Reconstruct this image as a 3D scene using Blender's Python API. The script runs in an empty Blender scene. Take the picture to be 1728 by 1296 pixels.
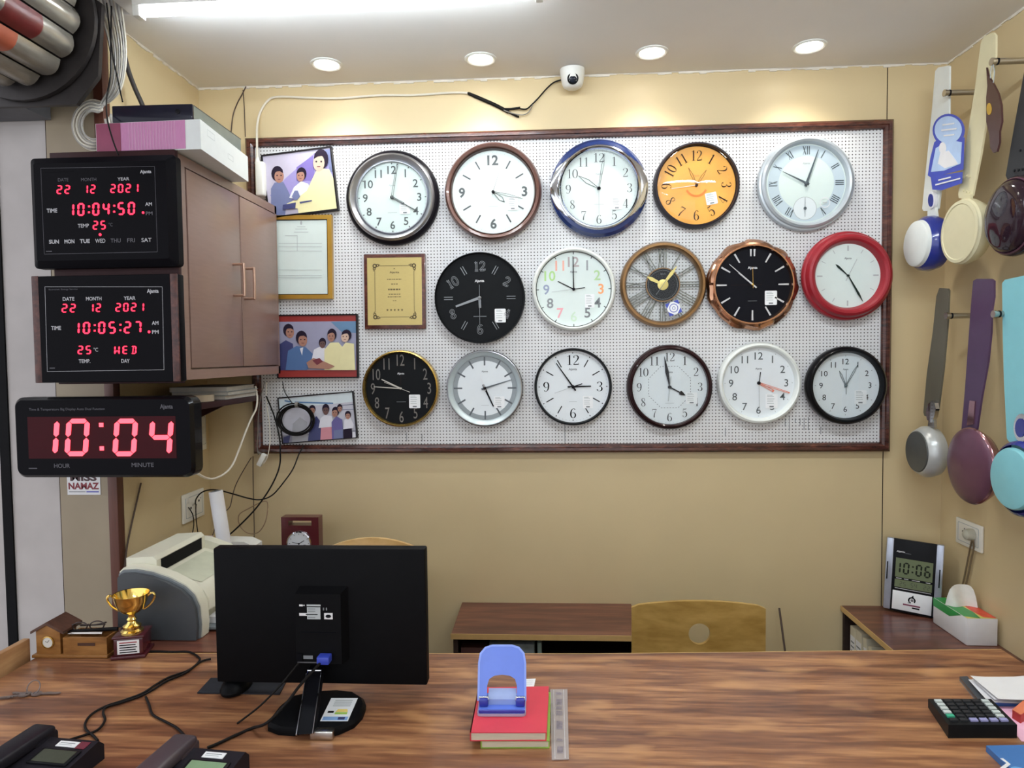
import bpy, bmesh, math, random
from mathutils import Vector, Matrix, Euler
random.seed(7)
S = bpy.context.scene
COL = S.collection
PI = math.pi

# ---------------------------------------------------------------- camera
FPX = 1141.0
YAW, PITCH, ROLL = 0.0546, 0.0422, 0.0114
EYE = Vector((0, 0, 1.5))
def axes():
    cy, sy, cp, sp = math.cos(YAW), math.sin(YAW), math.cos(PITCH), math.sin(PITCH)
    f = Vector((-sy*cp, cy*cp, -sp)); r0 = Vector((cy, sy, 0)); d0 = f.cross(r0)
    cr, sr = math.cos(ROLL), math.sin(ROLL)
    return cr*r0 + sr*d0, -sr*r0 + cr*d0, f
AR, AD, AF = axes()
cam = bpy.data.cameras.new('camera'); cam_o = bpy.data.objects.new('camera', cam); COL.objects.link(cam_o)
cam.sensor_fit = 'HORIZONTAL'; cam.sensor_width = 36.0; cam.lens = FPX/1728*36.0
cam.clip_start = 0.02; cam.clip_end = 60
mw = Matrix.Identity(4)
for i in range(3):
    mw[i][0] = AR[i]; mw[i][1] = -AD[i]; mw[i][2] = -AF[i]; mw[i][3] = EYE[i]
cam_o.matrix_world = mw
S.camera = cam_o

def P(px, py, X=None, Y=None, Z=None):
    """the point of the room seen at a photo pixel, on a plane X=, Y= or Z="""
    d = AF + AR*((px-864)/FPX) + AD*((py-648)/FPX)
    t = X/d.x if X is not None else (Y/d.y if Y is not None else (Z-EYE.z)/d.z)
    return EYE + d*t

# ---------------------------------------------------------------- room constants
YW, XL, XR, ZC = 2.681, -1.39, 1.511, 2.582
YP = 2.10            # front face of the pillar, left
ZD = 0.76            # desk top
YB = YW - 0.022      # face of the pegboard

# ---------------------------------------------------------------- materials
def lin(c):
    def f(u):
        u /= 255.0
        return u/12.92 if u <= 0.04045 else ((u+0.055)/1.055)**2.4
    return (f(c[0]), f(c[1]), f(c[2]), 1.0)
MATS = {}
def new_mat(name):
    m = bpy.data.materials.new(name); m.use_nodes = True
    nt = m.node_tree
    return m, nt, nt.nodes['Principled BSDF']
def mat(name, col, rough=0.5, metal=0.0, var=0.06, scale=30.0, bump=0.0, emit=None, est=0.0, coat=0.0, spec=0.5, trans=0.0, alpha=1.0, stretch=None):
    """plain procedural material: base colour with a little noise"""
    if name in MATS: return MATS[name]
    m, nt, b = new_mat(name)
    c = lin(col)
    if max(col) < 64 and metal < .1: spec *= 0.2
    b.inputs['Roughness'].default_value = rough; b.inputs['Metallic'].default_value = metal
    b.inputs['Coat Weight'].default_value = coat; b.inputs['Specular IOR Level'].default_value = spec
    b.inputs['Transmission Weight'].default_value = trans; b.inputs['Alpha'].default_value = alpha
    tc = nt.nodes.new('ShaderNodeTexCoord'); no = nt.nodes.new('ShaderNodeTexNoise')
    no.inputs['Scale'].default_value = scale; no.inputs['Detail'].default_value = 3
    if stretch:
        mp = nt.nodes.new('ShaderNodeMapping'); mp.inputs['Scale'].default_value = stretch
        nt.links.new(tc.outputs['Object'], mp.inputs['Vector']); nt.links.new(mp.outputs[0], no.inputs['Vector'])
    else:
        nt.links.new(tc.outputs['Object'], no.inputs['Vector'])
    rp = nt.nodes.new('ShaderNodeValToRGB')
    rp.color_ramp.elements[0].position = 0.3; rp.color_ramp.elements[1].position = 0.7
    rp.color_ramp.elements[0].color = tuple(x*(1-var) for x in c[:3])+(1,)
    rp.color_ramp.elements[1].color = tuple(min(1, x*(1+var)) for x in c[:3])+(1,)
    nt.links.new(no.outputs['Fac'], rp.inputs['Fac']); nt.links.new(rp.outputs[0], b.inputs['Base Color'])
    if bump:
        bp = nt.nodes.new('ShaderNodeBump'); bp.inputs['Strength'].default_value = bump; bp.inputs['Distance'].default_value = 0.002
        nt.links.new(no.outputs['Fac'], bp.inputs['Height']); nt.links.new(bp.outputs[0], b.inputs['Normal'])
    if emit:
        b.inputs['Emission Color'].default_value = lin(emit); b.inputs['Emission Strength'].default_value = est
    MATS[name] = m
    return m
def wood(name, dark, mid, light, rough=0.35, scale=(1.2, 14, 14), coat=0.0, spots=0.0, axis_rot=0.0):
    if name in MATS: return MATS[name]
    m, nt, b = new_mat(name); L = nt.links.new
    tc = nt.nodes.new('ShaderNodeTexCoord'); mp = nt.nodes.new('ShaderNodeMapping')
    mp.inputs['Scale'].default_value = scale; mp.inputs['Rotation'].default_value = (0, 0, axis_rot)
    L(tc.outputs['Object'], mp.inputs['Vector'])
    n1 = nt.nodes.new('ShaderNodeTexNoise'); n1.inputs['Scale'].default_value = 2.2; n1.inputs['Detail'].default_value = 6; n1.inputs['Distortion'].default_value = 0.6
    n2 = nt.nodes.new('ShaderNodeTexNoise'); n2.inputs['Scale'].default_value = 9; n2.inputs['Detail'].default_value = 4
    L(mp.outputs[0], n1.inputs['Vector']); L(mp.outputs[0], n2.inputs['Vector'])
    ad = nt.nodes.new('ShaderNodeMath'); ad.operation = 'MULTIPLY_ADD'; ad.inputs[1].default_value = 0.35
    L(n2.outputs['Fac'], ad.inputs[0])
    ml = nt.nodes.new('ShaderNodeMath'); ml.operation = 'MULTIPLY'; ml.inputs[1].default_value = 0.72
    L(n1.outputs['Fac'], ml.inputs[0]); L(ml.outputs[0], ad.inputs[2])
    rp = nt.nodes.new('ShaderNodeValToRGB'); e = rp.color_ramp.elements
    e[0].position = 0.36; e[0].color = lin(dark); e[1].position = 0.72; e[1].color = lin(light)
    k = rp.color_ramp.elements.new(0.53); k.color = lin(mid)
    L(ad.outputs[0], rp.inputs['Fac'])
    out = rp.outputs[0]
    if spots:
        n3 = nt.nodes.new('ShaderNodeTexNoise'); n3.inputs['Scale'].default_value = 1.0; n3.inputs['Detail'].default_value = 2
        mp3 = nt.nodes.new('ShaderNodeMapping'); mp3.inputs['Scale'].default_value = (6.5, 17, 15)
        L(tc.outputs['Object'], mp3.inputs['Vector']); L(mp3.outputs[0], n3.inputs['Vector'])
        r3 = nt.nodes.new('ShaderNodeValToRGB'); r3.color_ramp.elements[0].position = 0.58; r3.color_ramp.elements[1].position = 0.75
        L(n3.outputs['Fac'], r3.inputs['Fac'])
        mx = nt.nodes.new('ShaderNodeMix'); mx.data_type = 'RGBA'; mx.inputs[7].default_value = lin((196, 146, 98))
        fm = nt.nodes.new('ShaderNodeMath'); fm.operation = 'MULTIPLY'; fm.inputs[1].default_value = spots
        L(r3.outputs[0], fm.inputs[0]); L(fm.outputs[0], mx.inputs[0]); L(rp.outputs[0], mx.inputs[6]); out = mx.outputs[2]
    L(out, b.inputs['Base Color'])
    b.inputs['Roughness'].default_value = rough; b.inputs['Coat Weight'].default_value = coat
    MATS[name] = m
    return m
def glass(name, tint=(250, 252, 252), gloss=0.06, rough=0.02):
    """thin clear cover: see-through with a mirror-like sheen"""
    if name in MATS: return MATS[name]
    m = bpy.data.materials.new(name); m.use_nodes = True; nt = m.node_tree; nt.nodes.clear()
    o = nt.nodes.new('ShaderNodeOutputMaterial'); t = nt.nodes.new('ShaderNodeBsdfTransparent'); g = nt.nodes.new('ShaderNodeBsdfGlossy')
    x = nt.nodes.new('ShaderNodeMixShader'); f = nt.nodes.new('ShaderNodeFresnel'); f.inputs['IOR'].default_value = 1.42
    t.inputs['Color'].default_value = lin(tint); g.inputs['Roughness'].default_value = rough
    mn = nt.nodes.new('ShaderNodeMath'); mn.operation = 'MINIMUM'; mn.inputs[1].default_value = gloss*0.6
    nt.links.new(f.outputs[0], mn.inputs[0]); nt.links.new(mn.outputs[0], x.inputs[0]); nt.links.new(t.outputs[0], x.inputs[1]); nt.links.new(g.outputs[0], x.inputs[2]); nt.links.new(x.outputs[0], o.inputs[0])
    MATS[name] = m
    return m
def led(name, col=(255, 60, 85), st=4.5):
    return mat(name, (120, 10, 20), 0.5, var=0.02, emit=col, est=st)

# ---------------------------------------------------------------- mesh builder
_TXT = {}
def text_geo(s, bold):
    k = (s, bold)
    if k not in _TXT:
        cu = bpy.data.curves.new('t', 'FONT'); cu.body = s; cu.size = 1.0; cu.align_x = 'CENTER'; cu.align_y = 'CENTER'
        cu.resolution_u = 3; cu.offset = bold
        ob = bpy.data.objects.new('t', cu); COL.objects.link(ob)
        me = bpy.data.meshes.new_from_object(ob)
        vs = [tuple(v.co) for v in me.vertices]; fs = [tuple(p.vertices) for p in me.polygons]
        bpy.data.meshes.remove(me); bpy.data.objects.remove(ob); bpy.data.curves.remove(cu)
        xs = [v[0] for v in vs]; ys = [v[1] for v in vs]
        cx, cyy = (min(xs)+max(xs))/2, (min(ys)+max(ys))/2
        _TXT[k] = ([(x-cx, y-cyy) for x, y, z in vs], fs, max(xs)-min(xs), max(ys)-min(ys))
    return _TXT[k]
def catmull(pts, n=8, closed=False):
    pts = [Vector(p) for p in pts]; N = len(pts)
    if N < 3: return pts
    out = []
    for i in range(N if closed else N-1):
        g = (lambda j: pts[j % N]) if closed else (lambda j: pts[max(0, min(N-1, j))])
        p0, p1, p2, p3 = g(i-1), g(i), g(i+1), g(i+2)
        for k in range(n):
            t = k/n
            out.append(0.5*((2*p1)+(p2-p0)*t+(2*p0-5*p1+4*p2-p3)*t*t+(3*p1-p0-3*p2+p3)*t**3))
    if not closed: out.append(pts[-1])
    return out

class MB:
    def __init__(s): s.v = []; s.f = []; s.m = []; s.mats = []; s.M = Matrix.Identity(4)
    def mi(s, m):
        if m not in s.mats: s.mats.append(m)
        return s.mats.index(m)
    def add(s, vs, fs, m):
        o = len(s.v); k = s.mi(m)
        s.v += [tuple(s.M @ Vector(v)) for v in vs]
        for f in fs: s.f.append(tuple(o+i for i in f)); s.m.append(k)
        return s
    def box(s, a, b, m, bev=0.0, seg=2):
        x0, y0, z0 = [min(p, q) for p, q in zip(a, b)]; x1, y1, z1 = [max(p, q) for p, q in zip(a, b)]
        if not bev:
            return s.add([(x0,y0,z0),(x1,y0,z0),(x1,y1,z0),(x0,y1,z0),(x0,y0,z1),(x1,y0,z1),(x1,y1,z1),(x0,y1,z1)],
                         [(0,3,2,1),(4,5,6,7),(0,1,5,4),(1,2,6,5),(2,3,7,6),(3,0,4,7)], m)
        bm = bmesh.new(); bmesh.ops.create_cube(bm, size=1)
        for v in bm.verts: v.co = Vector(((x0+x1)/2+v.co.x*(x1-x0), (y0+y1)/2+v.co.y*(y1-y0), (z0+z1)/2+v.co.z*(z1-z0)))
        bmesh.ops.bevel(bm, geom=bm.edges[:], offset=min(bev, 0.49*min(x1-x0, y1-y0, z1-z0)), segments=seg, affect='EDGES', profile=0.5)
        return s.bm(bm, m)
    def bm(s, bm, m):
        bm.verts.index_update()
        s.add([tuple(v.co) for v in bm.verts], [tuple(v.index for v in f.verts) for f in bm.faces], m); bm.free()
        return s
    def prism(s, poly, z0, z1, m, axis='z', m2=None):
        n = len(poly)
        A = sum(poly[i][0]*poly[(i+1) % n][1]-poly[(i+1) % n][0]*poly[i][1] for i in range(n))
        if A < 0: poly = poly[::-1]
        f3 = {'z': lambda u, v, w: (u, v, w), 'x': lambda u, v, w: (w, u, v), 'y': lambda u, v, w: (u, -w, v)}[axis]
        if axis == 'y': z0, z1 = -max(z0, z1), -min(z0, z1)
        if z0 > z1: z0, z1 = z1, z0
        vs = [f3(x, y, z0) for x, y in poly]+[f3(x, y, z1) for x, y in poly]
        s.add(vs, [tuple(range(n))[::-1], tuple(range(n, 2*n))], m2 or m)
        o = len(s.v)-2*n; k = s.mi(m)
        for i in range(n):
            j = (i+1) % n; s.f.append((o+i, o+j, o+n+j, o+n+i)); s.m.append(k)
        return s
    def frame(s, outer, inner, z0, z1, m):
        """closed ring between two loops with the same point count"""
        n = len(outer)
        vs = [(x, y, z0) for x, y in outer]+[(x, y, z1) for x, y in outer]+[(x, y, z0) for x, y in inner]+[(x, y, z1) for x, y in inner]
        fs = []
        for i in range(n):
            j = (i+1) % n
            fs += [(i, j, n+j, n+i), (2*n+j, 2*n+i, 3*n+i, 3*n+j), (n+i, n+j, 3*n+j, 3*n+i), (j, i, 2*n+i, 2*n+j)]
        return s.add(vs, fs, m)
    def lathe(s, prof, m, n=64, mats=None, wob=None):
        """prof: (r, z) from back/outside to the middle; m per segment may differ via mats"""
        K = len(prof); vs = []
        for i in range(n):
            a = 2*PI*i/n; c, q = math.cos(a), math.sin(a); w = wob(a) if wob else 1
            for r, z in prof: vs.append((r*c*w, r*q*w, z))
        for k in range(K-1):
            fs = []
            for i in range(n):
                j = (i+1) % n
                a, b, c, d = i*K+k, j*K+k, j*K+k+1, i*K+k+1
                if prof[k+1][0] < 1e-9: fs.append((a, b, c))
                elif prof[k][0] < 1e-9: fs.append((a, c, d))
                else: fs.append((a, b, c, d))
            if k == 0: s.add(vs, fs, mats[k] if mats else m); base = len(s.v)-len(vs)
            else:
                kk = s.mi(mats[k] if mats else m)
                for f in fs: s.f.append(tuple(base+q for q in f)); s.m.append(kk)
        return s
    def disc(s, r, z, m, n=64, c=(0, 0)):
        return s.add([(c[0]+r*math.cos(2*PI*i/n), c[1]+r*math.sin(2*PI*i/n), z) for i in range(n)], [tuple(range(n))], m)
    def ring(s, r0, r1, z, m, n=64, c=(0, 0), a0=0, a1=2*PI):
        full = abs(a1-a0-2*PI) < 1e-6; N = n if full else n+1; vs = []
        for i in range(N):
            a = a0+(a1-a0)*i/n
            vs += [(c[0]+r0*math.cos(a), c[1]+r0*math.sin(a), z), (c[0]+r1*math.cos(a), c[1]+r1*math.sin(a), z)]
        return s.add(vs, [(2*i, 2*i+1, 2*((i+1) % N)+1, 2*((i+1) % N)) for i in range(n)], m)
    def poly(s, pts, z, m):
        n = len(pts)
        A = sum(pts[i][0]*pts[(i+1) % n][1]-pts[(i+1) % n][0]*pts[i][1] for i in range(n))
        if A < 0: pts = pts[::-1]
        return s.add([(p[0], p[1], z) for p in pts], [tuple(range(n))], m)
    def rect(s, x0, y0, x1, y1, z, m): return s.poly([(x0, y0), (x1, y0), (x1, y1), (x0, y1)], z, m)
    def bar(s, p, q, w, z, m): return s.stroke([(p[0], p[1], w), (q[0], q[1], w)], z, m)
    def stroke(s, pts, z, m, closed=False):
        """flat ribbon through (x, y, width) points"""
        n = len(pts); vs = []
        for i in range(n):
            a = pts[(i-1) % n] if (closed or i > 0) else pts[i]; b = pts[(i+1) % n] if (closed or i < n-1) else pts[i]
            t = Vector((b[0]-a[0], b[1]-a[1]))
            if t.length < 1e-12: t = Vector((1, 0))
            t.normalize(); nx, ny = -t.y, t.x; h = pts[i][2]/2
            vs += [(pts[i][0]-nx*h, pts[i][1]-ny*h, z), (pts[i][0]+nx*h, pts[i][1]+ny*h, z)]
        fs = [(2*i, 2*((i+1) % n), 2*((i+1) % n)+1, 2*i+1) for i in range(n if closed else n-1)]
        return s.add(vs, fs, m)
    def tube(s, pts, r, m, n=8, smooth=6, closed=False):
        pts = catmull(pts, smooth, closed) if smooth else [Vector(p) for p in pts]
        N = len(pts); vs = []; up = Vector((0.123, 0.31, 0.94)); prev = None
        for i in range(N):
            t = (pts[(i+1) % N]-pts[i-1]) if (closed or 0 < i < N-1) else (pts[1]-pts[0] if i == 0 else pts[-1]-pts[-2])
            t.normalize()
            nrm = (prev if prev is not None else up); nrm = nrm-t*nrm.dot(t)
            if nrm.length < 1e-6: nrm = Vector((1, 0, 0))-t*t.x
            nrm.normalize(); prev = nrm; bn = t.cross(nrm); rr = r[min(i, len(r)-1)] if isinstance(r, (list, tuple)) else r
            for k in range(n):
                a = 2*PI*k/n; vs.append(tuple(pts[i]+nrm*math.cos(a)*rr+bn*math.sin(a)*rr))
        fs = []
        for i in range(N if closed else N-1):
            for k in range(n):
                i2 = (i+1) % N; k2 = (k+1) % n
                fs.append((i*n+k, i*n+k2, i2*n+k2, i2*n+k))
        if not closed: fs += [tuple(range(n))[::-1], tuple(range((N-1)*n, N*n))]
        return s.add(vs, fs, m)
    def cyl(s, p, q, r, m, n=20): return s.tube([p, q], r, m, n, smooth=0)
    def text(s, t, x, y, h, z, m, w=None, rot=0.0, bold=0.0, shear=0.0, cap=True):
        vs, fs, W, H = text_geo(t, bold)
        ky = h/H; kx = (w/W) if w else ky
        c, q = math.cos(rot), math.sin(rot)
        o = []
        for u, v in vs:
            uu, vv = u*kx+shear*v*ky, v*ky
            o.append((x+uu*c-vv*q, y+uu*q+vv*c, z))
        return s.add(o, fs, m)
    def build(s, name, parent=None, sharp=38, loc=None):
        me = bpy.data.meshes.new(name); me.from_pydata(s.v, [], s.f)
        for m in s.mats: me.materials.append(m)
        me.polygons.foreach_set('material_index', s.m); me.polygons.foreach_set('use_smooth', [True]*len(s.f))
        me.update(); me.set_sharp_from_angle(angle=math.radians(sharp))
        ob = bpy.data.objects.new(name, me); COL.objects.link(ob)
        if parent: ob.parent = parent
        if loc is not None:                     # vertices are given in room coordinates: recentre on loc
            me.transform(Matrix.Translation(-Vector(loc))); ob.location = loc
        return ob

def thing(name, label, cat, loc=(0, 0, 0), rot=(0, 0, 0), group=None):
    o = bpy.data.objects.new(name, None); COL.objects.link(o); o.empty_display_size = 0.05
    o.location = loc; o.rotation_euler = rot; tag(o, label, cat, group)
    return o
def tag(o, label, cat, group=None):
    o['label'] = label; o['category'] = cat
    if group: o['group'] = group
    return o
def struct(mb, name):
    o = mb.build(name); o['kind'] = 'structure'
    return o
WALLROT = (PI/2, 0, 0)       # local x right, y up, z out of the back wall
def rrect(x0, y0, x1, y1, r, n=5):
    o = []
    for cx, cy, a in ((x1-r, y1-r, 0), (x0+r, y1-r, 90), (x0+r, y0+r, 180), (x1-r, y0+r, 270)):
        for k in range(n+1):
            t = math.radians(a+90*k/n); o.append((cx+r*math.cos(t), cy+r*math.sin(t)))
    return o
def ellipse(cx, cy, rx, ry, n=20, rot=0):
    return [(cx+rx*math.cos(2*PI*i/n)*math.cos(rot)-ry*math.sin(2*PI*i/n)*math.sin(rot), cy+rx*math.cos(2*PI*i/n)*math.sin(rot)+ry*math.sin(2*PI*i/n)*math.cos(rot)) for i in range(n)]

# serif digits drawn as strokes with swelling width; box 0.6 x 1
_t, _k = 0.035, 0.15
SERIF = {
 '0': [([(.3, .98, _t), (.1, .82, _k*.8), (.04, .5, _k), (.1, .18, _k*.8), (.3, .02, _t), (.5, .18, _k*.8), (.56, .5, _k), (.5, .82, _k*.8)], True)],
 '1': [([(.32, 0, _k), (.32, .5, _k), (.32, 1, _k)], False), ([(.1, .86, _t), (.22, .9, _t), (.3, .99, _t*2)], False), ([(.12, .015, _t), (.52, .015, _t)], False)],
 '2': [([(.08, .75, _k), (.1, .9, _t*1.5), (.28, .98, _t), (.48, .88, _k*.8), (.52, .7, _k), (.38, .45, _k*.6), (.15, .2, _t*1.6), (.05, .05, _t)], False), ([(.04, .05, .1), (.3, .05, .1), (.57, .07, .1)], False), ([(.56, .02, _t), (.57, .24, _t)], False)],
 '3': [([(.08, .82, _k), (.16, .95, _t*1.5), (.3, .98, _t), (.47, .88, _k*.8), (.5, .74, _k*.9), (.4, .58, _t*2), (.24, .53, _t)], False), ([(.24, .53, _t), (.44, .46, _t*2), (.53, .27, _k), (.46, .1, _k*.8), (.28, .02, _t), (.12, .06, _t*1.5), (.06, .2, _k)], False)],
 '4': [([(.43, 0, _k), (.43, .98, _k)], False), ([(.42, .98, _t), (.02, .28, _t)], False), ([(.02, .27, _t), (.6, .27, _t)], False), ([(.26, .015, _t), (.58, .015, _t)], False)],
 '5': [([(.1, .97, .09), (.3, .95, .1), (.5, .99, .06)], False), ([(.1, .98, _t), (.08, .52, _t)], False), ([(.08, .52, _t), (.26, .63, _t*2), (.46, .54, _k*.8), (.53, .33, _k), (.45, .11, _k*.8), (.26, .02, _t), (.11, .07, _t*1.5), (.06, .2, _k*.9)], False)],
 '6': [([(.5, .86, _k*.8), (.42, .97, _t), (.26, .94, _t*1.5), (.11, .72, _k*.8), (.06, .38, _k), (.13, .12, _k*.8), (.3, .02, _t), (.48, .12, _k*.8), (.54, .32, _k*.9), (.46, .5, _k*.6), (.3, .58, _t), (.14, .48, _t)], False)],
 '7': [([(.05, .95, .1), (.3, .95, .1), (.56, .95, .1)], False), ([(.05, .98, _t), (.05, .76, _t)], False), ([(.56, .93, _t), (.38, .6, _t*2), (.28, .3, _k*.8), (.26, 0, _k)], False)],
 '8': [([(.3, .98, _t), (.13, .88, _k*.6), (.12, .72, _k*.8), (.28, .55, _k*.8), (.48, .36, _k*.9), (.5, .16, _k*.8), (.3, .02, _t), (.1, .14, _k*.6), (.1, .34, _k*.5), (.3, .54, _t), (.46, .7, _t*1.5), (.46, .88, _t*2)], True)],
 '9': [([(.1, .14, _k*.8), (.18, .03, _t), (.34, .06, _t*1.5), (.49, .28, _k*.8), (.54, .62, _k), (.47, .88, _k*.8), (.3, .98, _t), (.12, .88, _k*.8), (.06, .68, _k*.9), (.14, .5, _k*.6), (.3, .42, _t), (.46, .52, _t)], False)],
}
def serif(mb, s, x, y, h, z, m, rot=0.0, wk=1.0, sx=1.0, outline=0.0):
    """string of serif digits centred on (x, y); outline > 0 draws both edges of each stroke instead"""
    adv = 0.68*sx; tot = adv*len(s); c, q = math.cos(rot), math.sin(rot)
    for i, ch in enumerate(s):
        for pts, cl in SERIF[ch]:
            if len(pts) > 2: sm = catmull(pts, 5, cl)
            else: sm = [Vector(p) for p in pts]
            def tr(px, py):
                u = (px*sx+0.04*sx-tot/2+i*adv)*h; v = (py-0.5)*h
                return (x+u*c-v*q, y+u*q+v*c)
            if not outline:
                mb.stroke([tr(p.x, p.y)+(max(p.z, .02)*h*wk,) for p in sm], z, m, cl)
            else:
                n = len(sm)
                for sg in (-1, 1):
                    o = []
                    for k in range(n):
                        a = sm[(k-1) % n] if (cl or k) else sm[k]; b = sm[(k+1) % n] if (cl or k < n-1) else sm[k]
                        t = Vector((b.x-a.x, b.y-a.y)); t = t.normalized() if t.length > 1e-9 else Vector((1, 0))
                        o.append(tr(sm[k].x-t.y*0.075*sg, sm[k].y+t.x*0.075*sg)+(outline*h,))
                    mb.stroke(o, z, m, cl)
ROMAN = {1: 'I', 2: 'II', 3: 'III', 4: 'IIII', 5: 'V', 6: 'VI', 7: 'VII', 8: 'VIII', 9: 'IX', 10: 'X', 11: 'XI', 12: 'XII'}
def roman(mb, k, r0, r1, wd, z, m, sp=1.0, thin=0.45):
    """roman numeral standing between radii r0 and r1 at hour k"""
    a = PI/2-2*PI*k/12; u = Vector((math.cos(a), math.sin(a))); v = Vector((math.sin(a), -math.cos(a)))
    gl = ROMAN[k]; wds = {'I': 1.9, 'V': 3.4, 'X': 3.6}; tot = sum(wds[g] for g in gl)*wd*sp; x = -tot/2
    def seg(x0, q0, x1, q1, w):
        A = u*q0+v*x0; B = u*q1+v*x1; mb.bar((A.x, A.y), (B.x, B.y), w, z, m)
    for g in gl:
        w = wds[g]*wd*sp; c = x+w/2; h = w*0.36
        if g == 'I': seg(c, r0, c, r1, wd)
        elif g == 'V': seg(c-h, r1, c, r0, wd); seg(c+h, r1, c, r0, wd*thin)
        else: seg(c-h, r1, c+h, r0, wd); seg(c+h, r1, c-h, r0, wd*thin)
        x += w
SEGS = {'0': 'abcdef', '1': 'bc', '2': 'abged', '3': 'abgcd', '4': 'fgbc', '5': 'afgcd', '6': 'afgedc', '7': 'abc', '8': 'abcdefg', '9': 'abcdfg', 'E': 'afged', 'D': 'abcd', 'W': 'bcef', ' ': ''}
def seg7(mb, s, x, y, h, z, m, w=0.52, t=0.13, adv=0.8, slant=0.08, th=0.0015, colon=0.4):
    """lit seven-segment characters centred on (x, y)"""
    tot = sum(colon if c in ':' else adv for c in s)-(adv-w); u0 = -tot/2*h
    def hexa(ax, ay, bx, by):
        d = Vector((bx-ax, by-ay)).normalized(); n = Vector((-d.y, d.x)); g = t*0.12; k = t/2
        A = Vector((ax, ay))+d*g; B = Vector((bx, by))-d*g
        pts = [A, A+d*k+n*k, B-d*k+n*k, B, B-d*k-n*k, A+d*k-n*k]
        poly = [(x+u0+(p.x+slant*(p.y-.5))*h, y+(p.y-.5)*h) for p in pts]
        mb.prism(poly, z, z+th, m)
    for c in s:
        if c == ':':
            for q in (.27, .73):
                r = t*.5*h; cx = x+u0+(colon*.28+slant*(q-.5))*h; cy = y+(q-.5)*h
                mb.prism([(cx-r, cy-r), (cx+r, cy-r), (cx+r, cy+r), (cx-r, cy+r)], z, z+th, m)
            u0 += colon*h; continue
        a = t/2; L = dict(a=(a, 1-a, w-a, 1-a), b=(w-a, 1-a, w-a, .5), c=(w-a, .5, w-a, a), d=(a, a, w-a, a), e=(a, .5, a, a), f=(a, 1-a, a, .5), g=(a, .5, w-a, .5))
        for k in SEGS[c]: hexa(*L[k])
        u0 += adv*h
# ================================================================ ROOM
W_BEIGE = mat('wall_laminate', (209, 189, 148), 0.42, var=0.035, scale=3.0)
W_LEFT = W_BEIGE
M_CEIL = mat('ceiling_paint', (232, 230, 228), 0.75, var=0.02, scale=4, bump=0.03)
M_FLOOR = mat('floor_tile', (150, 146, 140), 0.3, var=0.05, scale=3)
M_PLASTER = mat('plaster_white', (182, 176, 174), 0.8, var=0.07, scale=7, bump=0.1)
M_TAUPE = mat('taupe_laminate', (150, 136, 114), 0.5, var=0.06, scale=6)
M_BROWN = mat('trim_brown', (92, 52, 40), 0.4, var=0.1, scale=10, stretch=(20, 20, 2))
M_BLACK = mat('black_plastic', (24, 24, 27), 0.4, var=0.08)
M_MATTE = mat('black_matte', (20, 20, 22), 0.7, var=0.08)
M_DKGAP = mat('dark_gap', (48, 34, 28), 0.8)
M_CAULK = mat('white_caulk', (222, 216, 204), 0.8, var=0.08, scale=30)
M_WHITE = mat('white_plastic', (226, 226, 220), 0.4, var=0.02)
M_CREAM = mat('cream_plastic', (226, 218, 186), 0.4, var=0.03)
M_STEEL = mat('steel', (190, 186, 180), 0.25, metal=1.0, var=0.04)
M_CHROME = mat('chrome', (225, 228, 235), 0.08, metal=1.0, var=0.01)
M_PRINT = mat('print_black', (22, 22, 26), 0.6, var=0.02)
M_PGREY = mat('print_grey', (120, 124, 128), 0.6, var=0.02)
M_PLIGHT = mat('print_light_grey', (176, 182, 184), 0.6, var=0.02)
M_PWHITE = mat('print_white', (225, 225, 228), 0.5, var=0.02)
M_STICK = mat('sticker_paper', (236, 238, 240), 0.55, var=0.02)
YBACK = -2.6
b = MB(); b.box((XL-3.0, YBACK, -0.05), (XR+0.1, YW+0.1, 0), M_FLOOR); struct(b, 'floor')
b = MB(); b.box((-1.30, YBACK, ZC), (XR+0.1, YP, ZC+0.05), M_CEIL); b.box((XL-0.1, YP, ZC), (XR+0.1, YW+0.1, ZC+0.05), M_CEIL); struct(b, 'ceiling')
b = MB(); b.box((XL-0.9, YBACK, 2.95), (-1.30, YP+0.3, 3.0), M_PLASTER); b.box((-1.30, YBACK, ZC+0.05), (-1.28, YP, 3.0), M_PLASTER); struct(b, 'ceiling_outer')
b = MB(); b.box((XL-0.1, YW, 0), (XR+0.1, YW+0.1, ZC), W_BEIGE)
gx = P(1497, 180, Y=YW).x
b.box((gx-0.0016, YW-0.0006, 0.01), (gx+0.0016, YW, ZC), M_DKGAP)
struct(b, 'wall_back')
b = MB(); b.box((XR, YBACK, 0), (XR+0.1, YW, ZC), W_BEIGE)
gy = P(1590, 600, X=XR).y
struct(b, 'wall_right')
b = MB(); b.box((XL-0.1, YP+0.02, 0), (XL, YW, ZC), W_LEFT); struct(b, 'wall_left')
# the front of the pillar at the shop opening: white plaster, black strip, taupe panel, brown edge
xa, xb = P(106, 900, Y=YP).x, P(24, 900, Y=YP).x
b = MB(); b.box((xb, YP, 0), (xa, YP+0.3, ZC+0.3), M_PLASTER); struct(b, 'wall_pillar')
b = MB(); b.box((XL-3.0, YP+0.04, 0), (xb-0.03, YP+0.3, ZC+0.3), M_PLASTER); struct(b, 'wall_outer')
b = MB(); b.box((xb-0.032, YP-0.006, 0), (xb, YP+0.05, ZC+0.3), M_MATTE); struct(b, 'trim_1')
b = MB(); b.box((xa, YP-0.004, 0), (XL-0.032, YP+0.05, ZC), M_TAUPE); b.box((xa-0.003, YP-0.003, 0), (xa, YP, ZC), M_DKGAP); struct(b, 'wall_pillar_panel')
b = MB(); b.box((XL-0.032, YP-0.014, 0), (XL, YP+0.02, ZC), M_BROWN, bev=0.003); struct(b, 'trim_2')
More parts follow.
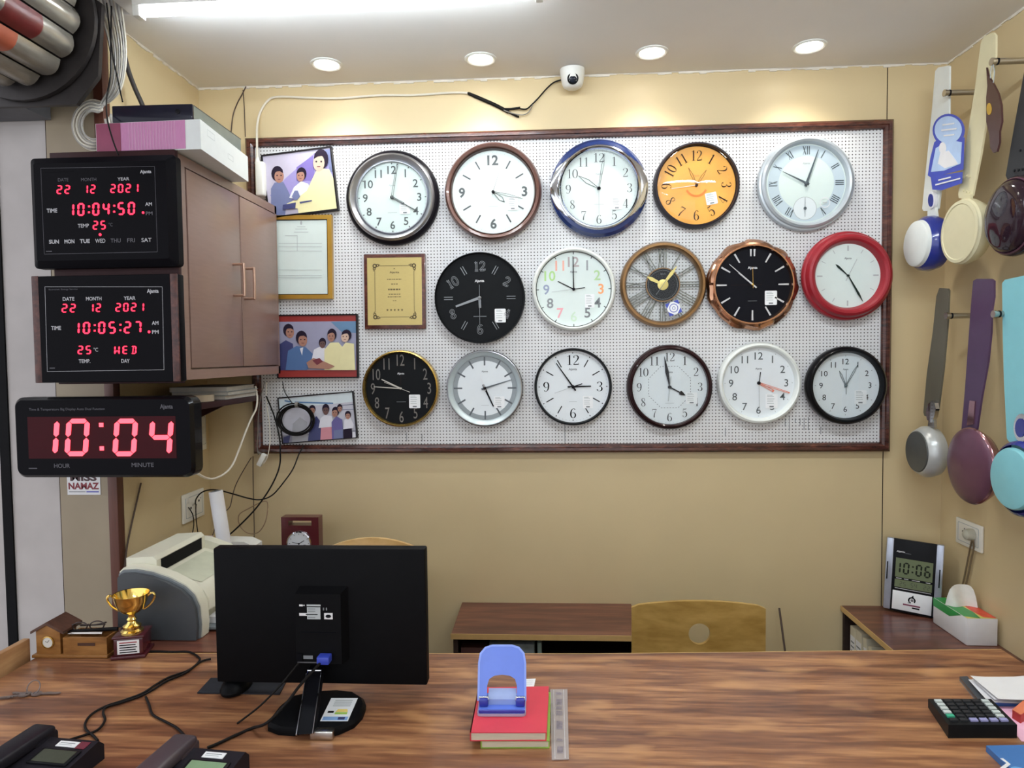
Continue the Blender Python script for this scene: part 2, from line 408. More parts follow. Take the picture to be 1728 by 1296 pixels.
# ragged caulk line where walls meet the ceiling
def caulk(name, p, q, n=60, hmin=0.003, hmax=0.010):
    p, q = Vector(p), Vector(q); b = MB(); rnd = random.Random(len(name)*7)
    d = (q-p)/n; along_y = abs(d.y) > abs(d.x)
    for i in range(n):
        h = rnd.uniform(hmin, hmax)*(1.0 if rnd.random() < .8 else 0.35); a = p+d*i; c = p+d*(i+1)
        if along_y: b.box((a.x-0.004, a.y, ZC-h), (a.x+0.004, c.y, ZC), M_CAULK)
        else: b.box((a.x, a.y-0.004, ZC-h), (c.x, a.y+0.004, ZC), M_CAULK)
    struct(b, name)
caulk('trim_3', (XL, YW, ZC), (XR, YW, ZC), 110, 0.004, 0.011)
caulk('trim_4', (XR, YW, ZC), (XR, 0.4, ZC), 60)
caulk('trim_5', (XL, YW, ZC), (XL, YP, ZC), 30)

# ================================================================ LAMPS
M_LAMP = mat('lamp_white', (255, 252, 244), 0.4, emit=(255, 250, 240), est=14)
M_TUBE = mat('tube_white', (255, 255, 255), 0.4, emit=(236, 247, 255), est=112); M_TUBE2 = mat('tube_white_dim', (255, 255, 255), 0.4, emit=(236, 247, 255), est=40)
def area(name, loc, rot, sx, sy, power, col=(1, 1, 1), shape='RECTANGLE', spread=180):
    L = bpy.data.lights.new(name, 'AREA'); L.shape = shape; L.size = sx; L.size_y = sy; L.energy = power; L.color = col; L.spread = math.radians(spread)
    o = bpy.data.objects.new(name, L); COL.objects.link(o); o.location = loc; o.rotation_euler = rot
    return o
DL = [(551, 108, 'first ceiling downlight from the shutter'), (811, 99, 'ceiling downlight above the copper-rimmed clock'), (1100, 88, 'ceiling downlight just past the security camera, above the orange clock'), (1366, 78, 'ceiling downlight nearest the fan display, above the roman-numeral clock')]
for i, (px, py, lb) in enumerate(DL):
    c = P(px, py, Z=ZC)
    t = thing('recessed_downlight', 'round white lit '+lb, 'ceiling light', (c.x, c.y, ZC), group='recessed ceiling downlights')
    b = MB(); b.lathe([(0.058, 0.0), (0.058, -0.003), (0.053, -0.006), (0.047, -0.005), (0.044, -0.002)], M_WHITE, 40); b.build('trim_ring', t)
    b = MB(); b.lathe([(0.044, -0.002), (0.03, -0.004), (0, -0.005)], M_LAMP, 40); b.build('diffuser', t)
    L = bpy.data.lights.new('downlight_light', 'SPOT'); L.energy = 7.5; L.spot_size = math.radians(130); L.spot_blend = 0.7; L.shadow_soft_size = 0.045; L.color = (1.0, 0.97, 0.9)
    o = bpy.data.objects.new('downlight_light', L); COL.objects.link(o); o.location = (c.x, c.y, ZC-0.05)
def tube_lamp(p, q, label, power):
    p, q = Vector(p), Vector(q); d = q-p; ln = d.length; a = math.atan2(d.y, d.x); c = (p+q)/2
    t = thing('tube_light', label, 'ceiling light', (c.x, c.y, ZC), (0, 0, a), group='tube lights on the ceiling')
    b = MB(); b.box((-ln/2, -0.02, -0.03), (ln/2, 0.02, 0), M_WHITE, bev=0.004); b.build('housing', t)
    b = MB(); b.cyl((-ln/2+0.02, 0, -0.042), (ln/2-0.02, 0, -0.042), 0.014, M_TUBE2 if power < 20 else M_TUBE, 16); b.build('tube', t)
    for s in (-1, 1):
        b = MB(); b.box((s*ln/2, -0.018, -0.06), (s*(ln/2-0.022), 0.018, -0.028), M_WHITE, bev=0.003); b.build('end_cap', t)
A = P(229, 20, Z=ZC-0.04); B_ = P(655, 0, Z=ZC-0.04)
tube_lamp((A.x, A.y, ZC), A+(B_-A)*1.0*(1.22/(B_-A).length), 'long white lit tube light on the ceiling beside the rolling shutter', 15)
tube_lamp((0.0, 1.12, ZC), (1.21, 1.08, ZC), 'white lit tube light on the ceiling over the customer side', 21)
tube_lamp((-1.2, -1.3, ZC), (0.0, -1.3, ZC), 'white lit tube light on the ceiling near the shop entrance', 21)
w = bpy.data.worlds.new('world'); S.world = w; w.use_nodes = True
bg = w.node_tree.nodes['Background']; bg.inputs[0].default_value = lin((232, 235, 242)); bg.inputs[1].default_value = 1.6

# ================================================================ PEGBOARD
def pegboard_mat():
    m, nt, bs = new_mat('pegboard_white'); L = nt.links.new
    tc = nt.nodes.new('ShaderNodeTexCoord'); sc = nt.nodes.new('ShaderNodeVectorMath'); sc.operation = 'SCALE'; sc.inputs[3].default_value = 1/0.0127
    fr = nt.nodes.new('ShaderNodeVectorMath'); fr.operation = 'FRACTION'
    sb = nt.nodes.new('ShaderNodeVectorMath'); sb.operation = 'SUBTRACT'; sb.inputs[1].default_value = (.5, .5, .5)
    mu = nt.nodes.new('ShaderNodeVectorMath'); mu.operation = 'MULTIPLY'; mu.inputs[1].default_value = (1, 1, 0)
    ln = nt.nodes.new('ShaderNodeVectorMath'); ln.operation = 'LENGTH'
    lt = nt.nodes.new('ShaderNodeMath'); lt.operation = 'LESS_THAN'; lt.inputs[1].default_value = 0.185
    L(tc.outputs['Object'], sc.inputs[0]); L(sc.outputs[0], fr.inputs[0]); L(fr.outputs[0], sb.inputs[0]); L(sb.outputs[0], mu.inputs[0]); L(mu.outputs[0], ln.inputs[0]); L(ln.outputs['Value'], lt.inputs[0])
    no = nt.nodes.new('ShaderNodeTexNoise'); no.inputs['Scale'].default_value = 2.5; L(tc.outputs['Object'], no.inputs['Vector'])
    rp = nt.nodes.new('ShaderNodeValToRGB'); rp.color_ramp.elements[0].color = lin((214, 214, 214)); rp.color_ramp.elements[1].color = lin((230, 230, 231)); L(no.outputs['Fac'], rp.inputs['Fac'])
    mx = nt.nodes.new('ShaderNodeMix'); mx.data_type = 'RGBA'; mx.inputs[7].default_value = lin((62, 52, 52))
    L(lt.outputs[0], mx.inputs[0]); L(rp.outputs[0], mx.inputs[6]); L(mx.outputs[2], bs.inputs['Base Color']); bs.inputs['Roughness'].default_value = 0.5
    return m
M_PEG = pegboard_mat()
M_FRAME = wood('frame_rosewood', (46, 22, 18), (72, 36, 28), (104, 60, 46), 0.25, (6, 30, 6), coat=0.3)
bx0, bz1 = P(416, 235, Y=YB).x, P(416, 235, Y=YB).z
bx1, bz0 = P(1499, 761, Y=YB).x, P(1499, 761, Y=YB).z
cxb, czb = (bx0+bx1)/2, (bz0+bz1)/2; hw, hh = (bx1-bx0)/2, (bz1-bz0)/2
PB = thing('pegboard', 'large white perforated board in a dark brown wooden frame, holding the clocks', 'pegboard', (cxb, YB, czb), WALLROT)
b = MB(); b.box((-hw+0.02, -hh+0.02, -0.016), (hw-0.02, hh-0.02, 0), M_PEG)
for px, y0, y1 in ((953, 716, 748), (1325, 706, 720), (1332, 703, 727), (1342, 706, 714), (1350, 706, 718), (1357, 705, 726), (1364, 704, 726), (1385, 720, 733), (1224, 722, 735), (686, 730, 745), (712, 732, 745)):
    p = P(px, y0, Y=YB); q = P(px, y1, Y=YB); b.rect(p.x-cxb-0.0014, q.z-czb, p.x-cxb+0.0014, p.z-czb, 0.0006, M_PGREY)
b.build('perforated_panel', PB)
fw = 0.034
def rail(x0, y0, x1, y1, horizontal, sgn):
    """mitred moulding with a stepped face"""
    prof = [(0, 0.0), (0, 0.012), (0.25, 0.02), (0.55, 0.02), (0.62, 0.014), (0.9, 0.012), (1, 0.006), (1, -0.002)]   # across the width from outside in
    b = MB(); n = len(prof); vs = []
    for end in (0, 1):
        for u, z in prof:
            k = u*fw
            if horizontal: vs.append(((x0+k if end == 0 else x1-k), y0-sgn*k, z))
            else: vs.append((x0-sgn*k, (y0+k if end == 0 else y1-k), z))
    fs = [(i, i+1, n+i+1, n+i) for i in range(n-1)]
    if (horizontal and sgn > 0) or (not horizontal and sgn < 0): pass
    else: fs = [f[::-1] for f in fs]
    b.add(vs, fs, M_FRAME); b.build('frame_rail', PB)
rail(-hw, hh, hw, hh, True, 1); rail(-hw, -hh, hw, -hh, True, -1)
rail(-hw, -hh, -hw, hh, False, -1); rail(hw, -hh, hw, hh, False, 1)

# ================================================================ WALL CLOCKS
G_FLAT = glass('cover_glass')
FACE_MINT = mat('face_white', (218, 230, 227), 0.5, var=0.012); FACE_W = mat('face_cool_white', (224, 230, 234), 0.5, var=0.012)
CLK = 'wall clocks on the pegboard'
class Clock: pass
def wall_clock(px, py, rpx, depth, label, lift=0.0):
    k = Clock(); y = YB-lift-0.6*depth
    c = P(px, py, Y=y); q = P(px+rpx*.7071, py+rpx*.7071, Y=y)
    k.R = math.hypot(q.x-c.x, q.z-c.z); k.s = k.R/rpx
    k.t = thing('wall_clock', label, 'clock', (c.x, YB-lift, c.z), WALLROT, CLK); k.d = depth
    return k
def case(k, prof, m, name='case', mats=None, n=80, wob=None, sharp=32):
    b = MB(); b.lathe([(r*k.R, z) for r, z in prof], m, n, mats, wob); return b.build(name, k.t, sharp)
def dial_begin(k, r, z, m):
    k.z = z; k.b = MB(); k.b.disc(r*k.R, z, m, 80); k.zp = z+0.0007
    return k.b
def nums(k, r, h, m, skip=(), only=None, style='sans', wsc=None, bold=0.0, rotate=False, sx=1.0, wk=1.0, cols=None):
    for i in range(1, 13):
        if i in skip or (only and i not in only): continue
        a = PI/2-2*PI*i/12; x, y = r*k.s*math.cos(a), r*k.s*math.sin(a); mm = cols.get(i, m) if cols else m; t = str(i)
        rot = 0
        if rotate:
            rot = a-PI/2
            if rotate == 'flip' and 3.4 < i < 8.6: rot += PI
        if style == 'serif': serif(k.b, t, x, y, h*k.s, k.zp, mm, rot, wk, sx)
        else:
            W = text_geo(t, bold); ww = W[2]/W[3]*h*k.s*(wsc or 1)
            k.b.text(t, x, y, h*k.s, k.zp, mm, w=ww, rot=rot, bold=bold)
def ticks(k, r0, r1, w, m, hours=range(1, 13), dz=0.0):
    for i in hours:
        a = PI/2-2*PI*i/12; c, q = math.cos(a), math.sin(a)
        k.b.bar((r0*k.s*c, r0*k.s*q), (r1*k.s*c, r1*k.s*q), w*k.s, k.zp+dz, m)
def minutes(k, r0, r1, w, m):
    for i in range(60):
        a = PI/2-2*PI*i/60; c, q = math.cos(a), math.sin(a); k.b.bar((r0*k.s*c, r0*k.s*q), (r1*k.s*c, r1*k.s*q), w*k.s, k.zp, m)
def logo(k, y, w, m, line=None, lm=None):
    k.b.text('Ajanta', 0, y*k.s, w*0.36*k.s, k.zp, m, w=w*k.s, bold=0.02)
    if line: k.b.rect(-0.1*k.R, line*k.s-0.0012, 0.1*k.R, line*k.s+0.0002, k.zp, lm or m)
def dial_end(k, nm='dial'): return k.b.build(nm, k.t)
def hand(k, nm, dx, dy, m, w0, w1, tail=0, dz=0.004, outline=None, tip=0.0, shape='bar', bulge=0.5, m2=None):
    """hand whose tip lies (dx, dy) photo pixels from the pivot"""
    ln = math.hypot(dx, dy)*k.s; a = math.atan2(-dy, dx); b = MB(); b.M = Matrix.Translation((0, 0, k.z+dz)) @ Matrix.Rotation(a, 4, 'Z')
    w0, w1, tl = w0*k.s, w1*k.s, tail*k.s; th = 0.0008
    if shape == 'bar': pl = [(-tl, -w0/2), (0, -w0/2), (ln-tip*k.s, -w1/2), (ln, 0), (ln-tip*k.s, w1/2), (0, w0/2), (-tl, w0/2)]
    elif shape == 'spade':
        q = bulge*ln; pl = [(-tl, -w0/2), (q*.9, -w0/2), (q*.97, -w1/2), (q*1.12, -w1*.45), (ln, -w0*.12), (ln, w0*.12), (q*1.12, w1*.45), (q*.97, w1/2), (q*.9, w0/2), (-tl, w0/2)]
    elif shape == 'leaf': pl = [(-tl, -w0*.35), (0, -w0*.35), (ln*bulge, -w1/2), (ln, -w0*.08), (ln, w0*.08), (ln*bulge, w1/2), (0, w0*.35), (-tl, w0*.35)]
    if len(pl) == 7 and tail == 0: pl = pl[1:6]
    if outline:
        cx = sum(p[0] for p in pl)/len(pl)
        o = outline*k.s; inn = []
        for x, y in pl:
            yy = math.copysign(max(abs(y)-o, 0.0), y) if abs(y) > 1e-9 else 0; inn.append((min(max(x, -tl+o*1.5), ln-o*3), yy))
        b.frame(pl, inn, 0, th, m)
    else: b.prism(pl, 0, th, m)
    if m2 is not None: b.prism([(ln*.15, -w0*.18), (ln*.85, -w1*.18), (ln*.85, w1*.18), (ln*.15, w0*.18)], th, th+0.0003, m2)
    return b.build(nm, k.t)
def hub(k, r, m, dz=0.003, h=0.006):
    b = MB(); b.M = Matrix.Translation((0, 0, k.z)); b.lathe([(r*k.s, 0.0005), (r*k.s, dz+h*.7), (r*k.s*.6, dz+h), (0, dz+h)], m, 20); b.build('hub', k.t)
def cover(k, r, z, dome=0.0):
    b = MB()
    if dome:
        n = 8; b.lathe([(r*k.R*math.cos(PI/2*i/n), z+dome*math.sin(PI/2*i/n)) for i in range(n+1)], G_FLAT, 64)
    else: b.disc(r*k.R, z, G_FLAT, 64)
    b.build('glass_cover', k.t, 60)
def sticker(k, px, py, w, h, cx, cy, rot=0.0, z=None, rnd=False):
    """small price label; (px, py) its photo place, (cx, cy) the clock's pivot there"""
    b = MB(); b.M = Matrix.Translation(((px-cx)*k.s, -(py-cy)*k.s, (z or k.z+0.0016))) @ Matrix.Rotation(rot, 4, 'Z')
    w, h = w*k.s/2, h*k.s/2
    b.prism(rrect(-w, -h, w, h, w*.16, 3), 0, 0.0004, M_STICK)
    for i, (u, v) in enumerate(((.62, .75), (.8, .6), (.3, .8), (-.0, .7), (-.3, .75), (-.75, .4))):
        if i == 5: b.rect(-w*.35, -h*.85, w*.35, -h*.66, 0.0006, M_PGREY)
        else: b.rect(-w*.75, h*u-h*.05, -w*.75+w*1.5*v, h*u+h*.03, 0.0006, M_PLIGHT)
    return b.build('price_sticker', k.t)

# ---- top row
CHAR = mat('charcoal_gloss', (28, 26, 31), 0.3, var=0.04); SILV = mat('silver_satin', (178, 180, 186), 0.28, metal=0.85, var=0.03)
SILVH = mat('hand_silver', (74, 80, 82), 0.4, var=0.02); NUMD = mat('print_slate_dark', (80, 86, 88), .55, var=.02)
k = wall_clock(661.5, 333, 79.5, 0.05, 'charcoal clock with wide silver bezel and white dial, first in the top row')
case(k, [(0, 0), (.97, 0), (1, .006), (1, .022), (.96, .034), (.9, .04)], CHAR)
case(k, [(.92, .038), (.9, .046), (.87, .05), (.84, .046), (.80, .034), (.765, .03), (.76, .036), (.745, .036), (.74, .026)], SILV, 'bezel')
dial_begin(k, .76, .026, FACE_MINT); nums(k, 46, 13.5, NUMD, style='sans', bold=0.012); ticks(k, 55.5, 58, 1.8, NUMD); minutes(k, 57, 58, .5, M_PLIGHT); logo(k, 20, 11, M_PLIGHT, -25, M_PLIGHT)
dial_end(k); hand(k, 'hour_hand', 20, 11, SILVH, 3.6, 3.6, outline=.8, dz=.003); hand(k, 'minute_hand', 10.4, -55.6, SILVH, 3.8, 2.4, outline=.7, dz=.005); hand(k, 'second_hand', 40, 23, SILVH, .8, 2.2, dz=.007); hub(k, 3.2, SILVH)
sticker(k, 681, 349, 18, 20, 659.6, 330.8); cover(k, .75, .038)

COPPER = mat('copper_brown', (94, 58, 46), 0.32, metal=0.2, var=0.08, coat=0.3); COPPER_IN = mat('copper_inner', (70, 46, 42), 0.35, var=0.05)
k = wall_clock(832, 323.5, 82, 0.05, 'copper-brown rimmed clock with only 12, 3, 6 and 9 printed, second in top row')
case(k, [(0, 0), (.94, 0), (.98, .008), (1, .024), (.985, .04), (.95, .05), (.9, .047), (.875, .036), (.86, .028)], COPPER)
case(k, [(.878, .037), (.868, .04), (.85, .03), (.845, .024)], COPPER_IN, 'bezel')
dial_begin(k, .85, .024, FACE_MINT); nums(k, 53, 17, NUMD, only=(3, 6, 9, 12), bold=0.03); ticks(k, 44, 59, 2.4, mat('tick_slate', (70, 78, 82), 0.5), [1, 2, 4, 5, 7, 8, 10, 11]); minutes(k, 65, 66, .5, M_PLIGHT); logo(k, 32, 14, M_PLIGHT, -24, M_PLIGHT)
dial_end(k); hand(k, 'hour_hand', 19.5, 17.5, SILVH, 2.2, 8, outline=.9, shape='leaf', bulge=.68, dz=.003); hand(k, 'minute_hand', 50, 12.5, SILVH, 2.4, 4.6, outline=.7, shape='leaf', bulge=.5, dz=.005); hand(k, 'second_hand', 10, -30, M_PGREY, .7, .5, tail=6, dz=.007); hub(k, 2.6, M_PRINT)
sticker(k, 867, 344, 18, 22, 834, 324)

NAVY = mat('navy_gloss', (34, 52, 104), 0.2, var=0.05, coat=0.4)
k = wall_clock(1010.6, 318, 82.5, 0.05, 'navy blue clock with chrome side wings and full white dial, third in the top row')
case(k, [(0, 0), (.95, 0), (1, .012), (.99, .03), (.93, .044), (.86, .048), (.84, .04)], NAVY)
case(k, [(.86, .047), (.845, .053), (.82, .055), (.795, .05), (.785, .04), (.775, .045), (.765, .03)], M_CHROME, 'bezel')
for sg in (-1, 1):      # chrome wings hugging the sides
    b = MB(); n = 24; vs = []
    for i in range(n+1):
        a = (PI if sg < 0 else 0)+math.radians(-50+100*i/n); wd = math.cos(math.radians(-90+180*i/n))
        for r, z in ((.85, .0505), (.85+.075*wd, .049), (.85+.14*wd, .042)): vs.append((r*k.R*math.cos(a), r*k.R*math.sin(a), z))
    fs = []
    for i in range(n):
        for j in range(2): q = 3*i+j; fs.append((q, q+1, q+4, q+3))
    b.add(vs, fs, M_CHROME); b.build('chrome_wing', k.t)
dial_begin(k, .775, .028, FACE_MINT); nums(k, 51.5, 15, NUMD, style='serif', wk=.85, sx=.95); minutes(k, 60.5, 62, .5, M_PLIGHT); logo(k, 24, 12, M_PLIGHT, -26, M_PLIGHT)
dial_end(k); hand(k, 'hour_hand', -34.8, -22, SILVH, 2, 8, outline=.9, shape='leaf', bulge=.55, dz=.003); hand(k, 'minute_hand', 10, -58, SILVH, 2.6, 4.6, outline=.7, shape='leaf', bulge=.65, dz=.005); hand(k, 'second_hand', 0, 43, M_PLIGHT, .9, .6, tail=8, dz=.007); hub(k, 3, M_PRINT)
sticker(k, 1040, 345, 18, 21, 1010, 320)

ORANGE = mat('face_orange', (244, 168, 50), 0.4, var=0.12, scale=9); DKRIM = mat('dark_rim', (50, 46, 52), 0.35, var=0.05)
DKNUM = mat('print_dark_brown', (60, 34, 24), 0.5)
k = wall_clock(1175.7, 312.3, 72, 0.055, 'black-rimmed clock with orange dial and fancy dark numerals under domed glass')
case(k, [(0, 0), (.98, 0), (1, .006), (1, .03), (.975, .045), (.935, .047), (.925, .03)], DKRIM)
dial_begin(k, .93, .026, ORANGE); nums(k, 50, 17, DKNUM, style='serif', wk=.85, sx=.85, rotate='flip'); k.b.ring(.905*k.R, .93*k.R, k.zp, DKNUM, 80)
k.b.ring(.22*k.R, .27*k.R, k.zp, mat('print_orange', (232, 126, 26), .5), 30, a0=math.radians(205), a1=math.radians(335)); logo(k, 16, 10, mat('print_orange', (232, 126, 26), .5))
dial_end(k); hand(k, 'hour_hand', 16.7, -25.4, DKNUM, 2.6, 4.2, outline=.6, shape='leaf', bulge=.6, dz=.003); hand(k, 'minute_hand', -13.5, -29.6, DKNUM, 2.6, 4.2, outline=.6, shape='leaf', bulge=.6, dz=.005); hub(k, 2.5, DKNUM); hand(k, 'second_hand', -42, 5, M_PWHITE, .9, .7, dz=.007)
sticker(k, 1201, 333.5, 19, 20, 1176, 311, rot=.18); cover(k, .925, .044, dome=.018)

SILVW = mat('silver_white', (178, 186, 192), 0.3, metal=0.25, var=0.03); BANDB = mat('face_pale_blue', (196, 210, 220), .5, var=0.01)
k = wall_clock(1361, 309, 80, 0.042, 'silver-white clock with roman numerals and a small seconds dial, last in the top row')
case(k, [(0, 0), (.96, 0), (1, .008), (1, .018), (.985, .026), (.95, .028), (.94, .036), (.9, .042), (.86, .038), (.83, .026), (.82, .022)], SILVW)
dial_begin(k, .825, .022, FACE_MINT); k.b.ring(46*k.s, 64*k.s, k.zp-.0003, BANDB, 80)
for i in range(1, 13):
    if i != 6: roman(k.b, i, 48*k.s, 62*k.s, 1.7*k.s, k.zp, mat('print_slate', (74, 86, 94), .5), sp=1.0)
k.b.disc(19.4*k.s, k.zp+.0002, FACE_W, 40, (-2*k.s, -42*k.s)); k.b.ring(18.6*k.s, 19.4*k.s, k.zp+.0004, M_PLIGHT, 40, (-2*k.s, -42*k.s)); logo(k, 33, 12, M_PLIGHT)
dial_end(k)
SL = mat('print_slate', (74, 86, 94), .5)
hand(k, 'hour_hand', -39.4, -20.3, SL, 3.6, .8, tail=5, dz=.003); hand(k, 'minute_hand', 19, -55, SL, 4.2, 1.2, tail=6, dz=.005)
b = MB(); b.M = Matrix.Translation((-2*k.s, -42*k.s, k.z+.002)); b.stroke([(0, -14*k.s, .7*k.s), (0, 18*k.s, .7*k.s)], 0.001, SL); b.disc(2.6*k.s, .0013, SL, 20); b.build('second_hand', k.t)
hub(k, 3.4, SL); cover(k, .83, .034)
b = MB(); b.ring(7.5*k.s, 8.6*k.s, 0, M_PWHITE, 24, (29*k.s, -34*k.s)); b.rect(25*k.s, -35*k.s, 33*k.s, -33*k.s, 0, M_PLIGHT); b.M = Matrix.Identity(4); o = b.build('round_sticker', k.t); o.location = (0, 0, .0345)

# ---- middle row
BLKF = mat('face_black', (17, 19, 21), 0.45, var=0.04); BLKM = mat('rim_black_matte', (15, 16, 18), 0.42, var=0.05)
GUN = mat('gunmetal', (122, 124, 126), 0.35, metal=0.6, var=0.03)
k = wall_clock(809.6, 502.8, 76.5, 0.045, 'all-black clock with outlined metal numerals, widest in the middle row')
case(k, [(0, 0), (.98, 0), (1, .006), (1, .034), (.99, .042), (.975, .042), (.97, .03)], BLKM)
dial_begin(k, .975, .028, BLKF); logo(k, 28, 16, M_PWHITE); k.b.rect(-11*k.s, -31.5*k.s, 11*k.s, -30.5*k.s, k.zp, M_PGREY); dial_end(k)
for i in range(1, 13):
    b = MB(); a = PI/2-2*PI*i/12; x, y = 53*k.s*math.cos(a), 53*k.s*math.sin(a)
    if i % 2: 
        c, q = math.cos(a), math.sin(a)
        for o in (-2.0, 2.0): b.bar((x-7.5*k.s*c-o*k.s*q, y-7.5*k.s*q+o*k.s*c), (x+7.5*k.s*c-o*k.s*q, y+7.5*k.s*q+o*k.s*c), 1.1*k.s, k.z+.002, GUN)
    else: serif(b, str(i), x, y, 15*k.s, k.z+.002, GUN, rot={2: -.5, 10: .5, 4: -.3, 8: .3}.get(i, 0), outline=.045, sx=1.0)
    b.build('raised_numeral', k.t)
hand(k, 'hour_hand', .5, 17, GUN, 4.4, 3.8, dz=.004); hand(k, 'minute_hand', -40.5, 14, GUN, 4.6, 3.2, dz=.006); hand(k, 'second_hand', 0, 44, M_PGREY, .8, .6, tail=22, dz=.008); hub(k, 3, GUN)
sticker(k, 844, 533, 18.5, 23, 809.7, 502.8)

WPL = mat('clock_white_plastic', (226, 230, 226), 0.35, var=0.015)
k = wall_clock(968, 488, 70.5, 0.042, 'white clock with pastel coloured numerals inside a thin black ring')
case(k, [(0, 0), (.97, 0), (1, .008), (1, .024), (.98, .036), (.94, .042), (.915, .04), (.9, .024)], WPL)
C7 = {1: (158, 162, 166), 2: (182, 216, 160), 3: (240, 160, 104), 4: (112, 116, 120), 5: (118, 122, 126), 6: (200, 222, 200), 7: (238, 172, 180), 8: (140, 144, 148), 9: (150, 160, 186), 10: (176, 218, 140), 11: (240, 178, 160), 12: (176, 164, 164)}
dial_begin(k, .905, .022, FACE_MINT); nums(k, 46, 17, M_PGREY, bold=0.015, cols={i: mat('num_tint_%d' % i, c, .5) for i, c in C7.items()}); k.b.ring(62.4*k.s, 64*k.s, k.zp, M_PRINT, 96); ticks(k, 58.5, 62.5, 1.2, M_PRINT); logo(k, 29, 12, M_PGREY)
dial_end(k); hand(k, 'hour_hand', -26.7, -13.8, M_PRINT, 1.9, 1.3, dz=.003); hand(k, 'minute_hand', -.7, -55, M_PRINT, 2, 1.3, dz=.005); hand(k, 'second_hand', -37, 4.5, M_PLIGHT, .7, .6, dz=.007); hub(k, 2.5, M_PRINT)
b = MB(); b.M = Matrix.Translation((0, 0, k.z+.0075)); b.bar((0, 0), (19*k.s, 2*k.s), 1.4*k.s, 0, M_PRINT); b.build('second_hand_tail', k.t)  # black tail of the second hand, opposite its pale thin end
sticker(k, 993, 509, 16, 23, 966, 489)

BRONZE = mat('bronze_gold', (138, 104, 66), 0.28, metal=0.7, var=0.06); WIRE = mat('spoke_grey', (112, 112, 104), 0.4, metal=0.3); GOLD = mat('gold', (206, 170, 92), 0.25, metal=0.9, var=0.04); GOLDP = mat('gold_pale', (222, 202, 120), 0.35, metal=0.45, var=0.03)
k = wall_clock(1119, 480.3, 72.3, 0.045, 'bronze open-frame clock with roman numeral spokes around a black centre')
case(k, [(.86, 0), (.97, 0), (1, .012), (.995, .03), (.95, .043), (.9, .043), (.86, .032), (.85, .016), (.86, 0)], BRONZE)
for i in range(1, 13):
    b = MB(); roman(b, i, 28*k.s, 62*k.s, 1.7*k.s, .014, WIRE, sp=1.3, thin=1); b.build('roman_numeral', k.t)
b = MB(); b.lathe([(0, .002), (.38, .002), (.395, .008), (.395, .02), (.38, .024), (.375, .02)], BLKM, 48); b.lathe([(.397, .012), (.405, .02), (.397, .0245), (.375, .0245), (.375, .02)], BRONZE, 48)
b.v = [(x*k.R, y*k.R, z) for x, y, z in b.v]; k.z = .02; b.disc(.378*k.R, .0205, BLKF, 48); b.ring(.335*k.R, .342*k.R, .0212, M_PGREY, 48); b.text('Ajanta', 0, 18*k.s, 3.5*k.s, .0212, M_PGREY, w=9*k.s); b.build('dial', k.t)
hand(k, 'hour_hand', -27, -14, GOLDP, 4, 6.4, tail=4, dz=.005, shape='leaf', bulge=.72); hand(k, 'minute_hand', 23, -30.5, GOLDP, 4.2, 6, tail=5, dz=.007, shape='leaf', bulge=.62); hand(k, 'second_hand', -12, 17, M_PGREY, .7, .6, tail=10, dz=.009); hub(k, 9, GOLDP, dz=.002, h=.004)
cover(k, .87, .036)
b = MB(); b.M = Matrix.Translation((17*k.s, -40*k.s, .0365)) @ Matrix.Rotation(.35, 4, 'Z'); w_ = 11*k.s; SB = mat('sticker_blue', (60, 76, 176), .5)
b.rect(-w_, -w_, w_, w_, 0, M_STICK)
for sx, sy in ((-1, -1), (1, -1), (1, 1), (-1, 1)): b.poly([(sx*w_, sy*w_), (sx*w_, sy*w_*.25), (sx*w_*.25, sy*w_)], .0003, SB)
b.ring(6.2*k.s, 7.4*k.s, .0003, SB, 24); b.ring(2*k.s, 2.8*k.s, .0003, SB, 12); b.build('price_sticker', k.t)

ROSE = mat('rose_gold', (186, 140, 112), 0.18, metal=0.95, var=0.05); MARK = mat('marker_silver', (214, 216, 224), 0.25, metal=0.4)
FBLUE = mat('face_blue_black', (15, 16, 24), 0.35, var=0.04)
k = wall_clock(1270, 480.5, 76, 0.05, 'black-dial clock in a wavy rose-gold case with silver baton markers')
rq = random.Random(3); ph = [rq.uniform(0, 6) for _ in range(3)]
def wob(a): return 1+0.012*math.sin(9*a+ph[0])+0.010*math.sin(14*a+ph[1])
b = MB(); prof = [(0, 0), (.95, 0), (1, .012), (.985, .024), (.95, .034), (.915, .04), (.88, .046), (.845, .046)]; n = 108; vs = []
rr = random.Random(5); fac = [rr.uniform(-1, 1) for _ in range(18)]
for i in range(n):
    a = 2*PI*i/n
    for j, (r, z) in enumerate(prof):
        f = fac[(i//6+j*3) % 18]*(0.022 if 1 < j < 6 else 0.0); w_ = 1+(wob(a)-1)*(1 if j < 6 else 0)
        vs.append(((r+f)*w_*k.R*math.cos(a), (r+f)*w_*k.R*math.sin(a), z+(f*.1 if j > 1 else 0)))
K = len(prof); fs = [(i*K+j, ((i+1) % n)*K+j, ((i+1) % n)*K+j+1, i*K+j+1) for i in range(n) for j in range(K-1)]
b.add(vs, fs, ROSE); b.build('case', k.t, 14)
case(k, [(.875, .044), (.87, .05), (.845, .05), (.835, .04), (.83, .028)], ROSE, 'bezel')
dial_begin(k, .84, .028, FBLUE); logo(k, 28, 16, M_PWHITE, -27, M_PGREY); k.b.rect(-36*k.s, -.3*k.s, 16*k.s, .3*k.s, k.zp, M_DKGAP); dial_end(k)
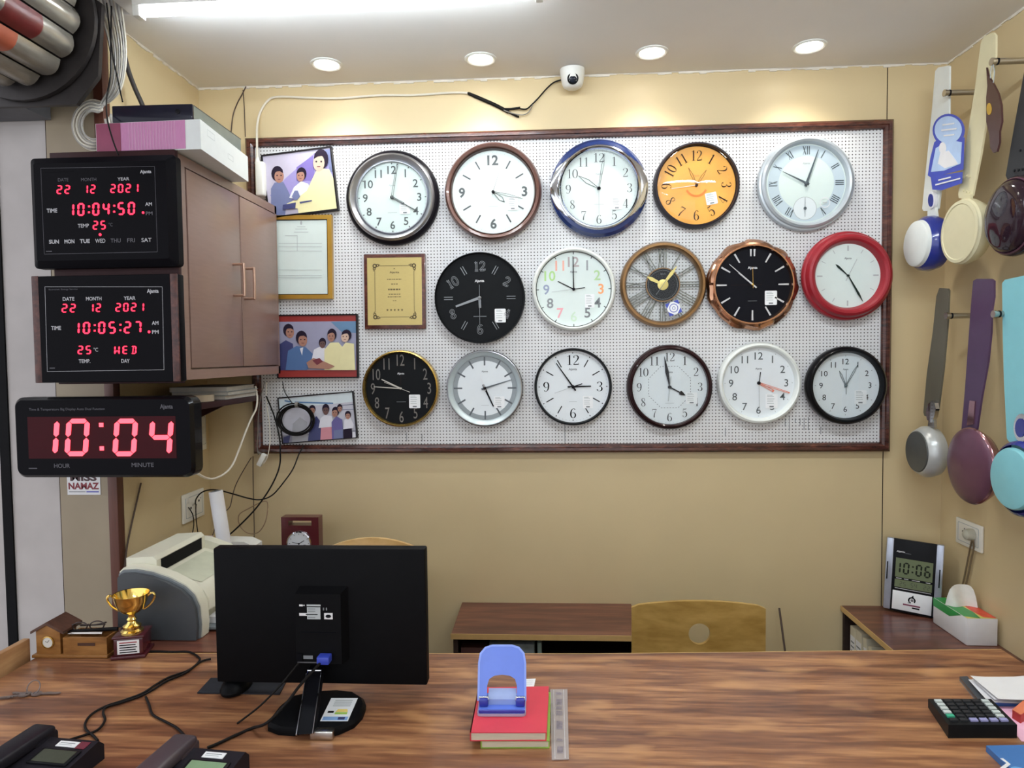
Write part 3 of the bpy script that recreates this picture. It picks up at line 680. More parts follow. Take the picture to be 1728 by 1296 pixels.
for i in range(1, 13):
    b = MB(); a = PI/2-2*PI*i/12; c, q = math.cos(a), math.sin(a)
    for o in ((-3, 3) if i == 12 else (0,)):
        b.M = Matrix.Translation((-o*k.s*q, o*k.s*c, k.z)) @ Matrix.Rotation(a, 4, 'Z')
        b.prism([((48 if i == 12 else 43)*k.s, -1.1*k.s), (60*k.s, -1.5*k.s), (60*k.s, 1.5*k.s), ((48 if i == 12 else 43)*k.s, 1.1*k.s)], 0, .002, MARK)
    b.build('hour_marker', k.t)
hand(k, 'hour_hand', -24, -20, MARK, 2.6, 1, tail=5, dz=.004); hand(k, 'minute_hand', -39.4, -35, MARK, 2.4, .9, tail=8, dz=.006); hand(k, 'second_hand', -.8, -30, GOLD, .8, .6, tail=6, dz=.008); hub(k, 2, GOLD)
sticker(k, 1301, 506, 20, 24, 1270.5, 483.5)

RED = mat('red_lacquer', (146, 24, 38), 0.38, var=0.06, scale=12)
k = wall_clock(1432.5, 464.8, 75.5, 0.06, 'red clock with broad stepped rim and plain white dial, over the board edge', lift=0.021)
case(k, [(0, 0), (.96, 0), (1, .01), (1, .02), (.98, .028), (.945, .032), (.94, .038), (.9, .05), (.85, .055), (.81, .054), (.77, .048), (.735, .036), (.715, .026)], RED, sharp=22)
dial_begin(k, .72, .026, FACE_MINT); ticks(k, 42, 51, 2.4, M_PLIGHT, [3, 6, 9, 12]); ticks(k, 43, 50, 1.0, M_PLIGHT, [1, 2, 4, 5, 7, 8, 10, 11]); logo(k, 29, 12, M_PGREY)
dial_end(k); DGREEN = mat('hand_dark_green', (34, 46, 42), .4)
hand(k, 'hour_hand', -20.7, -19.7, DGREEN, 1.8, 3.6, tail=0, dz=.003, shape='leaf', bulge=.8); hand(k, 'minute_hand', 24.6, 44, DGREEN, 2, 3.6, dz=.005, shape='leaf', bulge=.7); hand(k, 'second_hand', 13.8, -27.6, M_PLIGHT, .8, .6, tail=10, dz=.007); hub(k, 2, DGREEN)

# ---- bottom row
GOLDR = mat('gold_rim', (196, 164, 92), 0.22, metal=0.9, var=0.05); NGR = mat('num_taupe', (112, 106, 100), .5)
k = wall_clock(676.3, 655.7, 65, 0.045, 'black-dial clock in a thin gold rim with tall grey numerals, first in the bottom row')
case(k, [(0, 0), (.96, 0), (1, .008), (1, .03), (.985, .042), (.955, .045), (.93, .04), (.92, .024)], GOLDR)
dial_begin(k, .925, .022, BLKF); nums(k, 48, 19, NGR, wsc=.62, bold=0.0); logo(k, 25, 12, M_PWHITE); k.b.rect(-8*k.s, -23*k.s, 8*k.s, -22.2*k.s, k.zp, M_PGREY); k.b.rect(-.3*k.s, 4*k.s, .3*k.s, 22*k.s, k.zp, M_DKGAP)
dial_end(k); PALE = mat('hand_pale', (206, 200, 190), .4)
hand(k, 'hour_hand', -33, -16, PALE, 2.2, 1.6, dz=.003, tip=1); hand(k, 'minute_hand', -46, -3.5, PALE, 1.8, 1, dz=.005); hand(k, 'second_hand', -28, -11, PALE, .7, .6, tail=17, dz=.007); hub(k, 1.6, PALE)
sticker(k, 702, 677, 19, 23, 679, 655)

RINGG = mat('face_grey_ring', (142, 150, 154), .5, var=.02); TCH = mat('tick_charcoal', (82, 88, 94), .5)
k = wall_clock(818, 655.2, 64.5, 0.045, 'silver clock with grey ring dial and baton markers, without numerals')
case(k, [(0, 0), (.97, 0), (1, .008), (1, .036), (.985, .042), (.965, .043), (.955, .04)], SILV, mats=[CHAR, CHAR, CHAR, CHAR, SILV, SILV])
case(k, [(.96, .04), (.93, .036), (.85, .026), (.84, .022)], mat('rim_pale_silver', (196, 208, 212), .35, metal=.3, var=.02), 'bezel')
dial_begin(k, .85, .02, FACE_W); k.b.ring(46.5*k.s, 54*k.s, k.zp-.0003, RINGG, 80); ticks(k, 38.5, 53, 2.6, TCH); logo(k, 28, 11, M_PGREY, -29, M_PLIGHT)
dial_end(k); hand(k, 'hour_hand', 14.2, 31, M_PRINT, 3.2, 2, tail=7, dz=.003); hand(k, 'minute_hand', 45.5, -14, TCH, 3.2, 1, tail=6, dz=.005); hand(k, 'second_hand', -7.5, -22, M_PWHITE, .9, .7, tail=4, dz=.007); hub(k, 2.6, M_PRINT)
sticker(k, 842.5, 680, 18, 20, 818.4, 656)

k = wall_clock(966.8, 652.6, 65.2, 0.04, 'thin black-rimmed clock with serif 12, 3, 6 and 9 and slanted dashes')
case(k, [(0, 0), (.98, 0), (1, .006), (1, .032), (.985, .039), (.955, .039), (.935, .03), (.93, .022)], BLKM)
dial_begin(k, .935, .02, FACE_W); nums(k, 45, 16.5, M_PRINT, only=(3, 6, 9, 12), style='serif'); ticks(k, 38, 52, 1.7, M_PRINT, [1, 2, 4, 5, 7, 8, 10, 11]); ticks(k, 56, 58, 1.5, M_PRINT); minutes(k, 57, 58, .5, M_PGREY); logo(k, 29, 14, M_PGREY, -25, M_PLIGHT)
dial_end(k); hand(k, 'hour_hand', 30.5, -.7, M_PRINT, 2.8, 2, tail=9, dz=.003); hand(k, 'minute_hand', -27.8, -40, M_PRINT, 2.6, 1.4, tail=8, dz=.005); hand(k, 'second_hand', -31, 10.5, M_PLIGHT, .7, .6, dz=.007); hub(k, 2.8, M_PRINT)
b = MB(); b.M = Matrix.Translation((0, 0, k.z+.0075)); b.bar((0, 0), (15.7*k.s, 5*k.s), 1.5*k.s, 0, M_PRINT); b.build('second_hand_tail', k.t)  # short dark tail end of this clock's second hand
sticker(k, 992, 680, 17, 21, 966.9, 653.7)

MAROON = mat('rim_dark_maroon', (40, 20, 22), 0.3, var=0.05, coat=.12)
k = wall_clock(1130.3, 653.3, 72, 0.05, 'dark maroon clock with serif numerals round a dashed octagon')
case(k, [(0, 0), (.95, 0), (1, .01), (.995, .026), (.97, .036), (.95, .038), (.94, .045), (.91, .049), (.88, .044), (.87, .026)], MAROON)
dial_begin(k, .875, .024, FACE_W); nums(k, 51, 14.5, M_PRINT, style='serif', wk=.8, sx=.9)
for i in range(8):
    a0 = math.radians(22.5+45*i); a1 = a0+math.radians(45); r = 38*k.s; p, q = Vector((r*math.cos(a0), r*math.sin(a0))), Vector((r*math.cos(a1), r*math.sin(a1)))
    for j in range(6): u = p+(q-p)*(j/6); v = p+(q-p)*((j+.5)/6); k.b.bar(u, v, .9*k.s, k.zp, M_PGREY)
minutes(k, 60.5, 61.5, .4, M_PGREY); logo(k, 25, 11, M_PGREY, -27, M_PLIGHT)
dial_end(k); hand(k, 'hour_hand', 26, 14, M_PRINT, 2.2, 7, dz=.003, shape='spade', bulge=.7); hand(k, 'minute_hand', -9, -52, M_PRINT, 2.2, 6, dz=.005, shape='leaf', bulge=.5); hand(k, 'second_hand', 2, -18, M_PLIGHT, 1.2, 1, dz=.007, tail=24); hub(k, 3, M_PRINT)
sticker(k, 1166, 672, 19, 20, 1129.3, 652.8); cover(k, .88, .036)

CORAL = mat('hand_coral', (226, 130, 106), .4, var=.02)
k = wall_clock(1281, 646.5, 69, 0.045, 'white clock with plain grey numerals and coral-coloured hands')
case(k, [(0, 0), (.97, 0), (1, .008), (1, .026), (.98, .04), (.93, .045), (.9, .042), (.865, .026), (.86, .02)], WPL)
dial_begin(k, .865, .02, FACE_W); nums(k, 46, 12.5, NUMD, bold=0.005); ticks(k, 55, 57, 1.0, M_PLIGHT); logo(k, 24, 11, M_PGREY)
dial_end(k); hand(k, 'hour_hand', 25, 14, CORAL, 3.4, 4, dz=.003, outline=1.0); hand(k, 'minute_hand', 51, 17, CORAL, 3.6, 2.4, dz=.005, outline=.9); hand(k, 'second_hand', 1, 47, M_PLIGHT, .8, .6, dz=.0068); hub(k, 2.8, M_PRINT)
b = MB(); b.M = Matrix.Translation((0, 0, k.z+.0075)); b.bar((0, 0), (2.3*k.s, 18.5*k.s), 1.4*k.s, 0, M_PRINT); b.build('second_hand_tail', k.t)  # black counter-end of the second hand, pointing up
sticker(k, 1301, 677, 20, 25, 1279.4, 646.3)

k = wall_clock(1428, 650.5, 66.3, 0.052, 'thick glossy black clock with plain numerals, in the lower corner of the board', lift=0.021)
GBLK = mat('rim_black_gloss', (14, 14, 17), 0.28, var=0.05, coat=.1)
case(k, [(0, 0), (.96, 0), (1, .01), (1, .028), (.98, .042), (.93, .05), (.88, .05), (.85, .04), (.835, .026)], GBLK)
dial_begin(k, .84, .024, FACE_W); nums(k, 40.5, 9.5, M_PRINT, bold=0.0); ticks(k, 49, 51, .8, M_PGREY); logo(k, 27, 9, M_PGREY)
dial_end(k); HG = mat('hand_grey_green', (92, 102, 104), .4)
hand(k, 'hour_hand', -11, -25, HG, 2.4, 3.8, tail=4, dz=.003, shape='leaf', bulge=.7, outline=.8); hand(k, 'minute_hand', 19.7, -36, HG, 2.4, 3.6, tail=4, dz=.005, shape='leaf', bulge=.65, outline=.8); hand(k, 'second_hand', 0, -27, M_PGREY, .8, .6, tail=15, dz=.007); hub(k, 2.4, HG)
sticker(k, 1453, 671, 20, 24, 1428.2, 650.7); cover(k, .85, .036)
# ================================================================ FRAMED PICTURES ON THE BOARD
SKIN = mat('print_skin', (168, 122, 104), .5, var=.02); SKIN2 = mat('print_skin_dark', (98, 70, 66), .5, var=.02); HAIR = mat('print_hair', (40, 32, 48), .5)
def pc(n, c): return mat('print_'+n, c, .45, var=.03)
PCREAM = pc('cream', (226, 218, 168)); PLAV = pc('lavender', (186, 180, 200)); PNAVY = pc('navy', (58, 62, 110)); PBLUE = pc('suit_blue', (78, 110, 158)); PSTEEL = pc('steel_blue', (110, 118, 158)); PPALE = pc('pale', (222, 222, 232)); PPURP = pc('purple', (120, 104, 176)); PROOM = pc('room', (152, 152, 178)); PROSE = pc('rose', (206, 138, 150))
GPIC = glass('picture_glass')
class Pic:
    def __init__(s, name, label, cat, corners, depth, group=None):
        """corners: TL TR BR BL photo pixels of the outer edge"""
        s.y = YB-depth; pts = [P(*c, Y=s.y) for c in corners]; c = sum(pts, Vector())/4
        e = (pts[1]-pts[0])+(pts[2]-pts[3]); s.a = math.atan2(e.z, e.x)
        s.w = e.length/2; s.h = ((pts[0]-pts[3])+(pts[1]-pts[2])).length/2; s.c = c; s.d = depth
        s.t = thing(name, label, cat, (c.x, YB-.0015, c.z), (PI/2, -s.a, 0), group); s.z = depth
        s.t.rotation_mode = 'QUATERNION'
        s.t.rotation_quaternion = (Matrix.Rotation(PI/2, 4, 'X') @ Matrix.Rotation(s.a, 4, 'Z')).to_quaternion()
        s.layer = 0
    def L(s, px, py):
        p = P(px, py, Y=s.y)-s.c; c, q = math.cos(-s.a), math.sin(-s.a)
        return (p.x*c-p.z*q, p.x*q+p.z*c)
    def frame(s, fw, m, fd=None, back=None, nm='frame'):
        W, H = s.w/2, s.h/2; o = [(-W, -H), (W, -H), (W, H), (-W, H)]; i = [(-W+fw, -H+fw), (W-fw, -H+fw), (W-fw, H-fw), (-W+fw, H-fw)]
        b = MB(); b.frame(o, i, 0, s.d, m); b.build(nm, s.t); s.iw, s.ih = W-fw, H-fw
    def begin(s, m): s.b = MB(); s.z = s.d-.004; s.b.prism([(-s.iw, -s.ih), (s.iw, -s.ih), (s.iw, s.ih), (-s.iw, s.ih)], .001, s.z, m); return s
    def clip(s, q): return (max(-s.iw, min(s.iw, q[0])), max(-s.ih, min(s.ih, q[1])))
    def poly(s, pts, m):
        s.layer += 1; s.b.poly([s.clip(s.L(*p)) for p in pts], s.z+.00025*s.layer, m)
    def ell(s, px, py, rx, ry, m): s.poly([(px+rx*math.cos(2*PI*i/16), py+ry*math.sin(2*PI*i/16)) for i in range(16)], m)
    def head(s, px, py, rx, ry, m=None, look=0):
        s.ell(px-.2*look*rx, py-ry*.25, rx*1.12, ry*1.0, HAIR); s.ell(px+.15*look*rx, py+ry*.12, rx*.88, ry*.85, m or SKIN)
        s.poly([(px-rx*.9, py-ry*.25), (px-rx*.8, py-ry*.8), (px, py-ry*1.1), (px+rx*.8, py-ry*.8), (px+rx*.9, py-ry*.3), (px+rx*.3, py-ry*.55), (px-rx*.3, py-ry*.5)], HAIR)
        for q in (-.38, .38): s.ell(px+(q+.15*look)*rx, py, rx*.14, ry*.09, HAIR)
        s.poly([(px+(-.3+.15*look)*rx, py+ry*.45), (px+(.3+.15*look)*rx, py+ry*.45), (px+(.2+.15*look)*rx, py+ry*.55), (px+(-.2+.15*look)*rx, py+ry*.55)], pc('lip', (120, 66, 70)))
    def done(s): return s.b.build('photo_print', s.t)
PHG = 'framed pictures on the pegboard'
M_BF = mat('thin_black_frame', (32, 28, 30), .35)
# tilted photo at the top
p = Pic('framed_photo', 'tilted framed photo of three men, at the top of the pegboard beside the cabinet', 'picture', ((440, 261.5), (558.5, 246.5), (571.5, 354), (453, 369)), .02, PHG)
p.frame(.006, M_BF); p.begin(PLAV)
p.poly([(455, 330), (482, 300), (530, 258), (562, 250), (566, 330), (500, 350)], pc('lilac', (150, 140, 196)))
p.poly([(500, 282), (528, 262), (531, 305), (500, 305)], PPURP); p.poly([(548, 252), (560, 252), (566, 290), (556, 290)], PSTEEL)
p.poly([(458, 372), (457, 318), (463, 308), (478, 307), (486, 322), (496, 345), (482, 352), (482, 372)], PSTEEL); p.head(469.5, 296, 9, 13, look=1)
p.poly([(488, 334), (496, 316), (508, 306), (520, 310), (528, 330), (520, 340)], PPALE); p.head(508, 296, 7.5, 11, look=-.6)
p.poly([(500, 336), (518, 322), (533, 290), (540, 284), (556, 286), (564, 300), (572, 352), (504, 360)], PCREAM); p.poly([(484, 344), (506, 334), (536, 330), (534, 346), (500, 352)], PCREAM)
p.head(540, 273, 11, 17, pc('skin_pale', (206, 176, 156)), look=-1)
p.poly([(493, 332), (498, 322), (503, 322), (507, 332), (502, 338), (497, 338)], PSTEEL); p.poly([(478, 346), (500, 342), (499, 352), (478, 354)], PNAVY); p.poly([(506, 341), (527, 338), (527, 340), (507, 344)], PNAVY)
p.done()
# certificate
GF = mat('gilt_frame', (196, 152, 64), .28, metal=.75, var=.06)
p = Pic('framed_certificate', 'gold-framed pale certificate half hidden behind the wall cabinet', 'picture', ((444, 363.5), (560, 362.5), (560.5, 504), (444.5, 505)), .02, PHG)
p.frame(.017, GF); p.begin(mat('certificate_paper', (212, 224, 220), .5, var=.015))
W, H = p.iw, p.ih; p.b.frame([(-W, -H), (W, -H), (W, H), (-W, H)], [(-W+.003, -H+.003), (W-.003, -H+.003), (W-.003, H-.003), (-W+.003, H-.003)], p.z, p.z+.002, M_BF)
for px, py, hw_ in ((508, 382, 7), (508, 386, 10), (508, 391, 12)): p.poly([(px-hw_, py), (px+hw_, py), (px+hw_, py+1), (px-hw_, py+1)], M_PLIGHT)
p.ell(508, 376, 1.8, 3.4, M_PLIGHT)
for py in (410, 416, 423, 455, 464.5, 468): p.poly([(470, py), (543, py), (543, py+.7), (470, py+.7)], M_PLIGHT)
p.poly([(481, 397), (502, 397), (502, 397.8), (481, 397.8)], M_PLIGHT); p.poly([(501.3, 397), (502, 397), (502, 424), (501.3, 424)], M_PLIGHT); p.done()
# red-matted photo
REDM = mat('red_mount', (150, 44, 38), .45, var=.04)
p = Pic('framed_photo', 'framed photo with red bands above and below five men shaking hands', 'picture', ((466, 531), (603, 530), (604, 637.5), (467, 639)), .02, PHG)
p.frame(.005, M_BF); p.begin(REDM)
p.poly([(470, 543), (600.5, 542), (601, 624.5), (470, 625)], PROOM); p.poly([(558, 543), (600.5, 542), (600.5, 562), (576, 560)], pc('teal', (96, 132, 168)))
p.poly([(470, 625), (470, 582), (482, 574), (494, 580), (498, 625)], PNAVY); p.head(488, 560, 8, 11, look=1)
p.poly([(482, 624.5), (486, 592), (500, 584), (516, 586), (531, 600), (528, 612), (518, 624.5)], PBLUE); p.head(510, 573, 8.5, 12, look=.8); p.poly([(506, 588), (512, 586), (510, 600)], PPALE)
p.poly([(526, 608), (530, 590), (540, 585), (550, 588), (556, 610), (548, 618)], PPALE); p.head(544.5, 580, 5.5, 8, SKIN2)
p.poly([(548, 624.5), (548, 590), (558, 578), (572, 578), (582, 590), (582, 624.5)], PCREAM); p.head(560, 567, 7, 10, look=-.5)
p.poly([(572, 624.5), (576, 588), (584, 578), (598, 580), (600, 624.5)], PCREAM); p.head(584, 568, 7.5, 9.5, pc('skin_pale', (206, 176, 156)), look=-1)
p.poly([(518, 612), (530, 604), (548, 610), (566, 618), (556, 623), (522, 621)], SKIN); p.poly([(528, 608), (540, 604), (546, 610), (536, 616)], pc('dark_red', (110, 40, 52))); p.done()
# lower tilted photo
p = Pic('framed_photo', 'tilted black-framed photo of people in a hall behind the hanging black cable coil', 'picture', ((468, 671), (595.5, 660), (603.5, 739), (476, 749.5)), .016, PHG)
p.frame(.004, M_BF); p.begin(pc('hall', (196, 196, 208)))
p.poly([(470, 674), (595, 662), (597, 678), (471, 690)], pc('banner', (214, 226, 232)))
for x0, x1, y in ((497, 562, 677.5), (480, 490, 675)): p.poly([(x0, y), (x1, y-(x1-x0)*.0+2), (x1, y+4.4), (x0, y+2.4)], pc('banner_text', (90, 130, 176)))
for y in (684, 692): p.poly([(570, y), (597, y-2), (597, y-1.2), (570, y+.8)], PNAVY)
p.poly([(478, 754), (477, 735), (604, 726), (604.5, 743)], pc('hall_floor', (140, 140, 156)))
p.poly([(478, 752), (478, 738), (490, 734), (488, 752)], PNAVY); p.poly([(493, 752), (494, 715), (506, 704), (518, 712), (520, 748)], pc('grey_shirt', (168, 168, 176)))
p.poly([(520, 748), (524, 712), (534, 702), (544, 716), (542, 746)], PNAVY); p.head(527, 692, 5, 7)
p.poly([(541, 744), (542, 720), (563, 718), (562, 742)], PROSE); p.poly([(538, 722), (541, 706), (548, 700), (560, 702), (564, 720)], PPALE); p.head(550, 692, 5.5, 8.5, SKIN2)
p.poly([(561, 742), (560, 712), (568, 702), (578, 708), (580, 740)], pc('plum', (98, 90, 150))); p.poly([(564, 742), (564, 726), (579, 724), (580, 740)], PSTEEL); p.head(566, 696, 5.5, 8, look=-.7); p.head(574, 689, 4, 6)
p.poly([(581, 743), (580, 722), (594, 720), (596, 741)], HAIR); p.poly([(580, 724), (582, 708), (592, 704), (598, 716), (597, 722)], PPALE); p.head(588, 701, 4.5, 6.5)
p.poly([(596, 740), (596, 728), (601, 728), (602, 740)], PPALE); p.done()
# plaque
GPL = mat('plaque_gold', (188, 168, 104), .38, metal=.25, var=.05, scale=60, stretch=(1, 30, 1)); PEN = mat('engraving', (84, 70, 34), .5); MAH = wood('plaque_wood', (62, 30, 26), (84, 42, 34), (108, 60, 46), .25, (8, 20, 8), coat=.3)
p = Pic('award_plaque', 'gold award plaque on a dark wooden backing, between photos and black clock', 'plaque', ((613.5, 428.5), (717, 427.5), (719, 555), (615.5, 556)), .018)
b = MB(); b.box((-p.w/2, -p.h/2, 0), (p.w/2, p.h/2, p.d), MAH, bev=.004); b.build('backing', p.t)
p.iw, p.ih = p.w/2-.014, p.h/2-.016; p.begin(GPL); p.z = p.d+.0015
p.b.prism([(-p.iw, -p.ih), (p.iw, -p.ih), (p.iw, p.ih), (-p.iw, p.ih)], p.d-.002, p.z, GPL)
W, H = p.iw*.72, p.ih*.76; zz = p.z+.0004
for x0, y0, x1, y1 in ((-W+.02, H, W-.02, H), (-W+.02, -H, W-.02, -H), (-W, -H+.02, -W, H-.02), (W, -H+.02, W, H-.02)): p.b.bar((x0, y0), (x1, y1), .0018, zz, PEN)
for sx in (-1, 1):
    for sy in (-1, 1):
        x, y = sx*W, sy*H
        for q in ((0, 0, .009), (-.011, .002, .006), (.002, -.011, .006), (-.018, .003, .003), (.003, -.018, .003)): p.b.ring(q[2]*.45, q[2], zz, PEN, 14, (x-sx*(abs(q[0]) if q[0] < 0 else -q[0]), y-sy*(abs(q[1]) if q[1] < 0 else -q[1])))
p.b.text('Ajanta', 0, p.ih*.56, .010, zz, PEN, w=.038, bold=.02); p.b.poly([(-.004, p.ih*.66), (.004, p.ih*.66), (0, p.ih*.69)], zz, PEN)
for y, ww, hh_ in ((.36, .058, .003), (.22, .026, .003), (.06, .05, .0055), (-.08, .046, .003), (-.16, .054, .003), (-.28, .014, .002)): 
    n = max(3, int(ww/.006)); rq = random.Random(int(y*100)+7)
    x = -ww/2
    while x < ww/2:
        l = rq.uniform(.004, .011); p.b.rect(x, p.ih*y-hh_/2, min(x+l, ww/2), p.ih*y+hh_/2, zz, PEN); x += l+.0022
for i in range(5):
    cx_ = (-2+i)*.0145; p.b.poly([(cx_+(.0052 if j % 2 == 0 else .0023)*math.sin(2*PI*j/10), -p.ih*.55+(.0052 if j % 2 == 0 else .0023)*math.cos(2*PI*j/10)) for j in range(10)], zz, PEN)
p.b.build('engraved_plate', p.t)

# ================================================================ CABLES AND CAMERA AT THE BACK WALL
C_WHITE = mat('cable_white', (226, 220, 206), .5, var=.03); C_BLACK = mat('cable_black', (26, 24, 24), .5); C_BROWN = mat('cable_brown', (70, 52, 42), .5); C_GREY = mat('cable_grey', (128, 124, 118), .5)
def cable(name, label, pts, r, m, group=None, n=7, smooth=6):
    """pts are points of the room"""
    b = MB(); b.tube(pts, r, m, n, smooth); c = Vector(pts[0]); o = b.build(name, None, 60, c); return tag(o, label, 'cable', group)
def pp(Y, *xy): return [P(x, y, Y=Y) for x, y in xy]
yb = YB-.03; yw = YW-.006
cable('cable', 'white cable running along the top of the back wall down to the white plug adaptor', pp(yb, (434, 276), (433.5, 235))+[P(434, 212, Y=YW-.02), P(439, 190, Y=yw), P(452, 170, Y=yw), P(470, 163.5, Y=yw), P(520, 165, Y=yw), P(570, 166, Y=yw), P(640, 161, Y=yw), P(700, 160.5, Y=yw), P(760, 156.5, Y=yw), P(789, 157, Y=yw)], .0045, C_WHITE)
b = MB(); b.tube(pp(yw, (789, 157), (812, 167), (835, 177), (858, 189)), [.004, .0065, .006, .007], C_BLACK, 8, 5); b.tube(pp(yw, (858, 189), (872, 196), (876, 197)), .004, C_BLACK, 8, 4); b.tube(pp(yw-.006, (852, 184), (862, 184), (878, 182)), .0045, C_BLACK, 8, 4)
c0 = P(789, 157, Y=yw); tag(b.build('cable_joint', None, 60, c0), 'black taped cable joint hanging on the wall left of the security camera', 'cable')
cable('cable', 'thin black camera lead looping from the taped joint up to the security camera', pp(yw-.008, (876, 183), (888, 184), (898, 176), (908, 166), (922, 150), (935, 139), (950, 134)), .0028, C_BLACK)
cable('cable', 'thin pale camera lead sagging under the taped joint', pp(yw-.008, (850, 186), (864, 191), (882, 194), (893, 188), (900, 174), (906, 167)), .002, C_GREY)
cable('cable', 'thin brown wire curving from the ceiling corner down behind the recorder', pp(yw, (415, 146), (408, 160), (400, 175), (393, 195), (390, 222), (389, 236)), .0022, C_BROWN)
cable('cable', 'thin straight brown wire dropping from the ceiling to the pegboard frame', pp(yw, (410, 152), (412, 180), (413, 205), (414, 231)), .0016, C_BROWN)
# security camera
c = P(966, 120, Y=YW-.06)
t = thing('security_camera', 'white dome security camera where back wall meets ceiling', 'camera', (c.x, c.y, ZC), (math.radians(4), 0, 0))
b = MB(); b.lathe([(0, 0), (.046, 0), (.047, -.012), (.0465, -.016), (.044, -.034), (.040, -.054), (.034, -.066), (.022, -.073), (0, -.075)], M_WHITE, 40); b.build('housing', t)
lm = Matrix.Translation((0, -.0365, -.046)) @ Matrix.Rotation(math.radians(97), 4, 'X')
b = MB(); b.M = lm; b.lathe([(.021, -.004), (.021, .003), (.019, .005), (.015, .004)], BLKM, 32); b.build('lens_ring', t)
b = MB(); b.M = lm; b.lathe([(.015, .002), (.010, .005), (0, .0065)], mat('lens_dark', (26, 32, 44), .08, coat=.6), 28); b.build('lens', t)
# plug adaptor hanging on the board
c = P(440, 302, Y=YB-.03)
t = thing('plug_adaptor', 'white plug-in power adaptor on the white cable by the tilted photo', 'power adaptor', (c.x, YB-.012, c.z), WALLROT)
b = MB(); b.box((-.018, -.068, 0), (.018, .066, .032), M_WHITE, bev=.008, seg=3); b.build('body', t)
b = MB(); b.lathe([(.011, -.005), (.008, .01), (.006, .02), (.006, 0)], M_WHITE, 16); b.M = Matrix.Identity(4)
b.v = [(x-.012, .066+z, .016+y) for x, y, z in b.v]; b.build('strain_relief', t)

# ================================================================ WALL CABINET
CAB = mat('cabinet_brown', (138, 112, 103), .32, var=.045, scale=14, stretch=(1, 1, 9)); CABD = mat('cabinet_edge_dark', (58, 38, 40), .4, var=.06)
CXR = -1.056; z0, z1 = 1.439, 2.094
t = thing('wall_cabinet', 'brown two-door hanging cabinet with the digital clocks on its near end', 'cabinet', (-1.22, 2.27, z0))
def loc(b, nm, par, sharp=38):
    o = b.build(nm, par, sharp); o.location = -Vector(par.location) if False else (0, 0, 0)
    me = o.data; me.transform(par.matrix_basis.inverted() if par.rotation_euler else Matrix.Translation(-Vector(par.location))); return o
def inv(par):
    return (Matrix.Translation(par.location) @ par.rotation_euler.to_matrix().to_4x4()).inverted()
def put(b, nm, par, sharp=38, chain=None):
    """vertices were given in room coordinates: bring them into the parent's space"""
    o = b.build(nm, par, sharp); o.data.transform(inv(par)); return o
b = MB(); b.box((-1.386, 1.915, z0), (CXR-.02, 2.625, z1), CAB)
b.box((CXR-.022, 1.915, z0), (CXR-.006, 1.955, z1), CAB); b.box((CXR-.022, 1.955, z0), (CXR-.006, 2.625, z0+.03), CAB); b.box((CXR-.022, 1.955, z1-.03), (CXR-.006, 2.625, z1), CAB); b.box((CXR-.022, 2.61, z0), (CXR-.006, 2.625, z1), CAB)
put(b, 'body', t)
xl = P(84, 250, Y=1.9).x
b = MB(); b.box((xl, 1.897, z0-.008), (CXR-.002, 1.915, z1+.004), CABD, bev=.002); put(b, 'end_panel', t)
for i, (ya, yb2, zb, zt, hy) in enumerate(((1.958, 2.297, z0+.034, z1-.034, 2.238), (2.303, 2.607, z0+.034, z1-.034, 2.303+.035))):
    b = MB(); b.box((CXR-.02, ya, zb), (CXR-.003, yb2, zt), CAB, bev=.003); d = put(b, 'door', t)
    hy = (2.238, 2.318)[i]; za, zc = 1.713-(i*.004), 1.817-(i*.004)
    b = MB(); b.tube([(CXR-.004, hy, zc), (CXR+.028, hy, zc), (CXR+.034, hy, zc-.006), (CXR+.034, hy, za+.006), (CXR+.028, hy, za), (CXR-.004, hy, za)], .0048, mat('handle_bronze', (196, 164, 146), .3, metal=.8), 10, smooth=3)
    h = b.build('handle', d); h.data.transform(inv(t))
# shelf under the cabinet with papers on it
t = thing('wall_shelf', 'dark brown shelf on the wall under the hanging cabinet', 'shelf', (-1.25, 2.36, 1.345))
b = MB(); b.box((-1.386, 2.112, 1.338), (-1.115, 2.55, 1.358), CABD, bev=.002); put(b, 'board', t)
for yy in (2.2, 2.47):
    b = MB(); b.prism([(-1.386, 1.338), (-1.386, 1.25), (-1.376, 1.25), (-1.20, 1.332), (-1.20, 1.338)], yy-.006, yy+.006, CABD, axis='y'); put(b, 'bracket', t)
PAP = mat('paper_grey', (196, 192, 184), .7, var=.08, scale=40)
zs = 1.3585
for i, (th, dx, lb) in enumerate(((.014, 0, 'grey booklet at the bottom of the pile on the shelf under the cabinet'), (.012, .006, 'grey booklet in the middle of the pile on the shelf under the cabinet'), (.016, -.004, 'pale booklet on top of the pile on the shelf under the cabinet'))):
    t = thing('booklet', lb, 'booklet', (-1.22+dx, 2.41, zs), (0, 0, .03*i), 'booklets on the shelf under the cabinet')
    b = MB(); b.box((-.10, -.125, .001), (.098, .125, th-.001), PAP); b.build('pages', t)
    b = MB(); b.box((-.10, -.127, 0), (.101, .127, .001), M_PLIGHT); b.box((-.10, -.127, th-.001), (.101, .127, th), M_PLIGHT); b.build('cover', t); zs += th+.0005
t = thing('adhesive_tape_roll', 'roll of clear tape lying on the near end of the shelf under the cabinet', 'tape', (-1.165, 2.2, 1.3585))
b = MB(); b.lathe([(.026, 0), (.042, 0), (.042, .022), (.026, .022), (.026, 0)], mat('tape_clear', (186, 172, 150), .3), 32); b.build('roll', t)
b = MB(); b.lathe([(.023, 0), (.026, 0), (.026, .022), (.023, .022), (.023, 0)], M_WHITE, 32); b.build('core', t)

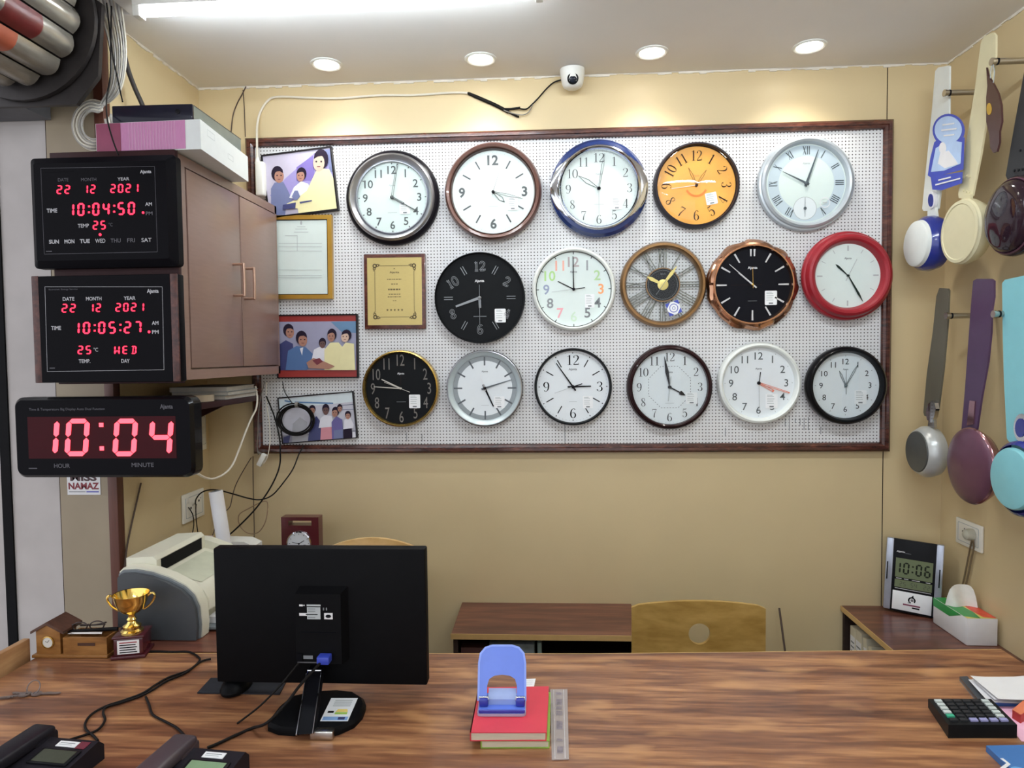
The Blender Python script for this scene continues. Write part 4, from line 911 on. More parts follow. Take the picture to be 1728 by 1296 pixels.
# ================================================================ DIGITAL CLOCKS ON THE CABINET END
PANEL = mat('led_panel', (9, 8, 13), .3, var=.03, spec=.3); BODYB = mat('led_body', (13, 12, 17), .45, var=.05, spec=.3); PT = mat('led_print', (176, 176, 182), .5); PTD = mat('led_print_dim', (84, 82, 90), .5); LED = led('led_red_small', (255, 36, 66), 3.2); LEDB = led('led_red_big', (255, 70, 84), 3.4); REDW = mat('led_window', (58, 10, 18), .35, var=.03)
class Led:
    def __init__(s, name, label, tl, br, yf, d):
        a, q = P(*tl, Y=yf), P(*br, Y=yf); s.c = (a+q)/2; s.w, s.h = q.x-a.x, a.z-q.z; s.y = yf; s.d = d
        s.t = thing(name, label, 'clock', (s.c.x, yf+d, s.c.z), WALLROT, 'red digital clocks beside the cabinet'); s.z = d+.0008; s.b = MB(); s.parts = []
    def L(s, px, py): p = P(px, py, Y=s.y); return p.x-s.c.x, p.z-s.c.z
    def H(s, px): return px*s.y/FPX*1.0
    def txt(s, t, px, py, h, m, w=None, bold=0.0): x, y = s.L(px, py); s.b.text(t, x, y, s.H(h), s.z, m, w=s.H(w) if w else None, bold=bold)
    def seg(s, text, px, py, h, wpx, **k):
        x, y = s.L(px, py); 
        st = dict(w=.5, t=.125, adv=.74, slant=.05, th=.0012); st.update(k); adv = st['adv']; col = st.get('colon', .4)
        nat = sum(col if c == ':' else adv for c in text)-(adv-st['w']); sc = s.H(wpx)/(nat*s.H(h)); e = MB(); s.parts.append(e)
        b2 = MB(); seg7(b2, text, 0, 0, s.H(h), s.z, k.get('m', LED), **{a: v for a, v in st.items() if a != 'm'})
        e.add([(x+v[0]*sc, y+v[1], v[2]) for v in b2.v], b2.f, k.get('m', LED))
    def line(s, a, q, w, m): s.b.bar(s.L(*a), s.L(*q), w, s.z-.0002, m)
    def dot(s, px, py, r): x, y = s.L(px, py); e = MB(); s.parts.append(e); e.prism(ellipse(x, y, s.H(r), s.H(r), 10), s.z, s.z+.001, LED)
c = Led('digital_clock', 'black digital calendar clock showing 10:04:50, topmost of the three', (44, 265), (297, 448), 1.855, .042)
W, H = c.w/2, c.h/2
b = MB(); b.prism(rrect(-W, -H, W, H, .012), 0, .026, BODYB); b.frame(rrect(-W, -H, W, H, .012), rrect(-W+.018, -H+.018, W-.018, H-.018, .004), .026, .026, BODYB)
o_, i_ = rrect(-W, -H, W, H, .012), rrect(-W+.02, -H+.02, W-.02, H-.02, .004); n = len(o_)
b.add([(x, y, .026) for x, y in o_]+[(x, y, c.d) for x, y in i_], [(i, (i+1) % n, n+(i+1) % n, n+i) for i in range(n)], BODYB); b.build('case', c.t)
c.b.prism([(x, y) for x, y in i_], .028, c.d, PANEL)
for a, q in (((69, 284), (261, 281)), ((261, 281), (266, 425)), ((266, 425), (75, 429)), ((75, 429), (69, 284))): c.line(a, q, .0009, PTD)
c.txt('Ajanta', 246, 290.5, 7.5, PT, 20, .03)
c.txt('DATE', 107, 303.5, 5.5, PTD, 19); c.txt('MONTH', 150, 303, 5.5, PTD, 27); c.txt('YEAR', 208.5, 302, 5.5, PT, 21, .01)
c.seg('22', 107.5, 320, 15, 24); c.seg('12', 151, 319.5, 15, 22); c.seg('2021', 210.5, 318, 15, 50)
c.txt('TIME', 88, 355.5, 7, PT, 19, .03); c.seg('10:04:50', 171, 353, 22, 121, t=.13, colon=.34); c.txt('AM', 251, 344.5, 6, PT, 12, .02); c.txt('PM', 252, 360, 6, PTD, 12, .02); c.dot(242, 359, 2.2)
c.txt('TEMP', 141, 381, 6.5, PT, 20, .01); c.seg('25', 168, 380, 15, 23); c.txt('°C', 187, 379, 6, PTD, 7); c.dot(169.5, 396, 2.4)
for i, d in enumerate(('SUN', 'MON', 'TUE', 'WED', 'THU', 'FRI', 'SAT')): c.txt(d, 91.5+26*i, 408-.5*i, 7, PT if i not in (4, 5) else PTD, 18 if d != 'FRI' else 14, .03 if i < 3 else .01)
c.b.rect(*c.L(78, 425), *c.L(88, 423.4), c.z, PTD); c.b.rect(*c.L(76, 291), *c.L(124, 289), c.z, PANEL)
c.b.build('display_panel', c.t)
for e in c.parts: e.build('lit_digits', c.t, 20)
WSTRIP = wood('led_wood', (50, 24, 22), (74, 38, 32), (100, 56, 46), .35, (16, 16, 2))
c = Led('digital_clock', 'digital calendar clock with wooden side strips showing 10:05:27, middle of the three', (52, 466), (304, 644), 1.86, .038)
W, H = c.w/2, c.h/2
b = MB(); b.box((-W, -H, 0), (W, H, c.d-.004), BODYB, bev=.004); b.build('case', c.t)
ws = .021
for sg in (-1, 1):
    b = MB(); b.box((sg*W, -H, c.d-.006), (sg*(W-ws), H, c.d), WSTRIP, bev=.002); b.build('wooden_strip', c.t)
c.b.box((-W+ws, -H+.002, .03), (W-ws, H-.002, c.d), PANEL)
for a, q in (((76, 484), (274, 484)), ((274, 484), (277, 624)), ((277, 624), (80, 627)), ((80, 627), (76, 484))): c.line(a, q, .001, PT)
c.txt('Ajanta', 258, 492, 9, PT, 21, .03); c.txt('Economic Energy Service', 107, 488.5, 3.4, PTD, 52)
c.txt('DATE', 116, 504.5, 6.4, PT, 21, .02); c.txt('MONTH', 158.5, 504, 6.4, PT, 28, .02); c.txt('YEAR', 219, 503, 6.4, PT, 21, .02)
c.seg('22', 116.5, 520, 15, 25); c.seg('12', 160.5, 519.5, 15, 22); c.seg('2021', 219.5, 518.5, 15, 51)
c.txt('TIME', 95, 553.5, 7, PT, 18, .02); c.seg('10:05:27', 181, 553, 21, 124, t=.13, colon=.34); c.txt('AM', 262, 545, 6.4, PT, 12, .02); c.txt('PM', 262.5, 560, 6.4, PT, 12, .02); c.dot(252, 560, 2.4)
c.seg('25', 143, 590.5, 15, 24); c.txt('°C', 162, 590, 7, PT, 8, .01)
for ch, dx in (('W', -14), ('E', 0), ('D', 14)):
    c.seg(ch, 212+dx, 590.5, 14, 10)
    if ch == 'W':
        for sg in (-1, 1):
            q0, q1 = c.L(212+dx+sg*4, 596.8), c.L(212+dx+sg*.6, 591.5); v_ = Vector((q1[0]-q0[0], q1[1]-q0[1])).normalized()*.0012; nn = (-v_.y, v_.x)
            c.parts[-1].prism([(q0[0]+nn[0], q0[1]+nn[1]), (q0[0]-nn[0], q0[1]-nn[1]), (q1[0]-nn[0], q1[1]-nn[1]), (q1[0]+nn[0], q1[1]+nn[1])], c.z, c.z+.0012, LED)
    if ch == 'D':
        q0, q1 = c.L(212+dx-1.6, 596.6), c.L(212+dx-.2, 584.4); c.parts[-1].prism([(q0[0]-.0012, q0[1]), (q0[0]+.0012, q0[1]), (q1[0]+.001, q1[1]), (q1[0]-.0012, q1[1])], c.z, c.z+.0012, LED)
c.txt('TEMP.', 143, 609.5, 6.6, PT, 21, .02); c.txt('DAY', 212, 609, 6.6, PT, 15, .02); c.b.rect(*c.L(84, 622), *c.L(93, 620.4), c.z, PTD)
c.b.build('display_panel', c.t)
for e in c.parts: e.build('lit_digits', c.t, 20)
c = Led('digital_clock', 'largest digital clock with rounded black case showing 10:04, lowest of the three', (20, 671), (328, 806), 1.85, .05)
W, H = c.w/2, c.h/2; GLB = mat('led_gloss_case', (11, 10, 13), .25, coat=.2, var=.04)
o0 = rrect(-W, -H, W, H, .028, 8); o1 = rrect(-W+.008, -H+.008, W-.008, H-.008, .022, 8); n = len(o0)
b = MB(); b.prism(o0, 0, .04, GLB); b.add([(x, y, .04) for x, y in o0]+[(x, y, .05) for x, y in o1], [(i, (i+1) % n, n+(i+1) % n, n+i) for i in range(n)], GLB); b.build('case', c.t)
b = MB(); b.box((-.14, -.08, -.195), (.12, .08, 0), CABD); b.build('mounting_box', c.t)
c.b.prism(o1, .042, .05, PANEL); c.b.rect(*c.L(49, 774), *c.L(296, 702), c.z-.0004, REDW)
for ch, px, w_ in (('1', 93, 42), ('0', 131, 42), ('0', 212, 42), ('4', 272, 42)): c.seg(ch, px-(13 if ch == '1' else 0), 738, 66, w_, t=.125, w=.6, slant=.1, m=LEDB, th=.002)
for py in (717, 756.5):
    x, y = c.L(171.5 if py < 730 else 172.5, py); r = c.H(3.6); c.parts[-1].prism([(x-r, y-r), (x+r, y-r), (x+r, y+r), (x-r, y+r)], c.z, c.z+.002, LEDB)
c.txt('HOUR', 105, 786, 7.5, PTD, 29, .01); c.txt('MINUTE', 241, 784.5, 7.5, PTD, 40, .01); c.txt('Time & Temperature Big Display Auto Dual Function', 113, 691, 5.5, PTD, 138); c.txt('Ajanta', 281, 687, 10, PTD, 23, .02); c.b.rect(*c.L(49, 791), *c.L(63, 789.5), c.z, PTD)
c.b.build('display_panel', c.t)
for e in c.parts: e.build('lit_digits', c.t, 20)

# ================================================================ ON TOP OF THE CABINET
PINK = mat('carton_pink', (196, 132, 176), .5, var=.06, scale=50, stretch=(12, 1, 1)); MAG = mat('carton_magenta', (140, 62, 92), .5); CART = mat('carton_white', (224, 228, 228), .55, var=.02)
zt = z1+.0045
t = thing('carton', 'long white carton with a pink end lying on the wall cabinet', 'box', (-1.11, 2.1, zt))
xr0, xr1 = -.985, -1.012; h = .084
b = MB(); b.prism([(-1.302, 1.917), (xr0, 1.905), (xr1, 2.27), (-1.305, 2.27)], zt, zt+h, CART); put(b, 'box', t)
def strip(x0, x1, m, dy=.001, za=zt+.003, zb=zt+h-.001):
    f = lambda x: 1.917-.012*(x+1.302)/.317
    b = MB(); b.add([(x0, f(x0)-dy, za), (x1, f(x1)-dy, za), (x1, f(x1)-dy, zb), (x0, f(x0)-dy, zb)], [(0, 1, 2, 3)], m); return b
b = strip(-1.3, -1.03, PINK)
b2 = strip(-1.3, -1.225, MAG, .0016); b.add(b2.v, b2.f, MAG)
for i in range(16):
    x = -1.2+i*.0092; s_ = strip(x, x+.002, pc('pink_stripe', (208, 160, 192)), .0016); b.add(s_.v, s_.f, pc('pink_stripe', (208, 160, 192)))
put(b, 'printed_end', t)
b = MB(); g = lambda y: xr0+(xr1-xr0)*(y-1.905)/.365+.0006
for y0, y1, za, zb in ((1.95, 2.0, .052, .07), (2.1, 2.14, .03, .045)):
    for a_, c_ in (((y0, za), (y1, za)), ((y1, za), (y1, zb)), ((y1, zb), (y0, zb)), ((y0, zb), (y0, za))):
        d_ = .0006; ya, yb_ = min(a_[0], c_[0])-d_, max(a_[0], c_[0])+d_; zaa, zbb = zt+min(a_[1], c_[1])-d_, zt+max(a_[1], c_[1])+d_
        b.add([(g(ya), ya, zaa), (g(yb_), yb_, zaa), (g(yb_), yb_, zbb), (g(ya), ya, zbb)], [(0, 1, 2, 3)], M_PLIGHT)
put(b, 'printed_side', t)
zr = zt+h+.0005
t = thing('video_recorder', 'slim black video recorder with silver side lying on the white carton', 'recorder', (-1.13, 2.08, zr), (0, 0, .01))
b = MB(); b.box((-.125, -.145, .004), (.108, .165, .05), mat('recorder_side', (120, 130, 128), .35, metal=.5)); b.build('chassis', t)
b = MB(); b.box((-.128, -.155, .003), (.11, -.143, .052), mat('recorder_front', (30, 30, 44), .25, coat=.3), bev=.003); fp = b.build('front_panel', t)
b = MB(); b.M = Matrix.Translation((.068, -.1555, .03)) @ Matrix.Rotation(PI/2, 4, 'X'); b.lathe([(.007, 0), (.007, .002), (.004, .0025), (0, .0025)], M_BLACK, 16); b.build('button', fp)
b = MB(); b.box((-.126, -.14, .05), (.1085, .166, .0525), mat('recorder_top', (60, 62, 66), .4, metal=.4)); b.build('lid', t)
for sx in (-.1, .09):
    for sy in (-.12, .14):
        b = MB(); b.M = Matrix.Translation((sx, sy, 0)); b.lathe([(0, 0), (.008, 0), (.008, .005), (0, .005)], M_BLACK, 12); b.build('foot', t)
# bundle of white cables
rnd = random.Random(11)
for i in range(8):
    yy = 2.065+.012*(i % 2); j = rnd.uniform(-3, 3); k2 = rnd.uniform(0, 1)
    pts = [P(158+i*6, -14, Y=yy), P(172+i*5, 28, Y=yy), P(184+i*4, 70, Y=yy), P(188+i*3.4, 110, Y=yy), P(183+i*3, 150, Y=yy), P(170+i*2.6, 176-i, Y=yy)]
    pts += [P(159+38*(.55+.06*i)*math.cos(a_)+j, 211+44*(.55+.06*i)*math.sin(a_), Y=2.03+.007*i+.004*math.sin(a_*2)) for a_ in [math.radians(-60-q*40-10*k2) for q in range(9)]]
    cable('network_cable', 'white cable in the bundle hanging from the ceiling and coiled on the cabinet', pts, .0032, C_WHITE if i % 2 else mat('cable_offwhite', (168, 164, 158), .5), 'white cables hanging beside the shutter', n=6, smooth=4)
cable('cable', 'thick black cable dropping from the ceiling behind the video recorder', [P(198, -10, Y=2.13), P(205, 60, Y=2.14), P(214, 110, Y=2.15), P(226, 145, Y=2.16), P(238, 172, Y=2.17), P(243, 184, Y=2.18)], .0075, mat('cable_dark_grey', (62, 58, 56), .45))
cable('cable', 'thin black wire hanging in front of the white cables over the pink carton end', [P(188, 10, Y=2.0), P(187, 80, Y=2.0), P(186, 130, Y=1.98), P(180, 166, Y=1.96), P(181, 200, Y=1.9), P(190, 235, Y=1.885), P(200, 262, Y=1.885)], .0022, C_BLACK)
cable('cable', 'thin black wire crossing the white cable bundle toward the recorder', [P(180, 5, Y=2.0), P(190, 90, Y=2.0), P(200, 140, Y=1.99), P(207, 172, Y=1.98)], .002, C_BLACK)
# rolling shutter
SLAT = mat('shutter_slat', (158, 152, 142), .25, metal=.55, var=.12, scale=20, stretch=(4, 1, 4)); SLATR = mat('shutter_orange_band', (176, 92, 66), .4, var=.1, scale=20); SLATD = mat('shutter_red_band', (110, 36, 34), .45, var=.1); SHD = mat('shutter_steel_dark', (52, 48, 48), .45, metal=.4, var=.1)
sc_ = (-1.545, 2.50); R_ = .185
t = thing('rolling_shutter', 'rolled-up metal shop shutter with white and red slats up in the corner', 'shutter', (sc_[0], 1.9, sc_[1]))
N = 15
for i in range(N):
    a0 = 2*PI*i/N+.12; a1 = a0+2*PI/N*.93; prof = []
    for q in range(7):
        a = a0+(a1-a0)*q/6; r = R_+.016*math.sin(PI*q/6)
        prof.append((r*math.cos(a), r*math.sin(a)))
    a = (a0+a1)/2
    if math.cos(a) < -.75: continue
    b = MB()
    sh = .05*math.sin(i*2.1)
    for ya, yb_, m in ((.3, 1.64+sh, SLAT), (1.64+sh, 1.77+sh, SLATD if i % 3 == 1 else SLATR), (1.77+sh, 1.93, SLAT)):
        vs = [(sc_[0]+x, y, sc_[1]+z) for y in (ya, yb_) for x, z in prof]; n = len(prof)
        b.add(vs, [(k, k+1, n+k+1, n+k) for k in range(n-1)], m)
    e0 = MB(); put(b, 'slat', t, 60)
b = MB(); b.M = Matrix.Translation((sc_[0], 1.2, sc_[1])) @ Matrix.Rotation(PI/2, 4, 'X'); b.lathe([(R_-.012, -.9+.16), (R_-.012, .9)], SHD, 40); put(b, 'drum', t)
b = MB(); b.prism([(sc_[0]+x, sc_[1]+z) for x, z in ellipse(0, 0, R_+.045, R_+.045, 40)], 1.95, 1.965, SHD, axis='y'); put(b, 'end_flange', t)
b = MB(); b.prism([(sc_[0]-.5, sc_[1]-.24), (sc_[0]+.15, sc_[1]-.24), (sc_[0]+.22, sc_[1]-.16), (sc_[0]+.24, sc_[1]+.05), (sc_[0]+.2, ZC-.004), (sc_[0]-.5, ZC-.004)], 1.97, 1.985, SHD, axis='y'); put(b, 'bracket_plate', t)
b = MB(); b.box((sc_[0]-.5, 1.985, sc_[1]-.24), (sc_[0]-.02, 2.09, ZC-.005), mat('shutter_box', (86, 86, 90), .6, var=.08)); put(b, 'motor_box', t)
# ================================================================ DESK AND WHAT STANDS ON IT
DESKM = wood('desk_laminate', (82, 50, 37), (128, 84, 58), (182, 132, 90), 0.3, (1.1, 13, 13), coat=.15, spots=.7)
RET = wood('return_laminate', (72, 38, 30), (98, 56, 42), (128, 78, 56), 0.3, (1.1, 12, 12), coat=.15)
EDGE = mat('edge_band', (196, 160, 104), .45, var=.05)
t = thing('desk', 'long brown wood-grain laminate desk across the foreground', 'desk', (-.08, 1.3, 0))
dk = [(-1.285, .93), (1.112, .98), (1.112, 1.705), (.1, 1.651), (-.85, 1.626), (-1.285, 1.612)]
b = MB(); b.prism(dk, ZD-.028, ZD, DESKM); put(b, 'desktop', t)
b = MB(); b.prism([(-1.285, 1.612), (-.85, 1.626), (.1, 1.651), (1.112, 1.705), (1.112, 1.7075), (.1, 1.6535), (-.85, 1.6285), (-1.285, 1.6145)], ZD-.028, ZD+.0002, EDGE); put(b, 'edge_band', t)
for x in (-1.25, 1.08):
    b = MB(); b.box((x-.012, 1.0, 0), (x+.012, 1.56, ZD-.028), RET); put(b, 'side_panel', t)
b = MB(); b.box((-1.24, 1.02, .12), (1.07, 1.038, ZD-.028), RET); put(b, 'front_panel', t)
t = thing('side_table', 'brown side table behind the desk carrying the printer and the red clock', 'side table', (-.95, 2.0, 0))
b = MB(); b.prism([(-1.13, 1.632), (-.72, 1.64), (-.72, 2.56), (-1.2, 2.56)], ZD-.028, ZD-.001, RET); put(b, 'tabletop', t)
for x, y in ((-1.09, 1.69), (-.76, 1.69), (-1.14, 2.5), (-.76, 2.5)):
    b = MB(); b.box((x-.02, y-.02, 0), (x+.02, y+.02, ZD-.028), RET); put(b, 'leg', t)
Z1 = ZD-.0005
# plywood board beside the desk
t = thing('plywood_board', 'pale plywood board standing against the end of the desk beside the pillar', 'board', (-1.318, 1.4, 0))
b = MB(); b.box((-1.327, 1.1, .001), (-1.31, 1.605, .803), wood('plywood', (150, 110, 72), (176, 134, 92), (196, 156, 112), .5, (2, 2, 10)), bev=.002); put(b, 'sheet', t)

# ---- monitor
MBK = mat('monitor_black', (15, 15, 17), .5, var=.06, spec=.3); MBG = mat('monitor_gloss', (15, 15, 19), .4, spec=.3)
YM = 1.42
a, q = P(359, 925, Y=YM), P(721, 1157, Y=YM)
cx = (a.x+q.x)/2
t = thing('computer_monitor', 'black computer monitor seen from behind on the desk', 'monitor', (cx, 1.38, ZD))
b = MB(); b.box((a.x, YM, q.z), (q.x, YM+.03, a.z), MBK, bev=.004); put(b, 'rear_shell', t)
b = MB(); b.box((a.x+.012, YM+.0302, q.z+.014), (q.x-.012, YM+.0315, a.z-.012), mat('screen_dark', (16, 18, 22), .12)); put(b, 'screen', t)
b1, b2 = P(497, 996, Y=1.392), P(577, 1121, Y=1.392)
b = MB(); x0, x1, zb, zt_ = b1.x, b2.x, b2.z, b1.z
b.add([(x0, 1.392, zb), (x1, 1.392, zb), (x1, 1.392, zt_-.008), (x0, 1.392, zt_-.008), (x0-.008, YM, zb), (x1+.008, YM, zb), (x1+.008, YM, zt_), (x0+.002, YM, zt_)], [(0, 1, 2, 3), (3, 2, 6, 7), (1, 5, 6, 2), (4, 0, 3, 7), (4, 5, 1, 0)], MBK)
pl = P(538, 1068, Y=1.391); b.box((x0+.01, 1.3905, pl.z-.001), (x1-.012, 1.3925, pl.z+.001), MBG); put(b, 'connector_housing', t)
b = MB()
def mrect(px0, py0, px1, py1, m, y=1.3914):
    a_, c_ = P(px0, py0, Y=y), P(px1, py1, Y=y); b.box((a_.x, y-.0004, c_.z), (c_.x, y, a_.z), m)
mrect(505, 1020, 511, 1023, M_PWHITE); mrect(512, 1020.5, 514, 1022.5, M_PWHITE); mrect(517.5, 1020, 541, 1023, M_PLIGHT); mrect(518, 1024.5, 541, 1045, M_PLIGHT); mrect(505, 1034.5, 518, 1039, M_PWHITE); mrect(547, 1034.5, 561.5, 1045, M_PWHITE)
for y_ in (1027, 1031, 1041.5): mrect(519.5, y_, 532, y_+1.2, M_PGREY, 1.3908)
mrect(516, 1036, 536, 1037.8, M_PRINT, 1.3908)
for px in (545, 550): mrect(px, 1025.5, px+2, 1030, M_PGREY)
o_ = P(554, 1040, Y=1.3906); b.M = Matrix.Translation(o_) @ Matrix.Rotation(PI/2, 4, 'X'); b.prism(ellipse(0, 0, .006, .0035, 16), 0, .0004, M_PRINT); b.M = Matrix.Identity(4)
put(b, 'rating_label', t)
b = MB(); mrect(500, 1103, 510, 1116, MBG, 1.389); mrect(512, 1106, 528, 1112, M_PGREY, 1.3905); mrect(502, 1116.5, 536, 1119, mat('port_edge', (84, 84, 88), .4), 1.3905); put(b, 'ports', t)
# neck and base
zb_ = ZD+.016
nk = [P(518.5, 1131, Y=1.392), P(543, 1131, Y=1.392), P(528, 1238, Z=zb_), P(500.5, 1240, Z=zb_)]
back = Vector((0, .022, .0))
b = MB(); vs = [tuple(v) for v in nk]+[tuple(v+back) for v in nk]; b.add(vs, [(0, 3, 2, 1), (4, 5, 6, 7), (0, 1, 5, 4), (1, 2, 6, 5), (2, 3, 7, 6), (3, 0, 4, 7)], MBG); put(b, 'neck', t)
b = MB()
for u, v in ((0, 3), (1, 2), (0, 1)): b.tube([nk[u]+Vector((0, -.001, 0)), nk[v]+Vector((0, -.001, 0))], .0017, M_CHROME, 6, smooth=0)
put(b, 'chrome_edge', t)
bp = [P(*c, Z=ZD) for c in ((470, 1241), (452, 1234), (452, 1226), (470, 1202), (490, 1185), (530, 1176), (570, 1174), (598, 1177), (614, 1187), (618, 1198), (612, 1214), (598, 1229), (572, 1241), (553, 1245), (526, 1246), (522, 1239), (508, 1239), (500, 1243))]
ctr = sum(bp, Vector())/len(bp)
b = MB(); lo = [(p.x, p.y) for p in bp]; hi = [(ctr.x+(p.x-ctr.x)*.93, ctr.y+(p.y-ctr.y)*.93) for p in bp]; n = len(lo)
A_ = sum(lo[i][0]*lo[(i+1) % n][1]-lo[(i+1) % n][0]*lo[i][1] for i in range(n))
if A_ < 0: lo, hi = lo[::-1], hi[::-1]
b.add([(x, y, ZD+.0005) for x, y in lo]+[(x, y, ZD+.009) for x, y in lo]+[(x, y, ZD+.016) for x, y in hi], [tuple(range(n))[::-1], tuple(range(2*n, 3*n))]+[(i, (i+1) % n, n+(i+1) % n, n+i) for i in range(n)]+[(n+i, n+(i+1) % n, 2*n+(i+1) % n, 2*n+i) for i in range(n)], MBK); put(b, 'base', t)
b = MB(); st = [P(*c, Z=ZD+.0165) for c in ((559, 1178), (604, 1178), (587, 1217), (540, 1217))]
b.poly([(p.x, p.y) for p in st], ZD+.0165, M_STICK)
def on(u, v): return tuple((st[0]*(1-u)+st[1]*u)*(1-v)+(st[3]*(1-u)+st[2]*u)*v)[:2]
for v in (.1, .18, .26, .34): b.poly([on(.2, v), on(.85, v), on(.85, v+.03), on(.2, v+.03)], ZD+.0168, M_PLIGHT)
b.poly([on(.45, .5), on(.8, .5), on(.85, .62), on(.4, .62)], ZD+.0168, mat('sticker_yellow', (240, 214, 120), .5)); b.poly([on(.4, .63), on(.85, .63), on(.85, .72), on(.4, .72)], ZD+.0168, mat('sticker_green', (160, 200, 90), .5))
b.poly([on(.12, .58), on(.34, .58), on(.34, .66), on(.12, .66)], ZD+.0168, M_PRINT); b.poly([on(.05, .82), on(.95, .82), on(.95, .97), on(.05, .97)], ZD+.0168, mat('sticker_skyblue', (128, 166, 214), .5)); b.poly([on(.6, .84), on(.85, .84), on(.85, .94), on(.6, .94)], ZD+.017, PNAVY)
put(b, 'energy_sticker', t)
c0, c1 = P(527, 1232, Z=ZD+.013), P(566, 1231, Z=ZD+.013)
b = MB(); b.box((c0.x, c0.y-.014, ZD+.001), (c1.x, c0.y+.004, ZD+.017), M_STEEL, bev=.002); put(b, 'metal_clip', t)
v0 = P(548, 1110, Y=1.385)
t2 = thing('monitor_cable', 'black video cable with a blue plug running from the monitor to the phones', 'cable', v0)
b = MB(); b.box((v0.x-.012, 1.368, v0.z-.008), (v0.x+.014, 1.391, v0.z+.008), mat('vga_blue', (52, 70, 176), .4), bev=.002); put(b, 'plug', t2)
b = MB(); b.tube([v0+Vector((-.004, -.012, -.004)), P(530, 1130, Y=1.355), P(505, 1158, Y=1.33), P(484, 1186, Y=1.30), P(455, 1214, Z=ZD+.03)+Vector((0, -.012, 0)), P(425, 1229, Z=ZD+.004), P(395, 1242, Z=ZD+.0035), P(365, 1256, Z=ZD+.0035), P(350, 1262, Z=ZD+.0035)], .003, C_BLACK, 8); put(b, 'lead', t2)
w0 = P(504, 1119, Y=1.388)
cable('cable', 'thin black power lead dropping from the back of the monitor to the desk', [w0, P(490, 1136, Y=1.37), P(470, 1160, Y=1.34), P(440, 1190, Y=1.32), P(415, 1210, Z=ZD+.012), P(400, 1221, Z=ZD+.0022)], .002, C_BLACK)
# black mat and mouse behind the monitor's corner
mp_ = [P(*c, Z=ZD) for c in ((333, 1171), (356, 1146), (486, 1146), (472, 1173))]
t = thing('mouse_mat', 'dark grey mat lying flat under the near corner of the monitor', 'mat', mp_[0])
b = MB(); b.prism([(p.x, p.y) for p in mp_], ZD+.0004, ZD+.0035, mat('mat_dark', (42, 44, 50), .6)); put(b, 'pad', t)
mc = P(396, 1159, Z=ZD+.01)
t = thing('computer_mouse', 'black computer mouse on the dark mat by the monitor', 'mouse', (mc.x, mc.y+.01, ZD+.0036))
b = MB(); b.lathe([(0, 0), (.03, 0), (.031, .006), (.027, .016), (.018, .023), (.008, .0255), (0, .026)], MBK, 24); b.v = [(x, y*1.55, z) for x, y, z in b.v]; b.build('body', t)
b = MB(); b.M = Matrix.Translation((0, .022, .022)) @ Matrix.Rotation(PI/2, 4, 'Y'); b.lathe([(0, -.003), (.006, -.003), (.006, .003), (0, .003)], M_PGREY, 14); b.build('scroll_wheel', t)

# ---- red and green diaries, hole punch, ruler
PAGE = mat('page_cream', (206, 198, 178), .7, var=.08, scale=200, stretch=(.2, .2, 6))
def book(nm, lb, corners, z0, th, cm, bev=.0012):
    """corners FL FR BR BL as room xy; cover boards, spine on the left, cream pages"""
    c = sum((Vector(p) for p in corners), Vector((0, 0)))/4
    t = thing(nm, lb, 'book', (c.x, c.y, z0)); f = [Vector(p)-c for p in corners]
    ins = lambda k: [tuple(p*k) for p in f]
    pg = [f[0]*.985, f[1]*.97, f[2]*.97, f[3]*.985]
    b = MB(); b.prism([tuple(p) for p in pg], .0015, th-.0015, PAGE); b.build('pages', t)
    b = MB(); b.prism(ins(1), 0, .0015, cm); b.prism(ins(1), th-.0015, th, cm)
    d = (f[1]-f[0]).normalized()*.002; b.prism([tuple(f[0]), tuple(f[0]+d), tuple(f[3]+d), tuple(f[3])], 0, th, cm); b.build('cover', t)
    return t
xy = lambda px, py, z: tuple(P(px, py, Z=z))[:2]
gz = ZD+.0155; rz = gz+.0175
GRN = mat('diary_green', (138, 178, 70), .5); REDB = mat('diary_red', (206, 52, 70), .5, var=.04)
book('diary', 'lime green diary under the red diary on the desk', [xy(811, 1250, gz), xy(927, 1250, gz), xy(929, 1168, gz), xy(822, 1170, gz)], ZD+.0005, .015, GRN)
t = book('diary', 'red diary lying on the green diary with the hole punch on it', [xy(793, 1236, rz), xy(922, 1236, rz), xy(926, 1158, rz), xy(807, 1160, rz)], gz+.0005, .017, REDB)
b = MB(); tb = [xy(884, 1158.5, rz-.008), xy(901, 1158.5, rz-.008), xy(904, 1145, rz-.008), xy(884, 1146, rz-.008)]; b.prism(tb, rz-.0085, rz-.008, M_STICK)
for k_ in (.3, .55, .8): p0 = Vector(tb[0])*(1-k_)+Vector(tb[3])*k_; p1 = Vector(tb[1])*(1-k_)+Vector(tb[2])*k_; b.bar(tuple(p0+(p1-p0)*.15), tuple(p0+(p1-p0)*.8), .0008, rz-.0078, M_PGREY)
put(b, 'paper_tab', t)
BL1 = mat('punch_blue', (96, 126, 222), .35, var=.03); BL2 = mat('punch_dark_blue', (46, 56, 158), .35); BL3 = mat('punch_pale', (150, 168, 214), .35); BGR = mat('punch_tray', (168, 164, 188), .4)
hp = P(848, 1198, Z=rz)
t = thing('hole_punch', 'blue two-hole paper punch standing on the red diary', 'hole punch', (hp.x, hp.y, rz+.0005), (0, 0, .03))
b = MB(); b.prism(rrect(-.049, -.026, .047, .052, .008), 0, .005, BGR); b.build('tray', t)
b = MB(); b.prism(rrect(-.046, -.024, .045, .045, .007), .005, .011, BL1); b.box((-.046, -.0245, .0045), (.045, -.0205, .012), BL2, bev=.002); b.build('base_plate', t)
b = MB(); b.prism([(-.002, .011), (.024, .011), (.024, .03), (.02, .034), (.006, .03), (-.002, .022)], -.028, .028, BL3, axis='x'); b.build('punch_block', t)
